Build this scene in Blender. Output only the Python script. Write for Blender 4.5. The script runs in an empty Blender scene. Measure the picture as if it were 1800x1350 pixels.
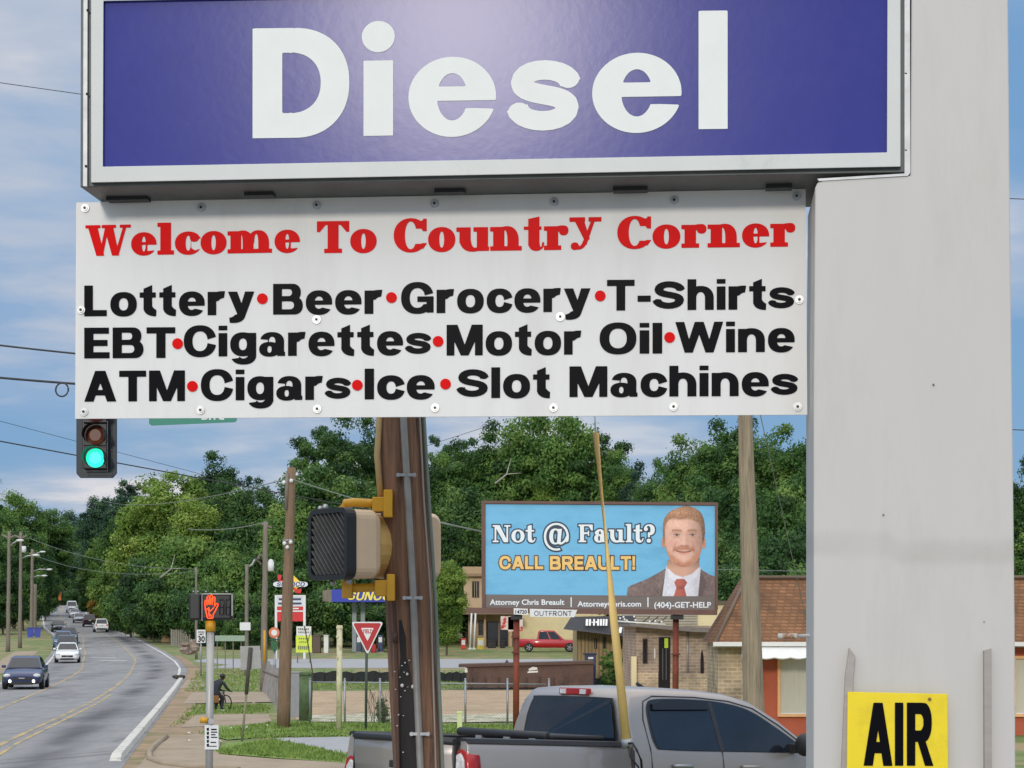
import bpy, bmesh, math, random
import numpy as np
from mathutils import Vector, Matrix, noise as mnoise

S = bpy.context.scene
COL = S.collection
random.seed(7)
R_ = math.radians

# ------------------------------------------------------------------ camera (level, lens shifted up), world, sun, exposure
F, H = 3370.0, 2.6                        # focal length in photo pixels (1800 wide), eye height
HZ = 1110.0                               # photo row of the horizon
cd = bpy.data.cameras.new('camera'); cam = bpy.data.objects.new('camera', cd); COL.objects.link(cam)
cam.location = (0, 0, H); cam.rotation_euler = (R_(90), 0, 0)
cd.sensor_width = 36; cd.lens = F/1800*36
cd.shift_y = (HZ-675)/1800
cd.clip_start = .1; cd.clip_end = 4000
S.camera = cam

SUN_DIR = Vector((-.222, -.975, .318)).normalized()      # towards the sun: low, behind the camera
sun_el = math.asin(SUN_DIR.z); sun_az = math.atan2(SUN_DIR.x, SUN_DIR.y)
w = bpy.data.worlds.new('World'); S.world = w; w.use_nodes = True
nt = w.node_tree; N = nt.nodes; Lk = nt.links
bg = N['Background']; bg.inputs['Strength'].default_value = .10
sky = N.new('ShaderNodeTexSky'); sky.sky_type = 'NISHITA'; sky.sun_disc = False
sky.sun_elevation = sun_el; sky.sun_rotation = sun_az; sky.air_density = 1.3; sky.dust_density = .6; sky.ozone_density = 2.5
tc = N.new('ShaderNodeTexCoord'); sep = N.new('ShaderNodeSeparateXYZ'); Lk.new(tc.outputs['Generated'], sep.inputs[0])
def wmath(op, a, b=None):
    m = N.new('ShaderNodeMath'); m.operation = op
    for i, v in enumerate((a, b)):
        if v is None: continue
        if isinstance(v, (int, float)): m.inputs[i].default_value = v
        else: Lk.new(v, m.inputs[i])
    return m.outputs[0]
zz = wmath('ADD', wmath('MAXIMUM', sep.outputs[2], 0.0), .09)
comb = N.new('ShaderNodeCombineXYZ')
Lk.new(wmath('DIVIDE', sep.outputs[0], zz), comb.inputs[0]); Lk.new(wmath('DIVIDE', sep.outputs[1], zz), comb.inputs[1])
def wnoise(scale, detail, off, rough=.55):
    mp = N.new('ShaderNodeMapping'); mp.inputs['Location'].default_value = off; Lk.new(comb.outputs[0], mp.inputs[0])
    n = N.new('ShaderNodeTexNoise'); n.inputs['Scale'].default_value = scale; n.inputs['Detail'].default_value = detail
    n.inputs['Roughness'].default_value = rough; n.inputs['Distortion'].default_value = .15
    Lk.new(mp.outputs[0], n.inputs[0]); return n.outputs[0]
def wramp(fac, stops):
    r = N.new('ShaderNodeValToRGB'); e = r.color_ramp.elements
    while len(e) < len(stops): e.new(.5)
    for q, (p, c) in zip(e, stops): q.position = p; q.color = (*c, 1) if len(c) == 3 else c
    Lk.new(fac, r.inputs[0]); return r.outputs[0]
cover = wramp(wnoise(.55, 5, (3.1, 1.7, 0), .48), [(.42, (0, 0, 0)), (.56, (1, 1, 1))])
shade = wramp(wnoise(1.7, 5, (9.4, 4.2, 2)), [(.36, (3.1, 4.5, 6.6)), (.52, (5.4, 5.9, 6.9)), (.66, (8.4, 8.0, 7.9))])
base = N.new('ShaderNodeMixRGB'); base.inputs[0].default_value = .85; Lk.new(sky.outputs[0], base.inputs[1]); base.inputs[2].default_value = (1.75, 3.6, 6.45, 1)
mx = N.new('ShaderNodeMixRGB'); Lk.new(wmath('MULTIPLY', cover, .85), mx.inputs[0])
Lk.new(base.outputs[0], mx.inputs[1]); Lk.new(shade, mx.inputs[2]); 
# brighter cloud deck overhead, and the hazy glow of sky round the low sun behind the camera
def wmap(v, a, b, c, d):
    m = N.new('ShaderNodeMapRange'); m.interpolation_type = 'SMOOTHSTEP'; Lk.new(v, m.inputs[0])
    for i, q in enumerate((a, b, c, d)): m.inputs[i+1].default_value = q
    return m.outputs[0]
dot = N.new('ShaderNodeVectorMath'); dot.operation = 'DOT_PRODUCT'; Lk.new(tc.outputs['Generated'], dot.inputs[0]); dot.inputs[1].default_value = SUN_DIR
gain = wmath('ADD', wmap(sep.outputs[2], .36, .85, 1.0, 3.3), wmap(dot.outputs['Value'], .1, .95, 0.0, .3))
gm = N.new('ShaderNodeMixRGB'); gm.blend_type = 'MULTIPLY'; gm.inputs[0].default_value = 1
warm = N.new('ShaderNodeMixRGB'); Lk.new(wmap(gain, 1.2, 3.2, 0, .75), warm.inputs[0]); Lk.new(mx.outputs[0], warm.inputs[1]); warm.inputs[2].default_value = (5.6, 5.1, 4.45, 1)
cg = N.new('ShaderNodeCombineXYZ')
for i in range(3): Lk.new(gain, cg.inputs[i])
Lk.new(warm.outputs[0], gm.inputs[1]); Lk.new(cg.outputs[0], gm.inputs[2]); Lk.new(gm.outputs[0], bg.inputs['Color'])

sd = bpy.data.lights.new('sun', 'SUN'); sun = bpy.data.objects.new('sun', sd); COL.objects.link(sun)
sd.energy = 1.35; sd.angle = R_(7); sd.color = (1, .92, .82)
sun.rotation_euler = (-SUN_DIR).to_track_quat('-Z', 'Y').to_euler(); sun.location = (-20, -60, 40)
S.view_settings.view_transform = 'Standard'; S.view_settings.look = 'None'; S.view_settings.gamma = 1
S.view_settings.exposure = -.05
S.cycles.max_bounces = 5; S.cycles.use_denoising = True
# ------------------------------------------------------------------ lettering: glyphs as implicit shapes, contoured to flat meshes
def gR(X, Y, x0, y0, x1, y1):
    return np.minimum(np.minimum(X-x0, x1-X), np.minimum(Y-y0, y1-Y))
def gS(X, Y, x0, y0, x1, y1, n=2.25):
    cx, cy, rx, ry = (x0+x1)/2, (y0+y1)/2, (x1-x0)/2, (y1-y0)/2
    return (1-((abs(X-cx)/rx)**n+(abs(Y-cy)/ry)**n)**(1/n))*min(rx, ry)
def gRing(X, Y, x0, y0, x1, y1, v, h, n=2.25):
    return np.minimum(gS(X, Y, x0, y0, x1, y1, n), -gS(X, Y, x0+v, y0+h, x1-v, y1-h, n))
def gP(X, Y, pts):
    a = sum(pts[i][0]*pts[(i+1) % len(pts)][1]-pts[(i+1) % len(pts)][0]*pts[i][1] for i in range(len(pts)))
    if a < 0: pts = pts[::-1]
    f = None
    for i in range(len(pts)):
        (x0, y0), (x1, y1) = pts[i], pts[(i+1) % len(pts)]
        l = math.hypot(x1-x0, y1-y0)
        g = ((x1-x0)*(Y-y0)-(y1-y0)*(X-x0))/l
        f = g if f is None else np.minimum(f, g)
    return f
def gBez(pts, n=10):
    out = []
    for k in range(0, len(pts)-3, 3):
        a, b, c, d = pts[k:k+4]
        for i in range(n+1):
            if k and i == 0: continue
            t = i/n; s = 1-t
            out.append((a[0]*s**3+3*b[0]*s*s*t+3*c[0]*s*t*t+d[0]*t**3, a[1]*s**3+3*b[1]*s*s*t+3*c[1]*s*t*t+d[1]*t**3))
    return out
def gStroke(X, Y, pts, v, h=None, v1=None):
    k = v/(h or v); Yk = Y*k
    f = None; n = len(pts)
    for i in range(n-1):
        w = (v if v1 is None else v+(v1-v)*(i+.5)/(n-1))/2
        (x0, y0), (x1, y1) = pts[i], pts[i+1]; y0 *= k; y1 *= k
        l = math.hypot(x1-x0, y1-y0)
        t = ((X-x0)*(x1-x0)+(Yk-y0)*(y1-y0))/l
        g = np.minimum(np.minimum(t, l-t), w-abs((X-x0)*(y1-y0)-(Yk-y0)*(x1-x0))/l)
        if i: g = np.maximum(g, w-np.hypot(X-x0, Yk-y0))
        f = g if f is None else np.maximum(f, g)
    return f/max(1, k)**.5
def gD(X, Y, x0, y0, x1, y1, n=2.2, k=1.0):
    r = (y1-y0)/2*k
    return np.maximum(gR(X, Y, x0, y0, x1-r, y1), np.minimum(gS(X, Y, x1-2*r, y0, x1, y1, n), X-(x1-r)+1e-4))
U = lambda *a: np.maximum.reduce(a)
NOT = lambda f, *c: np.minimum.reduce([f]+[-q for q in c])

def sans(c, X, Y, V=.26, H=.2, xh=.76):
    R = lambda *a: gR(X, Y, *a)
    P = lambda *a: gP(X, Y, a)
    ring = lambda *a, **k: gRing(X, Y, *a, V, H, **k)
    st = lambda pts, v=V, h=H: gStroke(X, Y, gBez(pts), v, h)
    def arch(x0, w):
        return U(np.minimum(ring(x0, xh-.8, x0+w, xh+.02), Y-(xh-.39)), R(x0+w-V, 0, x0+w, xh-.38))
    if c == 'L': return .72, U(R(0, 0, V, 1), R(0, 0, .7, H))
    if c == 'I': return V, R(0, 0, V, 1)
    if c == 'l': return V, R(0, 0, V, 1)
    if c == 'i': return V, U(R(0, 0, V, xh), R(0, xh+.09, V, 1.0))
    if c == '-': return .4, R(0, .28, .4, .48)
    if c == '!': return V, U(gP(X, Y, [(0, 1), (V, 1), (V*.85, .3), (V*.15, .3)]), R(0, 0, V, .2))
    if c == 'T': return .84, U(R(0, 1-H, .84, 1), R(.42-V/2, 0, .42+V/2, 1))
    if c == 'E': return .74, U(R(0, 0, V, 1), R(0, 0, .74, H), R(0, 1-H, .72, 1), R(0, .4, .68, .6))
    if c == 'F': return .7, U(R(0, 0, V, 1), R(0, 1-H, .7, 1), R(0, .38, .62, .57))
    if c == 'O': return 1.02, ring(0, -.02, 1.02, 1.02)
    if c == 'C': return .98, NOT(ring(0, -.02, 1.0, 1.02), P((.52, .49), (1.3, .74), (1.3, .3)))
    if c == 'G': return 1.0, U(NOT(ring(0, -.02, 1.0, 1.02), P((.5, .52), (1.3, .74), (1.3, .52)), R(.55, .3, 1.1, .55)), R(.5, .37, 1.0, .55), R(.78, .02, 1.0, .5))
    if c == 'o': return .82, ring(0, -.02, .82, xh+.02)
    if c == 'c': return .76, NOT(ring(0, -.02, .8, xh+.02), P((.44, .37), (1.2, .63), (1.2, .14)))
    if c == 'e': return .8, NOT(U(ring(0, -.02, .8, xh+.02), R(.06, .31, .76, .45)), R(.45, .215, .9, .31), P((.5, .22), (.9, .31), (.9, .12)))
    if c == 'h': return .8, U(R(0, 0, V, 1), arch(0, .8))
    if c == 'n': return .8, U(R(0, 0, V, xh), arch(0, .8))
    if c == 'm': return 1.22, U(R(0, 0, V, xh), arch(0, .74), arch(.48, .74))
    if c == 'r': return .54, U(R(0, 0, V, xh), np.minimum(NOT(gS(X, Y, .0, .1, .95, xh+.02), gS(X, Y, V, -.1, .8, xh-.2)), np.minimum(P((0, .4), (.5, .5), (.57, 1), (0, 1)), X)))
    if c == 't': return .52, U(P((.12, .55), (.12, .88), (.12+V, 1.0), (.12+V, .55)), R(.12, .2, .12+V, .8), R(0, xh-.17, .5, xh), np.minimum(NOT(gS(X, Y, .12, -.02, .9, .55), gS(X, Y, .12+V, .16, 1.0, .6)), P((.0, .3), (.4, .3), (.52, .18), (.5, -.2), (0, -.2))))
    if c == 'y': return .82, U(P((0, xh), (V+.02, xh), (.55, 0), (.3, 0)), P((.82-V-.02, xh), (.82, xh), (.52, -.09), (.28, -.09)), np.minimum(NOT(gS(X, Y, -.2, -.26, .54, .3), gS(X, Y, -.3, -.09, .28, .5)), P((.06, -.3), (.04, -.06), (.5, .1), (.6, -.3))))
    if c == 'a': return .8, U(gRing(X, Y, 0, -.02, .64, .46, V*.95, .13), R(.5, .1, .5+V, .5), R(.56, 0, .8, .14), np.minimum(gRing(X, Y, .03, .14, .5+V, xh+.02, V, .15), U(P((.0, .555), (.28, .53), (.28, 1), (0, 1)), R(.27, .46, 1, 1))))
    if c == 'g': return .8, U(ring(0, .0, .78, xh+.02), R(.8-V, -.05, .8, xh), np.minimum(ring(.02, -.27, .8, .35), U(P((.0, -.09), (.28, -.05), (.28, -.5), (0, -.5)), R(.27, -.5, 1, -.02))))
    if c in 'sS':
        h = xh if c == 's' else 1.0; w = .76 if c == 's' else .94
        f = .9 if c == 's' else 1
        p = [(w*.88, h*.70), (w*.84, h*.98), (w*.18, h*1.02), (w*.17, h*.71), (w*.17, h*.44), (w*.84, h*.56), (w*.84, h*.29), (w*.84, h*-.03), (w*.13, h*-.02), (w*.1, h*.29)]
        return w, st([(x, H*f/2+(y)*(1-0)*(h-H*f)/h) for x, y in p], V*f, H*f)
    if c in 'BR':
        up = NOT(gD(X, Y, 0, .44, .84, 1, k=.9), gD(X, Y, V, .6, .84-V, 1-.17, k=.9))
        if c == 'B': return .9, U(up, NOT(gD(X, Y, 0, 0, .9, .58, k=.9), gD(X, Y, V, .17, .9-V, .43, k=.9)))
        up = NOT(gD(X, Y, 0, .38, .88, 1, k=.95), gD(X, Y, V, .56, .88-V, 1-.18, k=.95))
        return .92, U(up, R(0, 0, V, 1), P((.36, .42), (.62, .45), (.94, 0), (.64, 0)))
    if c == 'D': return .95, NOT(gD(X, Y, 0, 0, .95, 1, k=.98), gD(X, Y, V, H, .95-V, 1-H, k=.98))
    if c == 'M': return 1.12, U(R(0, 0, V*.9, 1), R(1.12-V*.9, 0, 1.12, 1), P((0, 1), (.34, 1), (.68, 0), (.44, 0)), P((1.12, 1), (.78, 1), (.44, 0), (.68, 0)))
    if c == 'N': return .96, U(R(0, 0, V, 1), R(.96-V, 0, .96, 1), P((0, 1), (.3, 1), (.96, 0), (.66, 0)))
    if c == 'W': return 1.42, U(*[P((x, y), (x+V, y), (x2+V*.9, 1-y), (x2, 1-y)) for x, x2, y in ((0, .28, 1), (.58, .28, 1), (.58, .9, 1), (1.16, .9, 1))])
    if c == 'A': return 1.0, U(P((.34, 1), (.64, 1), (V+.02, 0), (0, 0)), P((.36, 1), (.66, 1), (1.0, 0), (.98-V, 0)), R(.22, .2, .78, .38))
    if c == 'U': return .94, U(R(0, .4, V, 1), R(.94-V, .4, .94, 1), np.minimum(ring(0, -.02, .94, .8), .4-Y))
    if c == '.': return .24, R(0, 0, .24, .2)
    return .3, X*0-1

def serif(c, X, Y, V=.27, H=.1, xh=.72):
    R = lambda *a: gR(X, Y, *a)
    P = lambda *a: gP(X, Y, a)
    S = lambda *a: gS(X, Y, *a)
    ring = lambda *a, v=V, h=H: gRing(X, Y, *a, v, h, 2.1)
    st = lambda pts, v=V, h=H, v1=None: gStroke(X, Y, gBez(pts), v, h, v1)
    def stem(x, top, lft=True, rgt=True, foot=True, bot=0):
        f = U(R(x, bot, x+V, top), R(x-.09, top-H, x+V, top))
        if foot: f = U(f, R(x-.09 if lft else x, bot, x+V+(.09 if rgt else 0), bot+H))
        return f
    def arch(x0, w):
        return U(np.minimum(NOT(S(x0, xh-.85, x0+w, xh+.02), S(x0+.2, xh-.8, x0+w-V, xh-.1)), np.minimum(Y-(xh-.4), X-x0-.02)), R(x0+w-V, 0, x0+w, xh-.39), R(x0+w-V-.07, 0, x0+w+.09, H))
    if c == 'W': return 1.38, U(P((.06, 1), (.36, 1), (.58, 0), (.34, 0)), P((.62, .98), (.72, .98), (.54, 0), (.42, 0)), P((.56, 1), (.84, 1), (1.04, 0), (.82, 0)), P((1.18, 1), (1.28, 1), (1.02, 0), (.9, 0)), R(0, .9, .46, 1), R(.5, .9, .94, 1), R(1.06, .9, 1.4, 1))
    if c == 'T': return .98, U(R(.49-V/2, 0, .49+V/2, 1), R(.22, 0, .76, H), R(0, .88, .98, 1), R(0, .66, .1, 1), R(.88, .66, .98, 1), P((0, .9), (.28, .9), (.1, .68), (0, .68)), P((.98, .9), (.7, .9), (.88, .68), (.98, .68)))
    if c == 'C': return .98, U(NOT(ring(0, -.02, 1.0, 1.02, v=V, h=.1), R(.62, .24, 1.2, .7)), R(.86, .62, .97, 1.0), P((.97, .62), (.86, .62), (.7, .88), (.9, .98)), P((.74, .2), (.84, .26), (.98, .26), (.86, .08)))
    if c == 'N': return 1.08, U(R(.12, 0, .22, 1), R(.84, 0, .94, 1), P((.1, 1), (.42, 1), (.94, 0), (.68, 0)), R(0, 0, .36, H), R(0, 1-H, .4, 1), R(.7, 1-H, 1.08, 1))
    if c == 'F': return .88, U(R(.09, 0, .09+V, 1), R(0, 0, .46, H), R(0, 1-H, .86, 1), R(.3, .46, .6, .56), R(.56, .36, .64, .66), P((.86, .92), (.86, .66), (.78, .66), (.6, .92)))
    if c == 'o': return .8, ring(0, -.02, .8, xh+.02)
    if c == 'e': return .78, NOT(U(ring(0, -.02, .78, xh+.02), R(.1, .33, .76, .42)), P((.5, .33), (.9, .33), (.9, .16), (.66, .14), (.5, .12)))
    if c == 'c': return .76, U(NOT(ring(0, -.02, .82, xh+.02), R(.5, .2, 1, .5), P((.5, .2), (.62, .12), (1, .25), (1, .5))), S(.46, .4, .74, .68))
    if c == 'l': return V+.18, stem(.09, 1.04)
    if c == 'm': return 1.42, U(stem(.09, xh), arch(.14, .66), arch(.62, .66))
    if c == 'n': return .96, U(stem(.09, xh), arch(.14, .7))
    if c == 'r': return .72, U(stem(.09, xh), np.minimum(NOT(S(.2, .2, .9, xh+.02), S(.3, .0, .95, xh-.12)), .62-X), S(.44, .44, .72, .74))
    if c == 'u': return .96, U(R(.09, .25, .09+V, xh), R(0, xh-H, .2, xh), np.minimum(NOT(S(.09, -.02, .86, .8), S(.09+V, .1, .68, .8)), np.minimum(.34-Y, .8-X)), R(.6, 0, .6+V, xh), R(.5, xh-H, .7, xh), R(.7, 0, .96, H))
    if c == 't': return .56, U(R(.13, .14, .13+V, .9), R(0, xh-.1, .52, xh), P((.13, .8), (.13, .95), (.13+V, 1.02), (.13+V, .8)), np.minimum(NOT(S(.13, -.02, .6, .5), S(.13+V, .1, .54, .5)), .24-Y))
    if c == 'y': return .92, U(P((.1, xh), (.4, xh), (.6, .06), (.46, -.02)), P((.68, xh), (.78, xh), (.5, -.12), (.38, -.06)), R(0, xh-H, .46, xh), R(.56, xh-H, .94, xh), st([(.46, .0), (.4, -.22), (.28, -.24), (.12, -.18)], .12, .1), S(.04, -.27, .28, -.04))
    if c == 'a': return .82, U(ring(0, -.02, .6, .46), R(.42, .08, .42+V, .56), R(.5, 0, .82, H), np.minimum(ring(.04, .1, .42+V, xh+.02, h=.1), U(R(.25, .46, 1, 1), P((.0, .56), (.3, .5), (.3, 1), (0, 1)))), S(.04, .42, .28, .64))
    if c == '?': return .66, U(NOT(np.minimum(NOT(S(.0, .4, .66, 1.02), S(.14, .5, .4, .93)), U(R(.3, .36, 1, 1.1), R(0, .74, .4, 1.1)))), R(.24, .28, .36, .56), S(.17, -.02, .43, .2), S(.0, .64, .24, .86))
    if c == '@': return 1.3, U(NOT(ring(0, -.3, 1.3, 1.05, v=.12, h=.1), P((.75, -.05), (1.4, .2), (1.4, -.4), (.95, -.4))), np.minimum(NOT(S(.28, -.0, .9, .78), S(.48, .08, .74, .7)), .86-X), P((.74, .76), (.94, .76), (.86, .04), (.68, .04)), st([(.74, .14), (.78, -.02), (1.06, .0), (1.2, .4)], .1, .1))
    return .3, X*0-1

def glyph_polys(fn, c, n=44, grow=0.0, **kw):
    """contour glyph c into flat polygons (units: capital height = 1); returns (advance, [[(x, y)...]])"""
    x = np.arange(-.2, 1.75, 1.0/n)+.0013; y = np.arange(-.5, 1.25, 1.0/n)+.0017
    X, Y = np.meshgrid(x, y, indexing='ij')
    adv, f = fn(c, X, Y, **kw)
    f = f+grow
    polys = []
    nx, ny = f.shape
    full = (f[:-1, :-1] > 0) & (f[1:, :-1] > 0) & (f[1:, 1:] > 0) & (f[:-1, 1:] > 0)
    anyc = (f[:-1, :-1] > 0) | (f[1:, :-1] > 0) | (f[1:, 1:] > 0) | (f[:-1, 1:] > 0)
    for j in range(ny-1):
        if not anyc[:, j].any(): continue
        i = 0
        while i < nx-1:
            if full[i, j]:
                k = i
                while k < nx-1 and full[k, j]: k += 1
                polys.append([(x[i], y[j]), (x[k], y[j]), (x[k], y[j+1]), (x[i], y[j+1])])
                i = k
                continue
            if anyc[i, j]:
                cs = [(i, j), (i+1, j), (i+1, j+1), (i, j+1)]; pl = []
                for q in range(4):
                    a, b = cs[q], cs[(q+1) % 4]; fa, fb = f[a], f[b]
                    if fa > 0: pl.append((x[a[0]], y[a[1]]))
                    if (fa > 0) != (fb > 0):
                        t = fa/(fa-fb)
                        pl.append((x[a[0]]+t*(x[b[0]]-x[a[0]]), y[a[1]]+t*(y[b[1]]-y[a[1]])))
                if len(pl) > 2: polys.append(pl)
            i += 1
    return adv, polys
_gc = {}
def word_polys(fn, word, x0, x1, base, cap, gap=.1, n=44, grow=0.0, slope=0.0, raise_y=0, space=.35, key='', **kw):
    """lay a word out between x0 and x1 on baseline base, capital height cap"""
    items = []; cur = 0
    for c in word:
        if c == ' ': cur += space; continue
        kk = (key, fn.__name__, c, n, grow)
        if kk not in _gc: _gc[kk] = glyph_polys(fn, c, n, grow, **kw)
        adv, pl = _gc[kk]
        items.append((cur, pl, c)); cur += adv+gap
    tot = cur-gap
    sx = (x1-x0)/tot
    out = []
    for ox, pl, c in items:
        dy = raise_y*cap if c == 'y' and raise_y else 0
        for p in pl:
            out.append([(x0+(ox+a)*sx, base+b*cap+slope*(ox+a)*sx+dy) for a, b in p])
    return out
# ------------------------------------------------------------------ helpers
def P(px, py, Y):
    """point of the place at distance Y seen at photo pixel (px, py)"""
    return Vector(((px-900)/F*Y, Y, H-(py-HZ)/F*Y))
ZT = [(-80, .26), (17, .26), (19.2, .17), (21.3, 0), (110, 0), (144, .34), (165, .7), (190, 1.15), (225, 1.9), (252, 2.6), (270, 3.2), (310, 4.6), (337, 5.6), (380, 7.6), (420, 8.3), (600, 9), (2500, 9)]
def gz(Y):
    for (a, za), (b, zb) in zip(ZT, ZT[1:]):
        if Y <= b: return za+(zb-za)*max(0, (Y-a))/(b-a)
    return ZT[-1][1]
def lerp_tab(tab, y):
    if y <= tab[0][0]: (a, va), (b, vb) = tab[0], tab[1]
    elif y >= tab[-1][0]: (a, va), (b, vb) = tab[-2], tab[-1]
    else:
        for (a, va), (b, vb) in zip(tab, tab[1:]):
            if a <= y <= b: break
    return va+(vb-va)*(y-a)/(b-a)

_M = {}
def lin(c):
    return tuple((v/12.92 if v <= .04045 else ((v+.055)/1.055)**2.4) for v in (q/255 for q in c))
def mat(name, col, rough=.6, metal=0, var=.12, scale=6, bump=0, bscale=40, spec=.5, coat=0, emit=None, es=0, stretch=None, dirt=None, dscale=2.0, dthr=(.5, .68), trans=0, world=False):
    """procedural principled material: base colour varied by noise, optional second (dirt/wear) colour and bump"""
    if name in _M: return _M[name]
    m = bpy.data.materials.new(name); m.use_nodes = True; t = m.node_tree; n = t.nodes; l = t.links
    b = n['Principled BSDF']
    b.inputs['Roughness'].default_value = rough; b.inputs['Metallic'].default_value = metal
    b.inputs['Specular IOR Level'].default_value = spec
    b.inputs['Coat Weight'].default_value = coat; b.inputs['Coat Roughness'].default_value = .08
    tcn = n.new('ShaderNodeTexCoord'); mp = n.new('ShaderNodeMapping')
    if world:
        g = n.new('ShaderNodeNewGeometry'); l.new(g.outputs['Position'], mp.inputs[0])
    else: l.new(tcn.outputs['Object'], mp.inputs[0])
    if stretch: mp.inputs['Scale'].default_value = stretch
    ns = n.new('ShaderNodeTexNoise'); ns.inputs['Scale'].default_value = scale; ns.inputs['Detail'].default_value = 6; ns.inputs['Roughness'].default_value = .65
    l.new(mp.outputs[0], ns.inputs[0])
    r = n.new('ShaderNodeValToRGB'); e = r.color_ramp.elements
    e[0].position = .28; e[1].position = .72
    e[0].color = (*[max(0, c*(1-var)) for c in col], 1); e[1].color = (*[min(1, c*(1+var)) for c in col], 1)
    l.new(ns.outputs[0], r.inputs[0]); out = r.outputs[0]
    if dirt:
        n2 = n.new('ShaderNodeTexNoise'); n2.inputs['Scale'].default_value = dscale; n2.inputs['Detail'].default_value = 8; n2.inputs['Roughness'].default_value = .7
        l.new(mp.outputs[0], n2.inputs[0])
        r2 = n.new('ShaderNodeValToRGB'); r2.color_ramp.elements[0].position = dthr[0]; r2.color_ramp.elements[1].position = dthr[1]
        l.new(n2.outputs[0], r2.inputs[0])
        mxn = n.new('ShaderNodeMixRGB'); l.new(r2.outputs[0], mxn.inputs[0]); l.new(out, mxn.inputs[1]); mxn.inputs[2].default_value = (*dirt, 1); out = mxn.outputs[0]
    l.new(out, b.inputs['Base Color'])
    if bump:
        n3 = n.new('ShaderNodeTexNoise'); n3.inputs['Scale'].default_value = bscale; n3.inputs['Detail'].default_value = 4; l.new(mp.outputs[0], n3.inputs[0])
        bp_ = n.new('ShaderNodeBump'); bp_.inputs['Strength'].default_value = bump; bp_.inputs['Distance'].default_value = .02
        l.new(n3.outputs[0], bp_.inputs['Height']); l.new(bp_.outputs[0], b.inputs['Normal'])
    if emit: b.inputs['Emission Color'].default_value = (*emit, 1); b.inputs['Emission Strength'].default_value = es
    if trans:
        b.inputs['Transmission Weight'].default_value = trans
    _M[name] = m; return m
def brick_mat(name, c1, c2, mortar, scale, w_=.5, h_=.25, axis='XZ', rough=.8):
    if name in _M: return _M[name]
    m = mat(name, c1, rough, bump=.0); t = m.node_tree; n = t.nodes; l = t.links
    b = n['Principled BSDF']
    g = n.new('ShaderNodeNewGeometry'); sx = n.new('ShaderNodeSeparateXYZ'); cx = n.new('ShaderNodeCombineXYZ'); l.new(g.outputs['Position'], sx.inputs[0])
    ad_ = n.new('ShaderNodeMath'); ad_.operation = 'ADD'; l.new(sx.outputs[0], ad_.inputs[0]); l.new(sx.outputs[1], ad_.inputs[1]); l.new(ad_.outputs[0], cx.inputs[0]); l.new(sx.outputs['XYZ'.index(axis[1])], cx.inputs[1])
    br = n.new('ShaderNodeTexBrick'); br.inputs['Scale'].default_value = scale; br.inputs['Brick Width'].default_value = w_; br.inputs['Row Height'].default_value = h_
    br.inputs['Color1'].default_value = (*c1, 1); br.inputs['Color2'].default_value = (*c2, 1); br.inputs['Mortar'].default_value = (*mortar, 1); br.inputs['Mortar Size'].default_value = .018
    l.new(cx.outputs[0], br.inputs[0])
    ns = n.new('ShaderNodeTexNoise'); ns.inputs['Scale'].default_value = 1.3; ns.inputs['Detail'].default_value = 8; l.new(cx.outputs[0], ns.inputs[0])
    rr = n.new('ShaderNodeValToRGB'); rr.color_ramp.elements[0].color = (.55, .55, .55, 1); rr.color_ramp.elements[1].color = (1.35, 1.3, 1.25, 1); rr.color_ramp.elements[0].position = .3; rr.color_ramp.elements[1].position = .7
    l.new(ns.outputs[0], rr.inputs[0])
    mu = n.new('ShaderNodeMixRGB'); mu.blend_type = 'MULTIPLY'; mu.inputs[0].default_value = 1; l.new(br.outputs[0], mu.inputs[1]); l.new(rr.outputs[0], mu.inputs[2])
    l.new(mu.outputs[0], b.inputs['Base Color'])
    return m

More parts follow.
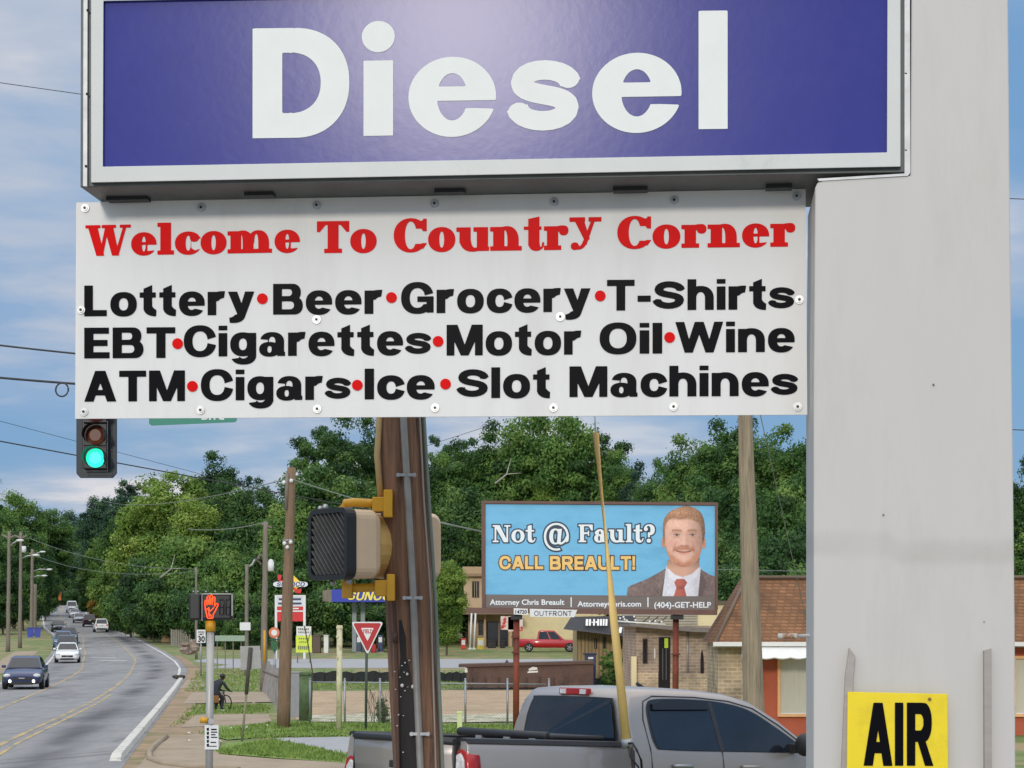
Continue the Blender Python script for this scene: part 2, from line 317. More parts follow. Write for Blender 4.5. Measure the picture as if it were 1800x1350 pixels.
OFF = {}
class MB:
    """collects geometry (place coordinates) and links it as ONE mesh object"""
    def __init__(s): s.v = []; s.f = []; s.m = []; s.mi = 0; s.sm = []; s.smooth = False
    def add(s, vs, fs):
        o = len(s.v); s.v += [tuple(v) for v in vs]
        for f in fs: s.f.append([o+i for i in f]); s.m.append(s.mi); s.sm.append(s.smooth)
        return s
    def poly(s, pts): return s.add(pts, [range(len(pts))])
    def polys(s, L):
        for p in L: s.poly(p)
        return s
    def box(s, c, d, rz=0, M=None):
        x, y, z = (q/2 for q in d); vs = [Vector((a*x, b*y, e*z)) for a in (-1, 1) for b in (-1, 1) for e in (-1, 1)]
        Mx = (M if M is not None else Matrix.Rotation(rz, 3, 'Z'))
        return s.add([Mx @ v+Vector(c) for v in vs], [(0, 1, 3, 2), (4, 6, 7, 5), (0, 4, 5, 1), (2, 3, 7, 6), (0, 2, 6, 4), (1, 5, 7, 3)])
    def box2(s, a, b): return s.box([(p+q)/2 for p, q in zip(a, b)], [abs(q-p) for p, q in zip(a, b)])
    def loft(s, rings, closed=True, caps=True):
        n = len(rings[0]); vs = [v for r in rings for v in r]; fs = []
        for k in range(len(rings)-1):
            for i in range(n if closed else n-1):
                j = (i+1) % n; fs.append((k*n+i, k*n+j, (k+1)*n+j, (k+1)*n+i))
        s.add(vs, fs)
        if caps and closed:
            sm = s.smooth; s.smooth = False
            s.poly(list(rings[0])[::-1]); s.poly(rings[-1]); s.smooth = sm
        return s
    def tube(s, pts, r, n=8, r1=None):
        pts = [Vector(p) for p in pts]; rings = []; sm = s.smooth; s.smooth = True
        for i, p in enumerate(pts):
            d = (pts[min(i+1, len(pts)-1)]-pts[max(i-1, 0)]).normalized()
            a = d.cross(Vector((0, 0, 1)) if abs(d.z) < .95 else Vector((0, 1, 0))).normalized(); b = d.cross(a)
            rr = r if r1 is None else r+(r1-r)*i/max(1, len(pts)-1)
            if isinstance(r, (list, tuple)): rr = r[i]
            rings.append([p+(a*math.cos(t)+b*math.sin(t))*rr for t in [2*math.pi*k/n for k in range(n)]])
        s.loft(rings); s.smooth = sm; return s
    def prism(s, pts, off):
        off = Vector(off); a = [Vector(p) for p in pts]; n = len(a)
        s.poly(a); s.poly([p+off for p in a][::-1])
        for i in range(n):
            j = (i+1) % n; s.poly([a[i], a[i]+off, a[j]+off, a[j]])
        return s
    def ball(s, c, r, n=10, sq=(1, 1, 1)):
        c = Vector(c); sm = s.smooth; s.smooth = True
        rings = [[c+Vector((math.sin(p)*math.cos(t)*r*sq[0], math.sin(p)*math.sin(t)*r*sq[1], math.cos(p)*r*sq[2])) for t in [2*math.pi*k/n for k in range(n)]] for p in [math.pi*(.02+.96*q/(n//2+1)) for q in range(n//2+2)]]
        s.loft(rings); s.smooth = sm; return s
    def build(s, name, mats, parent=None, bev=0, seg=2, fix=True):
        off = OFF.get(parent, Vector((0, 0, 0))) if parent else Vector((0, 0, 0))
        me = bpy.data.meshes.new(name); me.from_pydata([tuple(Vector(v)-off) for v in s.v], [], s.f)
        for q in (mats if isinstance(mats, (list, tuple)) else [mats]): me.materials.append(q)
        me.polygons.foreach_set('material_index', s.m); me.polygons.foreach_set('use_smooth', s.sm)
        if fix:
            bm = bmesh.new(); bm.from_mesh(me); bmesh.ops.remove_doubles(bm, verts=bm.verts, dist=1e-4); bmesh.ops.recalc_face_normals(bm, faces=bm.faces); bm.to_mesh(me); bm.free()
        me.update()
        o = bpy.data.objects.new(name, me); COL.objects.link(o)
        if parent: o.parent = parent; OFF[o] = off
        if bev:
            b = o.modifiers.new('bevel', 'BEVEL'); b.width = bev; b.segments = seg; b.limit_method = 'ANGLE'; b.angle_limit = R_(40); b.harden_normals = False
        return o
def tag(o, label, cat=None, group=None, kind=None):
    o['label'] = label
    if cat: o['category'] = cat
    if group: o['group'] = group
    if kind: o['kind'] = kind
    return o
def thing(name, label, cat, loc, group=None, rz=0):
    o = bpy.data.objects.new(name, None); o.empty_display_size = .2; COL.objects.link(o)
    o.location = loc; o.rotation_euler = (0, 0, rz)
    tag(o, label, cat, group); OFF[o] = Vector(loc) if not rz else Vector((0, 0, 0)); return o
def local(o): OFF[o] = Vector((0, 0, 0)); return o           # parts of this thing come in its own coordinates
def text_mesh(body, size, off=.02):
    c = bpy.data.curves.new('t', 'FONT'); c.body = body; c.size = size; c.offset = off*size; c.resolution_u = 3; c.align_x = 'LEFT'
    o = bpy.data.objects.new('t', c); COL.objects.link(o); dg = bpy.context.evaluated_depsgraph_get()
    me = bpy.data.meshes.new_from_object(o.evaluated_get(dg)); vs = [v.co.copy() for v in me.vertices]; fs = [list(p.vertices) for p in me.polygons]
    bpy.data.objects.remove(o); bpy.data.meshes.remove(me); return vs, fs
def text_px(mb, body, x0, x1, base, cap, fn, off=.015):
    """small lettering squeezed between photo columns x0, x1; fn maps pixels to the surface"""
    vs, fs = text_mesh(body, 1.0, off)
    a = min(v.x for v in vs); b = max(v.x for v in vs)
    mb.add([fn(x0+(v.x-a)/(b-a)*(x1-x0), base-v.y/.72*cap) for v in vs], fs); return mb

# common materials
WHITE = mat('white_paint', (.72, .73, .72), .5, var=.05)
DARK = mat('black_plastic', (.012, .012, .013), .45, var=.2)
STEEL = mat('galvanised_steel', (.38, .39, .40), .45, .6, var=.15, scale=12)
GREYWOOD = mat('weathered_pole_wood', (.21, .18, .145), .85, var=.35, scale=5, stretch=(6, 6, .5), bump=.4, bscale=12)
BLACKM = mat('black_print', (.004, .0042, .006), .36, var=.1, spec=.04)
# ------------------------------------------------------------------ setting: ground, road, paths (sheets laid on one profile)
GRASS = mat('grass_ground', lin((104, 122, 66)), .95, var=.35, scale=1.2, dirt=lin((150, 132, 98)), dscale=.3, dthr=(.46, .6), bump=.6, bscale=9, world=True)
ASPH = mat('worn_asphalt', (.245, .243, .24), .85, var=.16, scale=2.2, dirt=(.12, .12, .125), dscale=.35, dthr=(.52, .72), bump=.25, bscale=30, stretch=(1, .16, 1), world=True)
ASPH2 = mat('pale_asphalt', (.33, .335, .345), .85, var=.1, scale=2, world=True)
CONC = mat('sandy_concrete', lin((158, 143, 121)), .9, var=.2, scale=1.6, dirt=lin((128, 112, 90)), dscale=.8, world=True, bump=.2)
DIRTM = mat('bare_dirt', lin((176, 152, 122)), .95, var=.2, scale=1.1, dirt=lin((150, 132, 104)), dscale=.5, world=True, bump=.5, bscale=6)
BROWN = mat('gutter_dirt', lin((150, 128, 102)), .95, var=.3, scale=1.5, dirt=lin((112, 112, 70)), dscale=.5, dthr=(.5, .66), world=True, bump=.4)
LAWN = mat('mown_grass', lin((112, 138, 62)), .95, var=.35, scale=2.5, dirt=lin((136, 132, 82)), dscale=.6, world=True, bump=.7, bscale=14)
RUBBLE = mat('pale_rubble', lin((196, 190, 170)), .9, var=.3, scale=4, dirt=lin((120, 126, 84)), dscale=1.6, dthr=(.45, .6), world=True, bump=.8, bscale=5)
YELLOW = mat('road_yellow', lin((182, 158, 108)), .8, var=.2, scale=1, dirt=(.22, .21, .19), dscale=.7, dthr=(.44, .6), world=True)
LINEW = mat('road_white', lin((206, 206, 200)), .8, var=.12, scale=1, dirt=(.3, .3, .3), dscale=.7, world=True)
ROWS = sorted(set([-80, -20, 0, 10, 14, 17, 18, 19.2, 20, 21.3, 24, 27, 30, 33, 36, 40, 45, 50, 55, 60, 65, 70, 76, 82, 88, 95, 102, 110, 118, 127, 135, 144, 154, 165, 177, 190, 202, 213, 225, 238, 252, 261, 270, 283, 296, 310, 323, 337, 350, 365, 380, 400, 420, 500, 600, 900, 1500, 2500]))
def ribbon(name, f0, f1, y0, y1, off, m, label, cat, kind='structure'):
    ys = [y0]+[y for y in ROWS if y0 < y < y1]+[y1]
    mb = MB()
    for a, b in zip(ys, ys[1:]):
        mb.poly([(f0(a), a, gz(a)+off), (f1(a), a, gz(a)+off), (f1(b), b, gz(b)+off), (f0(b), b, gz(b)+off)])
    return tag(mb.build(name, m, fix=False), label, cat, None, kind)
mb = MB()
for a, b in zip(ROWS, ROWS[1:]):
    xs = [-1500, -500, -200, -100, -60, -30, -10, 0, 10, 30, 60, 100, 200, 500, 1500]
    for c, d in zip(xs, xs[1:]): mb.poly([(c, a, gz(a)), (d, a, gz(a)), (d, b, gz(b)), (c, b, gz(b))])
tag(mb.build('ground', GRASS), 'patchy grass and dirt ground reaching back to the woods', 'ground', None, 'structure')
REDGE = [(20, -5.2), (38, -8), (60, -11.3), (85, -15.1), (103, -17.9), (125, -21.5), (144, -25.2), (165, -29.9), (190, -35.8), (222, -43.5), (270, -57), (310, -68.5), (380, -84.6), (440, -97)]
YR = [(20, -7.6), (43.8, -11.7), (69.5, -15.3), (90, -18.6), (117, -23.3), (148, -29), (192, -39), (222, -46.4), (270, -59.8), (310, -71), (380, -87), (440, -99.5)]
YL = [(20, -9.5), (40, -13.1), (62.6, -16.9), (89.4, -21.5), (125, -28), (148, -33.1), (165, -36.7), (192, -43), (222, -49.5), (270, -62.2), (310, -73), (380, -89), (440, -102)]
LEDGE = [(20, -13.2), (40, -16.6), (62.6, -20.3), (87.6, -24.2), (110, -28.2), (132, -32.3), (173, -41.2), (192, -45.6), (222, -52.6), (270, -66), (310, -76), (380, -93.5), (440, -106)]
fr = lambda T, d=0: (lambda y: lerp_tab(T, y)+d)
# the road carries a cross coordinate, so tyre and oil wear follow the lanes
def road_sheet():
    n = ASPH.node_tree.nodes; l = ASPH.node_tree.links; b = n['Principled BSDF']; src = b.inputs['Base Color'].links[0].from_socket
    at = n.new('ShaderNodeAttribute'); at.attribute_name = 'cross'
    def band(c, wd):
        a = n.new('ShaderNodeMath'); a.operation = 'SUBTRACT'; l.new(at.outputs['Fac'], a.inputs[0]); a.inputs[1].default_value = c
        q = n.new('ShaderNodeMath'); q.operation = 'ABSOLUTE'; l.new(a.outputs[0], q.inputs[0])
        r = n.new('ShaderNodeMapRange'); r.interpolation_type = 'SMOOTHSTEP'; l.new(q.outputs[0], r.inputs[0]); r.inputs[1].default_value = 0; r.inputs[2].default_value = wd; r.inputs[3].default_value = 1; r.inputs[4].default_value = 0; return r.outputs[0]
    g = n.new('ShaderNodeNewGeometry'); mp = n.new('ShaderNodeMapping'); mp.inputs['Scale'].default_value = (.35, .09, 1); l.new(g.outputs['Position'], mp.inputs[0])
    ns = n.new('ShaderNodeTexNoise'); ns.inputs['Scale'].default_value = 1.4; ns.inputs['Detail'].default_value = 5; l.new(mp.outputs[0], ns.inputs[0])
    rr = n.new('ShaderNodeMapRange'); l.new(ns.outputs[0], rr.inputs[0]); rr.inputs[1].default_value = .34; rr.inputs[2].default_value = .66
    def mth(op, a, b_):
        m = n.new('ShaderNodeMath'); m.operation = op
        for i, v in enumerate((a, b_)):
            if isinstance(v, (int, float)): m.inputs[i].default_value = v
            else: l.new(v, m.inputs[i])
        return m.outputs[0]
    tot = mth('MAXIMUM', mth('MULTIPLY', band(.80, .10), 1.0), mth('MULTIPLY', band(.16, .09), .6))
    f = mth('MULTIPLY', mth('MULTIPLY', tot, rr.outputs[0]), .95)
    mxn = n.new('ShaderNodeMixRGB'); l.new(f, mxn.inputs[0]); l.new(src, mxn.inputs[1]); mxn.inputs[2].default_value = (.055, .055, .058, 1)
    # dark sealed cracks
    vo = n.new('ShaderNodeTexVoronoi'); vo.feature = 'DISTANCE_TO_EDGE'; vo.inputs['Scale'].default_value = .16; l.new(g.outputs['Position'], vo.inputs[0])
    cr = n.new('ShaderNodeMapRange'); l.new(vo.outputs['Distance'], cr.inputs[0]); cr.inputs[1].default_value = .004; cr.inputs[2].default_value = .012; cr.inputs[3].default_value = .45; cr.inputs[4].default_value = 0
    m2 = n.new('ShaderNodeMixRGB'); l.new(cr.outputs[0], m2.inputs[0]); l.new(mxn.outputs[0], m2.inputs[1]); m2.inputs[2].default_value = (.07, .07, .07, 1); l.new(m2.outputs[0], b.inputs['Base Color'])
    ys = [21.3]+[y for y in ROWS if 21.3 < y < 440]+[440]; V = []; A = []; Fc = []; nc = 12
    for y in ys:
        a, b_ = lerp_tab(LEDGE, y)-.25, lerp_tab(REDGE, y)+.35
        for i in range(nc+1): V.append((a+(b_-a)*i/nc, y, gz(y)+.012)); A.append(i/nc)
    for k in range(len(ys)-1):
        for i in range(nc): o = k*(nc+1)+i; Fc.append((o, o+1, o+nc+2, o+nc+1))
    me = bpy.data.meshes.new('road'); me.from_pydata(V, [], Fc); at_ = me.attributes.new('cross', 'FLOAT', 'POINT'); at_.data.foreach_set('value', A); me.materials.append(ASPH)
    o = bpy.data.objects.new('road', me); COL.objects.link(o); tag(o, 'grey asphalt road curving away uphill to the left', 'road', None, 'structure')
road_sheet()
ribbon('forecourt', lambda y: -14, lambda y: 14, -20, 17, .012, ASPH, 'asphalt forecourt under the big sign', 'ground')
ribbon('side_street', lambda y: -60, lambda y: 60, 21.3, 34.5, .008, ASPH, 'asphalt cross street in front of the sandy corner', 'road')
ribbon('far_street', lambda y: -20 if y < 140 else -24, lambda y: 8, 127, 150, .012, ASPH2, 'pale side street beyond the silt fences', 'road')
for nm, T, d, wd, y0, y1, m, lb in (
        ('road_marking', YR, 0, .14, 21.3, 400, YELLOW, 'worn yellow line on the near side of the turning lane'),
        ('road_marking', YR, .32, .12, 21.3, 78, YELLOW, 'second yellow line doubled beside the near one'),
        ('road_marking', YL, 0, .14, 36, 400, YELLOW, 'worn yellow line along the oncoming lane'),
        ('road_marking', LEDGE, .15, .16, 36, 420, LINEW, 'white line along the far left edge of the road'),
        ('road_marking', REDGE, -.12, .16, 105, 420, LINEW, 'white line along the right edge of the bend')):
    ribbon(nm, fr(T, d-wd/2), fr(T, d+wd/2), y0, y1, .018, m, lb, 'road line')
for px, py, wpx in ((180, 1156, 40), (198, 1162, 44)):
    Y = 152 if py == 1156 else 145
    x = (px-900)/F*Y
    ribbon('road_marking', lambda y: x-1, lambda y: x+1, Y, Y+.9, .022, LINEW, 'short white bar across the turning lane, '+('farther' if py == 1156 else 'nearer')+' of the pair', 'road line')
# white painted kerb on the right
mb = MB()
ys = [y for y in ROWS if 38 <= y <= 104]; ys = [38.3, 38.8]+[y for y in ys if y > 39]
rings = []
for y in ys:
    x = lerp_tab(REDGE, y); h = .03 if y < 38.5 else .14
    rings.append([(x-.02, y, gz(y)+.001), (x+.02, y, gz(y)+h), (x+.22, y, gz(y)+h), (x+.26, y, gz(y)+.001)])
mb.loft(rings)
tag(mb.build('kerb', mat('white_kerb', lin((206, 203, 194)), .8, var=.15, scale=3, dirt=lin((140, 138, 130)), dscale=3, world=True), bev=.02), 'white painted kerb along the right of the road', 'kerb', None, 'structure')
ribbon('verge', fr(REDGE, .36), lambda y: lerp_tab(REDGE, y)+lerp_tab([(34, 2.6), (60, 1.3), (110, 1.2), (160, 1.0)], y), 34.5, 160, .02, BROWN, 'bare brown dirt strip behind the white kerb', 'verge')
ribbon('pavement', fr(LEDGE, -3.6), fr(LEDGE, -1.5), 34.5, 172, .02, CONC, 'tan pavement left of the road', 'pavement')
def gpatch(name, pxs, off, m, label, cat, seg=0):
    pts = []
    for px, py in pxs:
        Y = F*H/(py-HZ); pts.append(Vector(((px-900)/F*Y, Y, off)))
    return tag(MB().poly(pts).build(name, m, fix=False), label, cat, None, 'structure')
gpatch('pavement', [(245, 1348), (268, 1318), (300, 1298), (345, 1292), (388, 1302), (384, 1328), (480, 1336), (620, 1344), (690, 1356), (690, 1362), (235, 1362)], .03, CONC, 'sandy concrete corner pad at the foot of the signal post', 'pavement')
gpatch('pavement', [(318, 1280), (345, 1258), (472, 1257), (478, 1270), (430, 1276)], .03, CONC, 'sandy slab across the grass behind the signal post', 'pavement')
gpatch('pavement', [(322, 1238), (338, 1218), (485, 1217), (487, 1235)], .03, CONC, 'second sandy slab farther up the verge', 'pavement')
gpatch('pavement', [(314, 1212), (330, 1196), (356, 1195), (362, 1208)], .03, CONC, 'small sandy patch beside the road bend', 'pavement')
gpatch('lawn', [(380, 1322), (400, 1308), (480, 1302), (540, 1312), (612, 1330), (612, 1344), (480, 1335), (388, 1327)], .034, LAWN, 'bright grass wedge in front of the grey driveway', 'grass')
gpatch('lawn', [(352, 1290), (385, 1277), (480, 1271), (690, 1272), (905, 1276), (905, 1292), (690, 1293), (470, 1296), (400, 1302)], .026, LAWN, 'strip of grass along the foot of the wire fence', 'grass')
gpatch('driveway', [(470, 1299), (640, 1296), (900, 1300), (900, 1325), (700, 1330), (600, 1326), (540, 1311)], .022, ASPH2, 'grey driveway apron behind the bright grass wedge', 'driveway')
gpatch('dirt_lot', [(505, 1216), (1150, 1211), (1150, 1262), (520, 1266)], .014, DIRTM, 'bare tan dirt lot behind the wire fence', 'ground')
gpatch('rubble_strip', [(535, 1259), (640, 1256), (760, 1258), (905, 1256), (1000, 1259), (905, 1270), (740, 1272), (545, 1270)], .03, RUBBLE, 'strip of pale rubble along the front of the dirt lot', 'rubble')
# raised curb ring of the corner pad
mb = MB(); pts = []
for px, py in ((292, 1297), (272, 1314), (262, 1326), (264, 1338), (290, 1347), (340, 1353), (420, 1358)):
    Y = F*H/(py-HZ); pts.append(Vector(((px-900)/F*Y, Y, .04)))
mb.tube(pts, .07, 6)
tag(mb.build('kerb', CONC), 'low tan kerb curling round the corner pad', 'kerb', None, 'structure')
# real grass blades over the near verges: one object nobody could count
def grass_tufts():
    V = []; Fc = []
    rng = random.Random(3)
    zones = [([(350, 1290), (480, 1272), (905, 1277), (905, 1290), (400, 1301)], 2000), ([(382, 1322), (480, 1302), (612, 1330), (612, 1343), (390, 1327)], 2400), ([(300, 1282), (345, 1240), (480, 1240), (470, 1256), (345, 1256)], 1100), ([(325, 1217), (345, 1183), (465, 1180), (485, 1216)], 2600), ([(500, 1200), (1100, 1198), (1100, 1210), (505, 1214)], 2500)]
    for pxs, n in zones:
        g = []
        for px, py in pxs:
            Y = F*H/(py-HZ); g.append(((px-900)/F*Y, Y))
        x0, x1 = min(p[0] for p in g), max(p[0] for p in g); y0, y1 = min(p[1] for p in g), max(p[1] for p in g)
        k = 0
        while k < n:
            x, y = rng.uniform(x0, x1), rng.uniform(y0, y1)
            ins = False; j = len(g)-1
            for i in range(len(g)):
                if (g[i][1] > y) != (g[j][1] > y) and x < (g[j][0]-g[i][0])*(y-g[i][1])/(g[j][1]-g[i][1])+g[i][0]: ins = not ins
                j = i
            k += 1
            if not ins: continue
            for _ in range(5):
                a = rng.uniform(0, 6.28); h = rng.uniform(.03, .11); ww = rng.uniform(.012, .03); bx, by = x+rng.gauss(0, .08), y+rng.gauss(0, .08)
                dx, dy = math.cos(a)*ww, math.sin(a)*ww; lx, ly = rng.gauss(0, .04), rng.gauss(0, .04); z = gz(by)+.02
                o = len(V); V += [(bx-dx, by-dy, z), (bx+dx, by+dy, z), (bx+lx, by+ly, z+h)]; Fc.append((o, o+1, o+2))
    me = bpy.data.meshes.new('grass'); me.from_pydata(V, [], Fc); me.materials.append(mat('grass_blades', lin((114, 138, 62)), .8, var=.4, scale=1.5, world=True))
    o = bpy.data.objects.new('grass', me); COL.objects.link(o); tag(o, 'short rough grass growing on the verges and lot edge', 'grass', None, 'stuff')
grass_tufts()
# ------------------------------------------------------------------ the big fuel sign: pillar, box sign, banner, air sign
YAW = R_(5.6)
NB = Vector((math.sin(YAW), math.cos(YAW), 0)); Q0 = P(800, HZ, 8.0); RT = Vector((math.cos(YAW), -math.sin(YAW), 0))
def sp(px, py, d=0.0):
    """point on the sign plane (d metres behind its front) seen at photo pixel"""
    r = P(px, py, 1.0)-Vector((0, 0, H)); o = Vector((0, 0, H))
    t = ((Q0+NB*d)-o).dot(NB)/r.dot(NB)
    return o+r*t
GZ0 = gz(8)
SIGNW = mat('sign_frame_paint', lin((200, 203, 199)), .45, var=.05, scale=3, dirt=lin((150, 154, 152)), dscale=1.2, dthr=(.6, .8))
PILL = mat('pillar_paint', lin((196, 193, 187)), .55, var=.03, scale=1.5, dirt=lin((186, 183, 176)), dscale=1.6, dthr=(.52, .8), bump=.06, bscale=3, stretch=(2.5, 2.5, .5))
CABM = mat('cabinet_metal', (.10, .11, .105), .5, .3, var=.25, scale=3)
PANEL = mat('blue_sign_face', (.040, .046, .25), .19, var=.05, bump=.009, bscale=24, spec=.125, dirt=(.045, .050, .24), dscale=3)
LETTER = mat('pale_letter_film', lin((228, 231, 226)), .5, var=.03, spec=.3)
BOARD = mat('banner_board', lin((224, 223, 219)), .5, var=.025, scale=2, dirt=lin((212, 211, 206)), dscale=1.3, dthr=(.5, .75), stretch=(3, 3, .5), bump=.03, bscale=1.2)
REDP = mat('red_print', lin((222, 4, 6)), .4, var=.08, spec=.06)
# pillar: notched plate with a real depth
pl = thing('sign_pillar', 'broad white painted metal pillar carrying the fuel sign', 'pillar', (sp(1606, HZ, .3).x, sp(1606, HZ, .3).y, GZ0))
ybot = HZ+(H-GZ0)/sp(1600, HZ).y*F-2
outl = [(1603, -140), (1771, -140), (1776, 400), (1784, 1100), (1788, ybot), (1430, ybot), (1430, 700), (1433, 330), (1437, 321), (1448, 317), (1600, 309)]
MB().prism([sp(x, y, .012) for x, y in outl], NB*.55).build('body', PILL, pl, bev=.006)
STRIP = mat('bare_channel_metal', lin((158, 152, 146)), .5, .4, var=.12, stretch=(1, 1, 4))
for pts in ([(1493, 1139), (1503, 1152), (1500, 1188), (1493, 1420), (1476, 1420), (1486, 1188)], [(1730, 1144), (1743, 1140), (1744, 1420), (1731, 1420)]):
    MB().prism([sp(x, y, -.022) for x, y in pts], NB*.034).build('channel', STRIP, pl)
MB().tube([sp(1400, 1118, .35), sp(1427, 1117, .3), sp(1430, 1119, .2), sp(1432, 1166, .05)], .008, 8).tube([sp(1368, 1118, .36), sp(1402, 1118, .34)], .012, 8).build('lamp_bracket', mat('rusty_white_paint', lin((214, 208, 200)), .6, dirt=lin((150, 110, 78)), dscale=12, dthr=(.5, .6)), pl)
# weathered stain band across the face, in the paint itself
def stain():
    n = PILL.node_tree.nodes; l = PILL.node_tree.links; b = n['Principled BSDF']; src = b.inputs['Base Color'].links[0].from_socket
    g = n.new('ShaderNodeNewGeometry'); sx = n.new('ShaderNodeSeparateXYZ'); l.new(g.outputs['Position'], sx.inputs[0])
    ns = n.new('ShaderNodeTexNoise'); ns.inputs['Scale'].default_value = 3.5; ns.inputs['Detail'].default_value = 5; l.new(g.outputs['Position'], ns.inputs[0])
    def mr(v, a, b_, c, d):
        m = n.new('ShaderNodeMapRange'); m.interpolation_type = 'SMOOTHSTEP'; l.new(v, m.inputs[0])
        for k, q in enumerate((a, b_, c, d)): m.inputs[k+1].default_value = q
        return m.outputs[0]
    def mth(op, a, b_=0):
        m = n.new('ShaderNodeMath'); m.operation = op
        for k, v in enumerate((a, b_)):
            if isinstance(v, (int, float)): m.inputs[k].default_value = v
            else: l.new(v, m.inputs[k])
        return m.outputs[0]
    zc = mth('ADD', mr(sx.outputs[0], 1.52, 1.60, 2.965, 2.925), mth('MULTIPLY', mth('SUBTRACT', ns.outputs[0], .5), .07))
    d = mth('ABSOLUTE', mth('SUBTRACT', sx.outputs[2], zc))
    m = mth('MULTIPLY', mr(d, .018, .075, 1, 0), mr(ns.outputs[0], .25, .6, .35, 1))
    mx_ = n.new('ShaderNodeMixRGB'); l.new(mth('MULTIPLY', m, .62), mx_.inputs[0]); l.new(src, mx_.inputs[1]); mx_.inputs[2].default_value = (*lin((174, 171, 164)), 1); l.new(mx_.outputs[0], b.inputs['Base Color'])
stain()
mbx = MB()
for x, y, r in ((1641, 676, 1.8), (1553, 905, 1.6), (1730, 1093, 1)):
    mbx.prism([sp(x+r*math.cos(t), y+r*math.sin(t), .006) for t in [k*math.pi/4 for k in range(8)]], NB*.008)
mbx.build('paint_chip', mat('chipped_spot', (.12, .11, .1), .7), pl)
# box sign
bs = thing('diesel_sign', 'blue lit box sign with big pale Diesel lettering at the top', 'sign', sp(870, 310, .3))
cabm = MB()
oc = [(141, 329), (142, -130), (1590, -150), (1597, 303)]
cabm.prism([sp(x, y, .03) for x, y in oc], NB*.62); cabm.build('cabinet', CABM, bs, bev=.004)
fo = [(160, 321), (160, -48), (1583, -74), (1583, 293)]; fi = [(181, 293), (182, 2), (1560, -25), (1559, 268)]
fm = MB(); A = [sp(x, y, .0) for x, y in fo]; B = [sp(x, y, .0) for x, y in fi]; A2 = [sp(x, y, .034) for x, y in fo]; B2 = [sp(x, y, .034) for x, y in fi]
for i in range(4):
    j = (i+1) % 4; fm.poly([A[i], A[j], B[j], B[i]]); fm.poly([A[i], A2[i], A2[j], A[j]]); fm.poly([B[j], B2[j], B2[i], B[i]])
fm.build('frame', SIGNW, bs, bev=.003)
em = MB()                                                           # thin retainer lips round the frame
em.prism([sp(x, y, .012) for x, y in ((146, 327), (147, -100), (154, -100), (153, 327))], NB*.02)
em.prism([sp(x, y, .008) for x, y in ((1590, 303), (1590, -140), (1599, -140), (1600, 304), (1596, 309), (1440, 318), (1437, 314), (1590, 305))], NB*.024)
em.build('retainer', STEEL, bs)
MB().poly([sp(x, y, .018) for x, y in ((178, 296), (179, -4), (1563, -30), (1562, 271))]).build('face_panel', PANEL, bs, fix=False)
def fut(c, X, Y):
    if c == 'D': return .88, NOT(gD(X, Y, 0, 0, .88, 1, k=1.0), gD(X, Y, .27, .225, .62, .775, k=1.0))
    if c == 'i': return .27, U(gR(X, Y, .01, 0, .27, .685), gS(X, Y, -.005, .76, .285, 1.045, 2))
    if c == 'e': return .8, NOT(U(gRing(X, Y, 0, -.01, .8, .72, .26, .15, 2.0), gR(X, Y, .06, .32, .8*.985, .45)), gR(X, Y, .5, .25, .9, .32), gP(X, Y, [(.5, .255), (.92, .32), (.92, .235)]))
    return sans(c, X, Y, V=.27, H=.2, xh=.72)
fl = MB()
for ch, x0, x1, b, cap in (('D', 444, 614, 243, 193), ('i', 637, 691, 239, 193), ('e', 718, 872, 240, 193), ('s', 897, 1017, 236, 190), ('e', 1041, 1198, 233, 193), ('l', 1228, 1279, 227, 208)):
    for p in word_polys(fut, ch, x0, x1, b, -cap, n=90, slope=-.012 if ch in 'Dl' else -.016): fl.poly([sp(x, y, .0155) for x, y in p])
fl.build('lettering', LETTER, bs, fix=False)
for x, y in ((154, 18), (153, 165), (151, 292), (1592, 130), (1592, 265)):
    MB().tube([sp(x, y, .008), sp(x, y, .014)], .006, 6).build('rivet', DARK, bs)
for x0, x1, y, d in ((190, 262, 350, .24), (432, 482, 345, .2), (765, 818, 341, .2), (1078, 1138, 334, .22), (1346, 1392, 328, .22)):
    a = sp(x0, y, d); b = sp(x1, y, d); zc = sp((x0+x1)/2, 325-(x0-150)*.017, .03).z
    MB().box(((a.x+b.x)/2, (a.y+b.y)/2, zc-.012), ((b-a).length, .06, .022), rz=-YAW).build('hanger_bracket', DARK, bs)
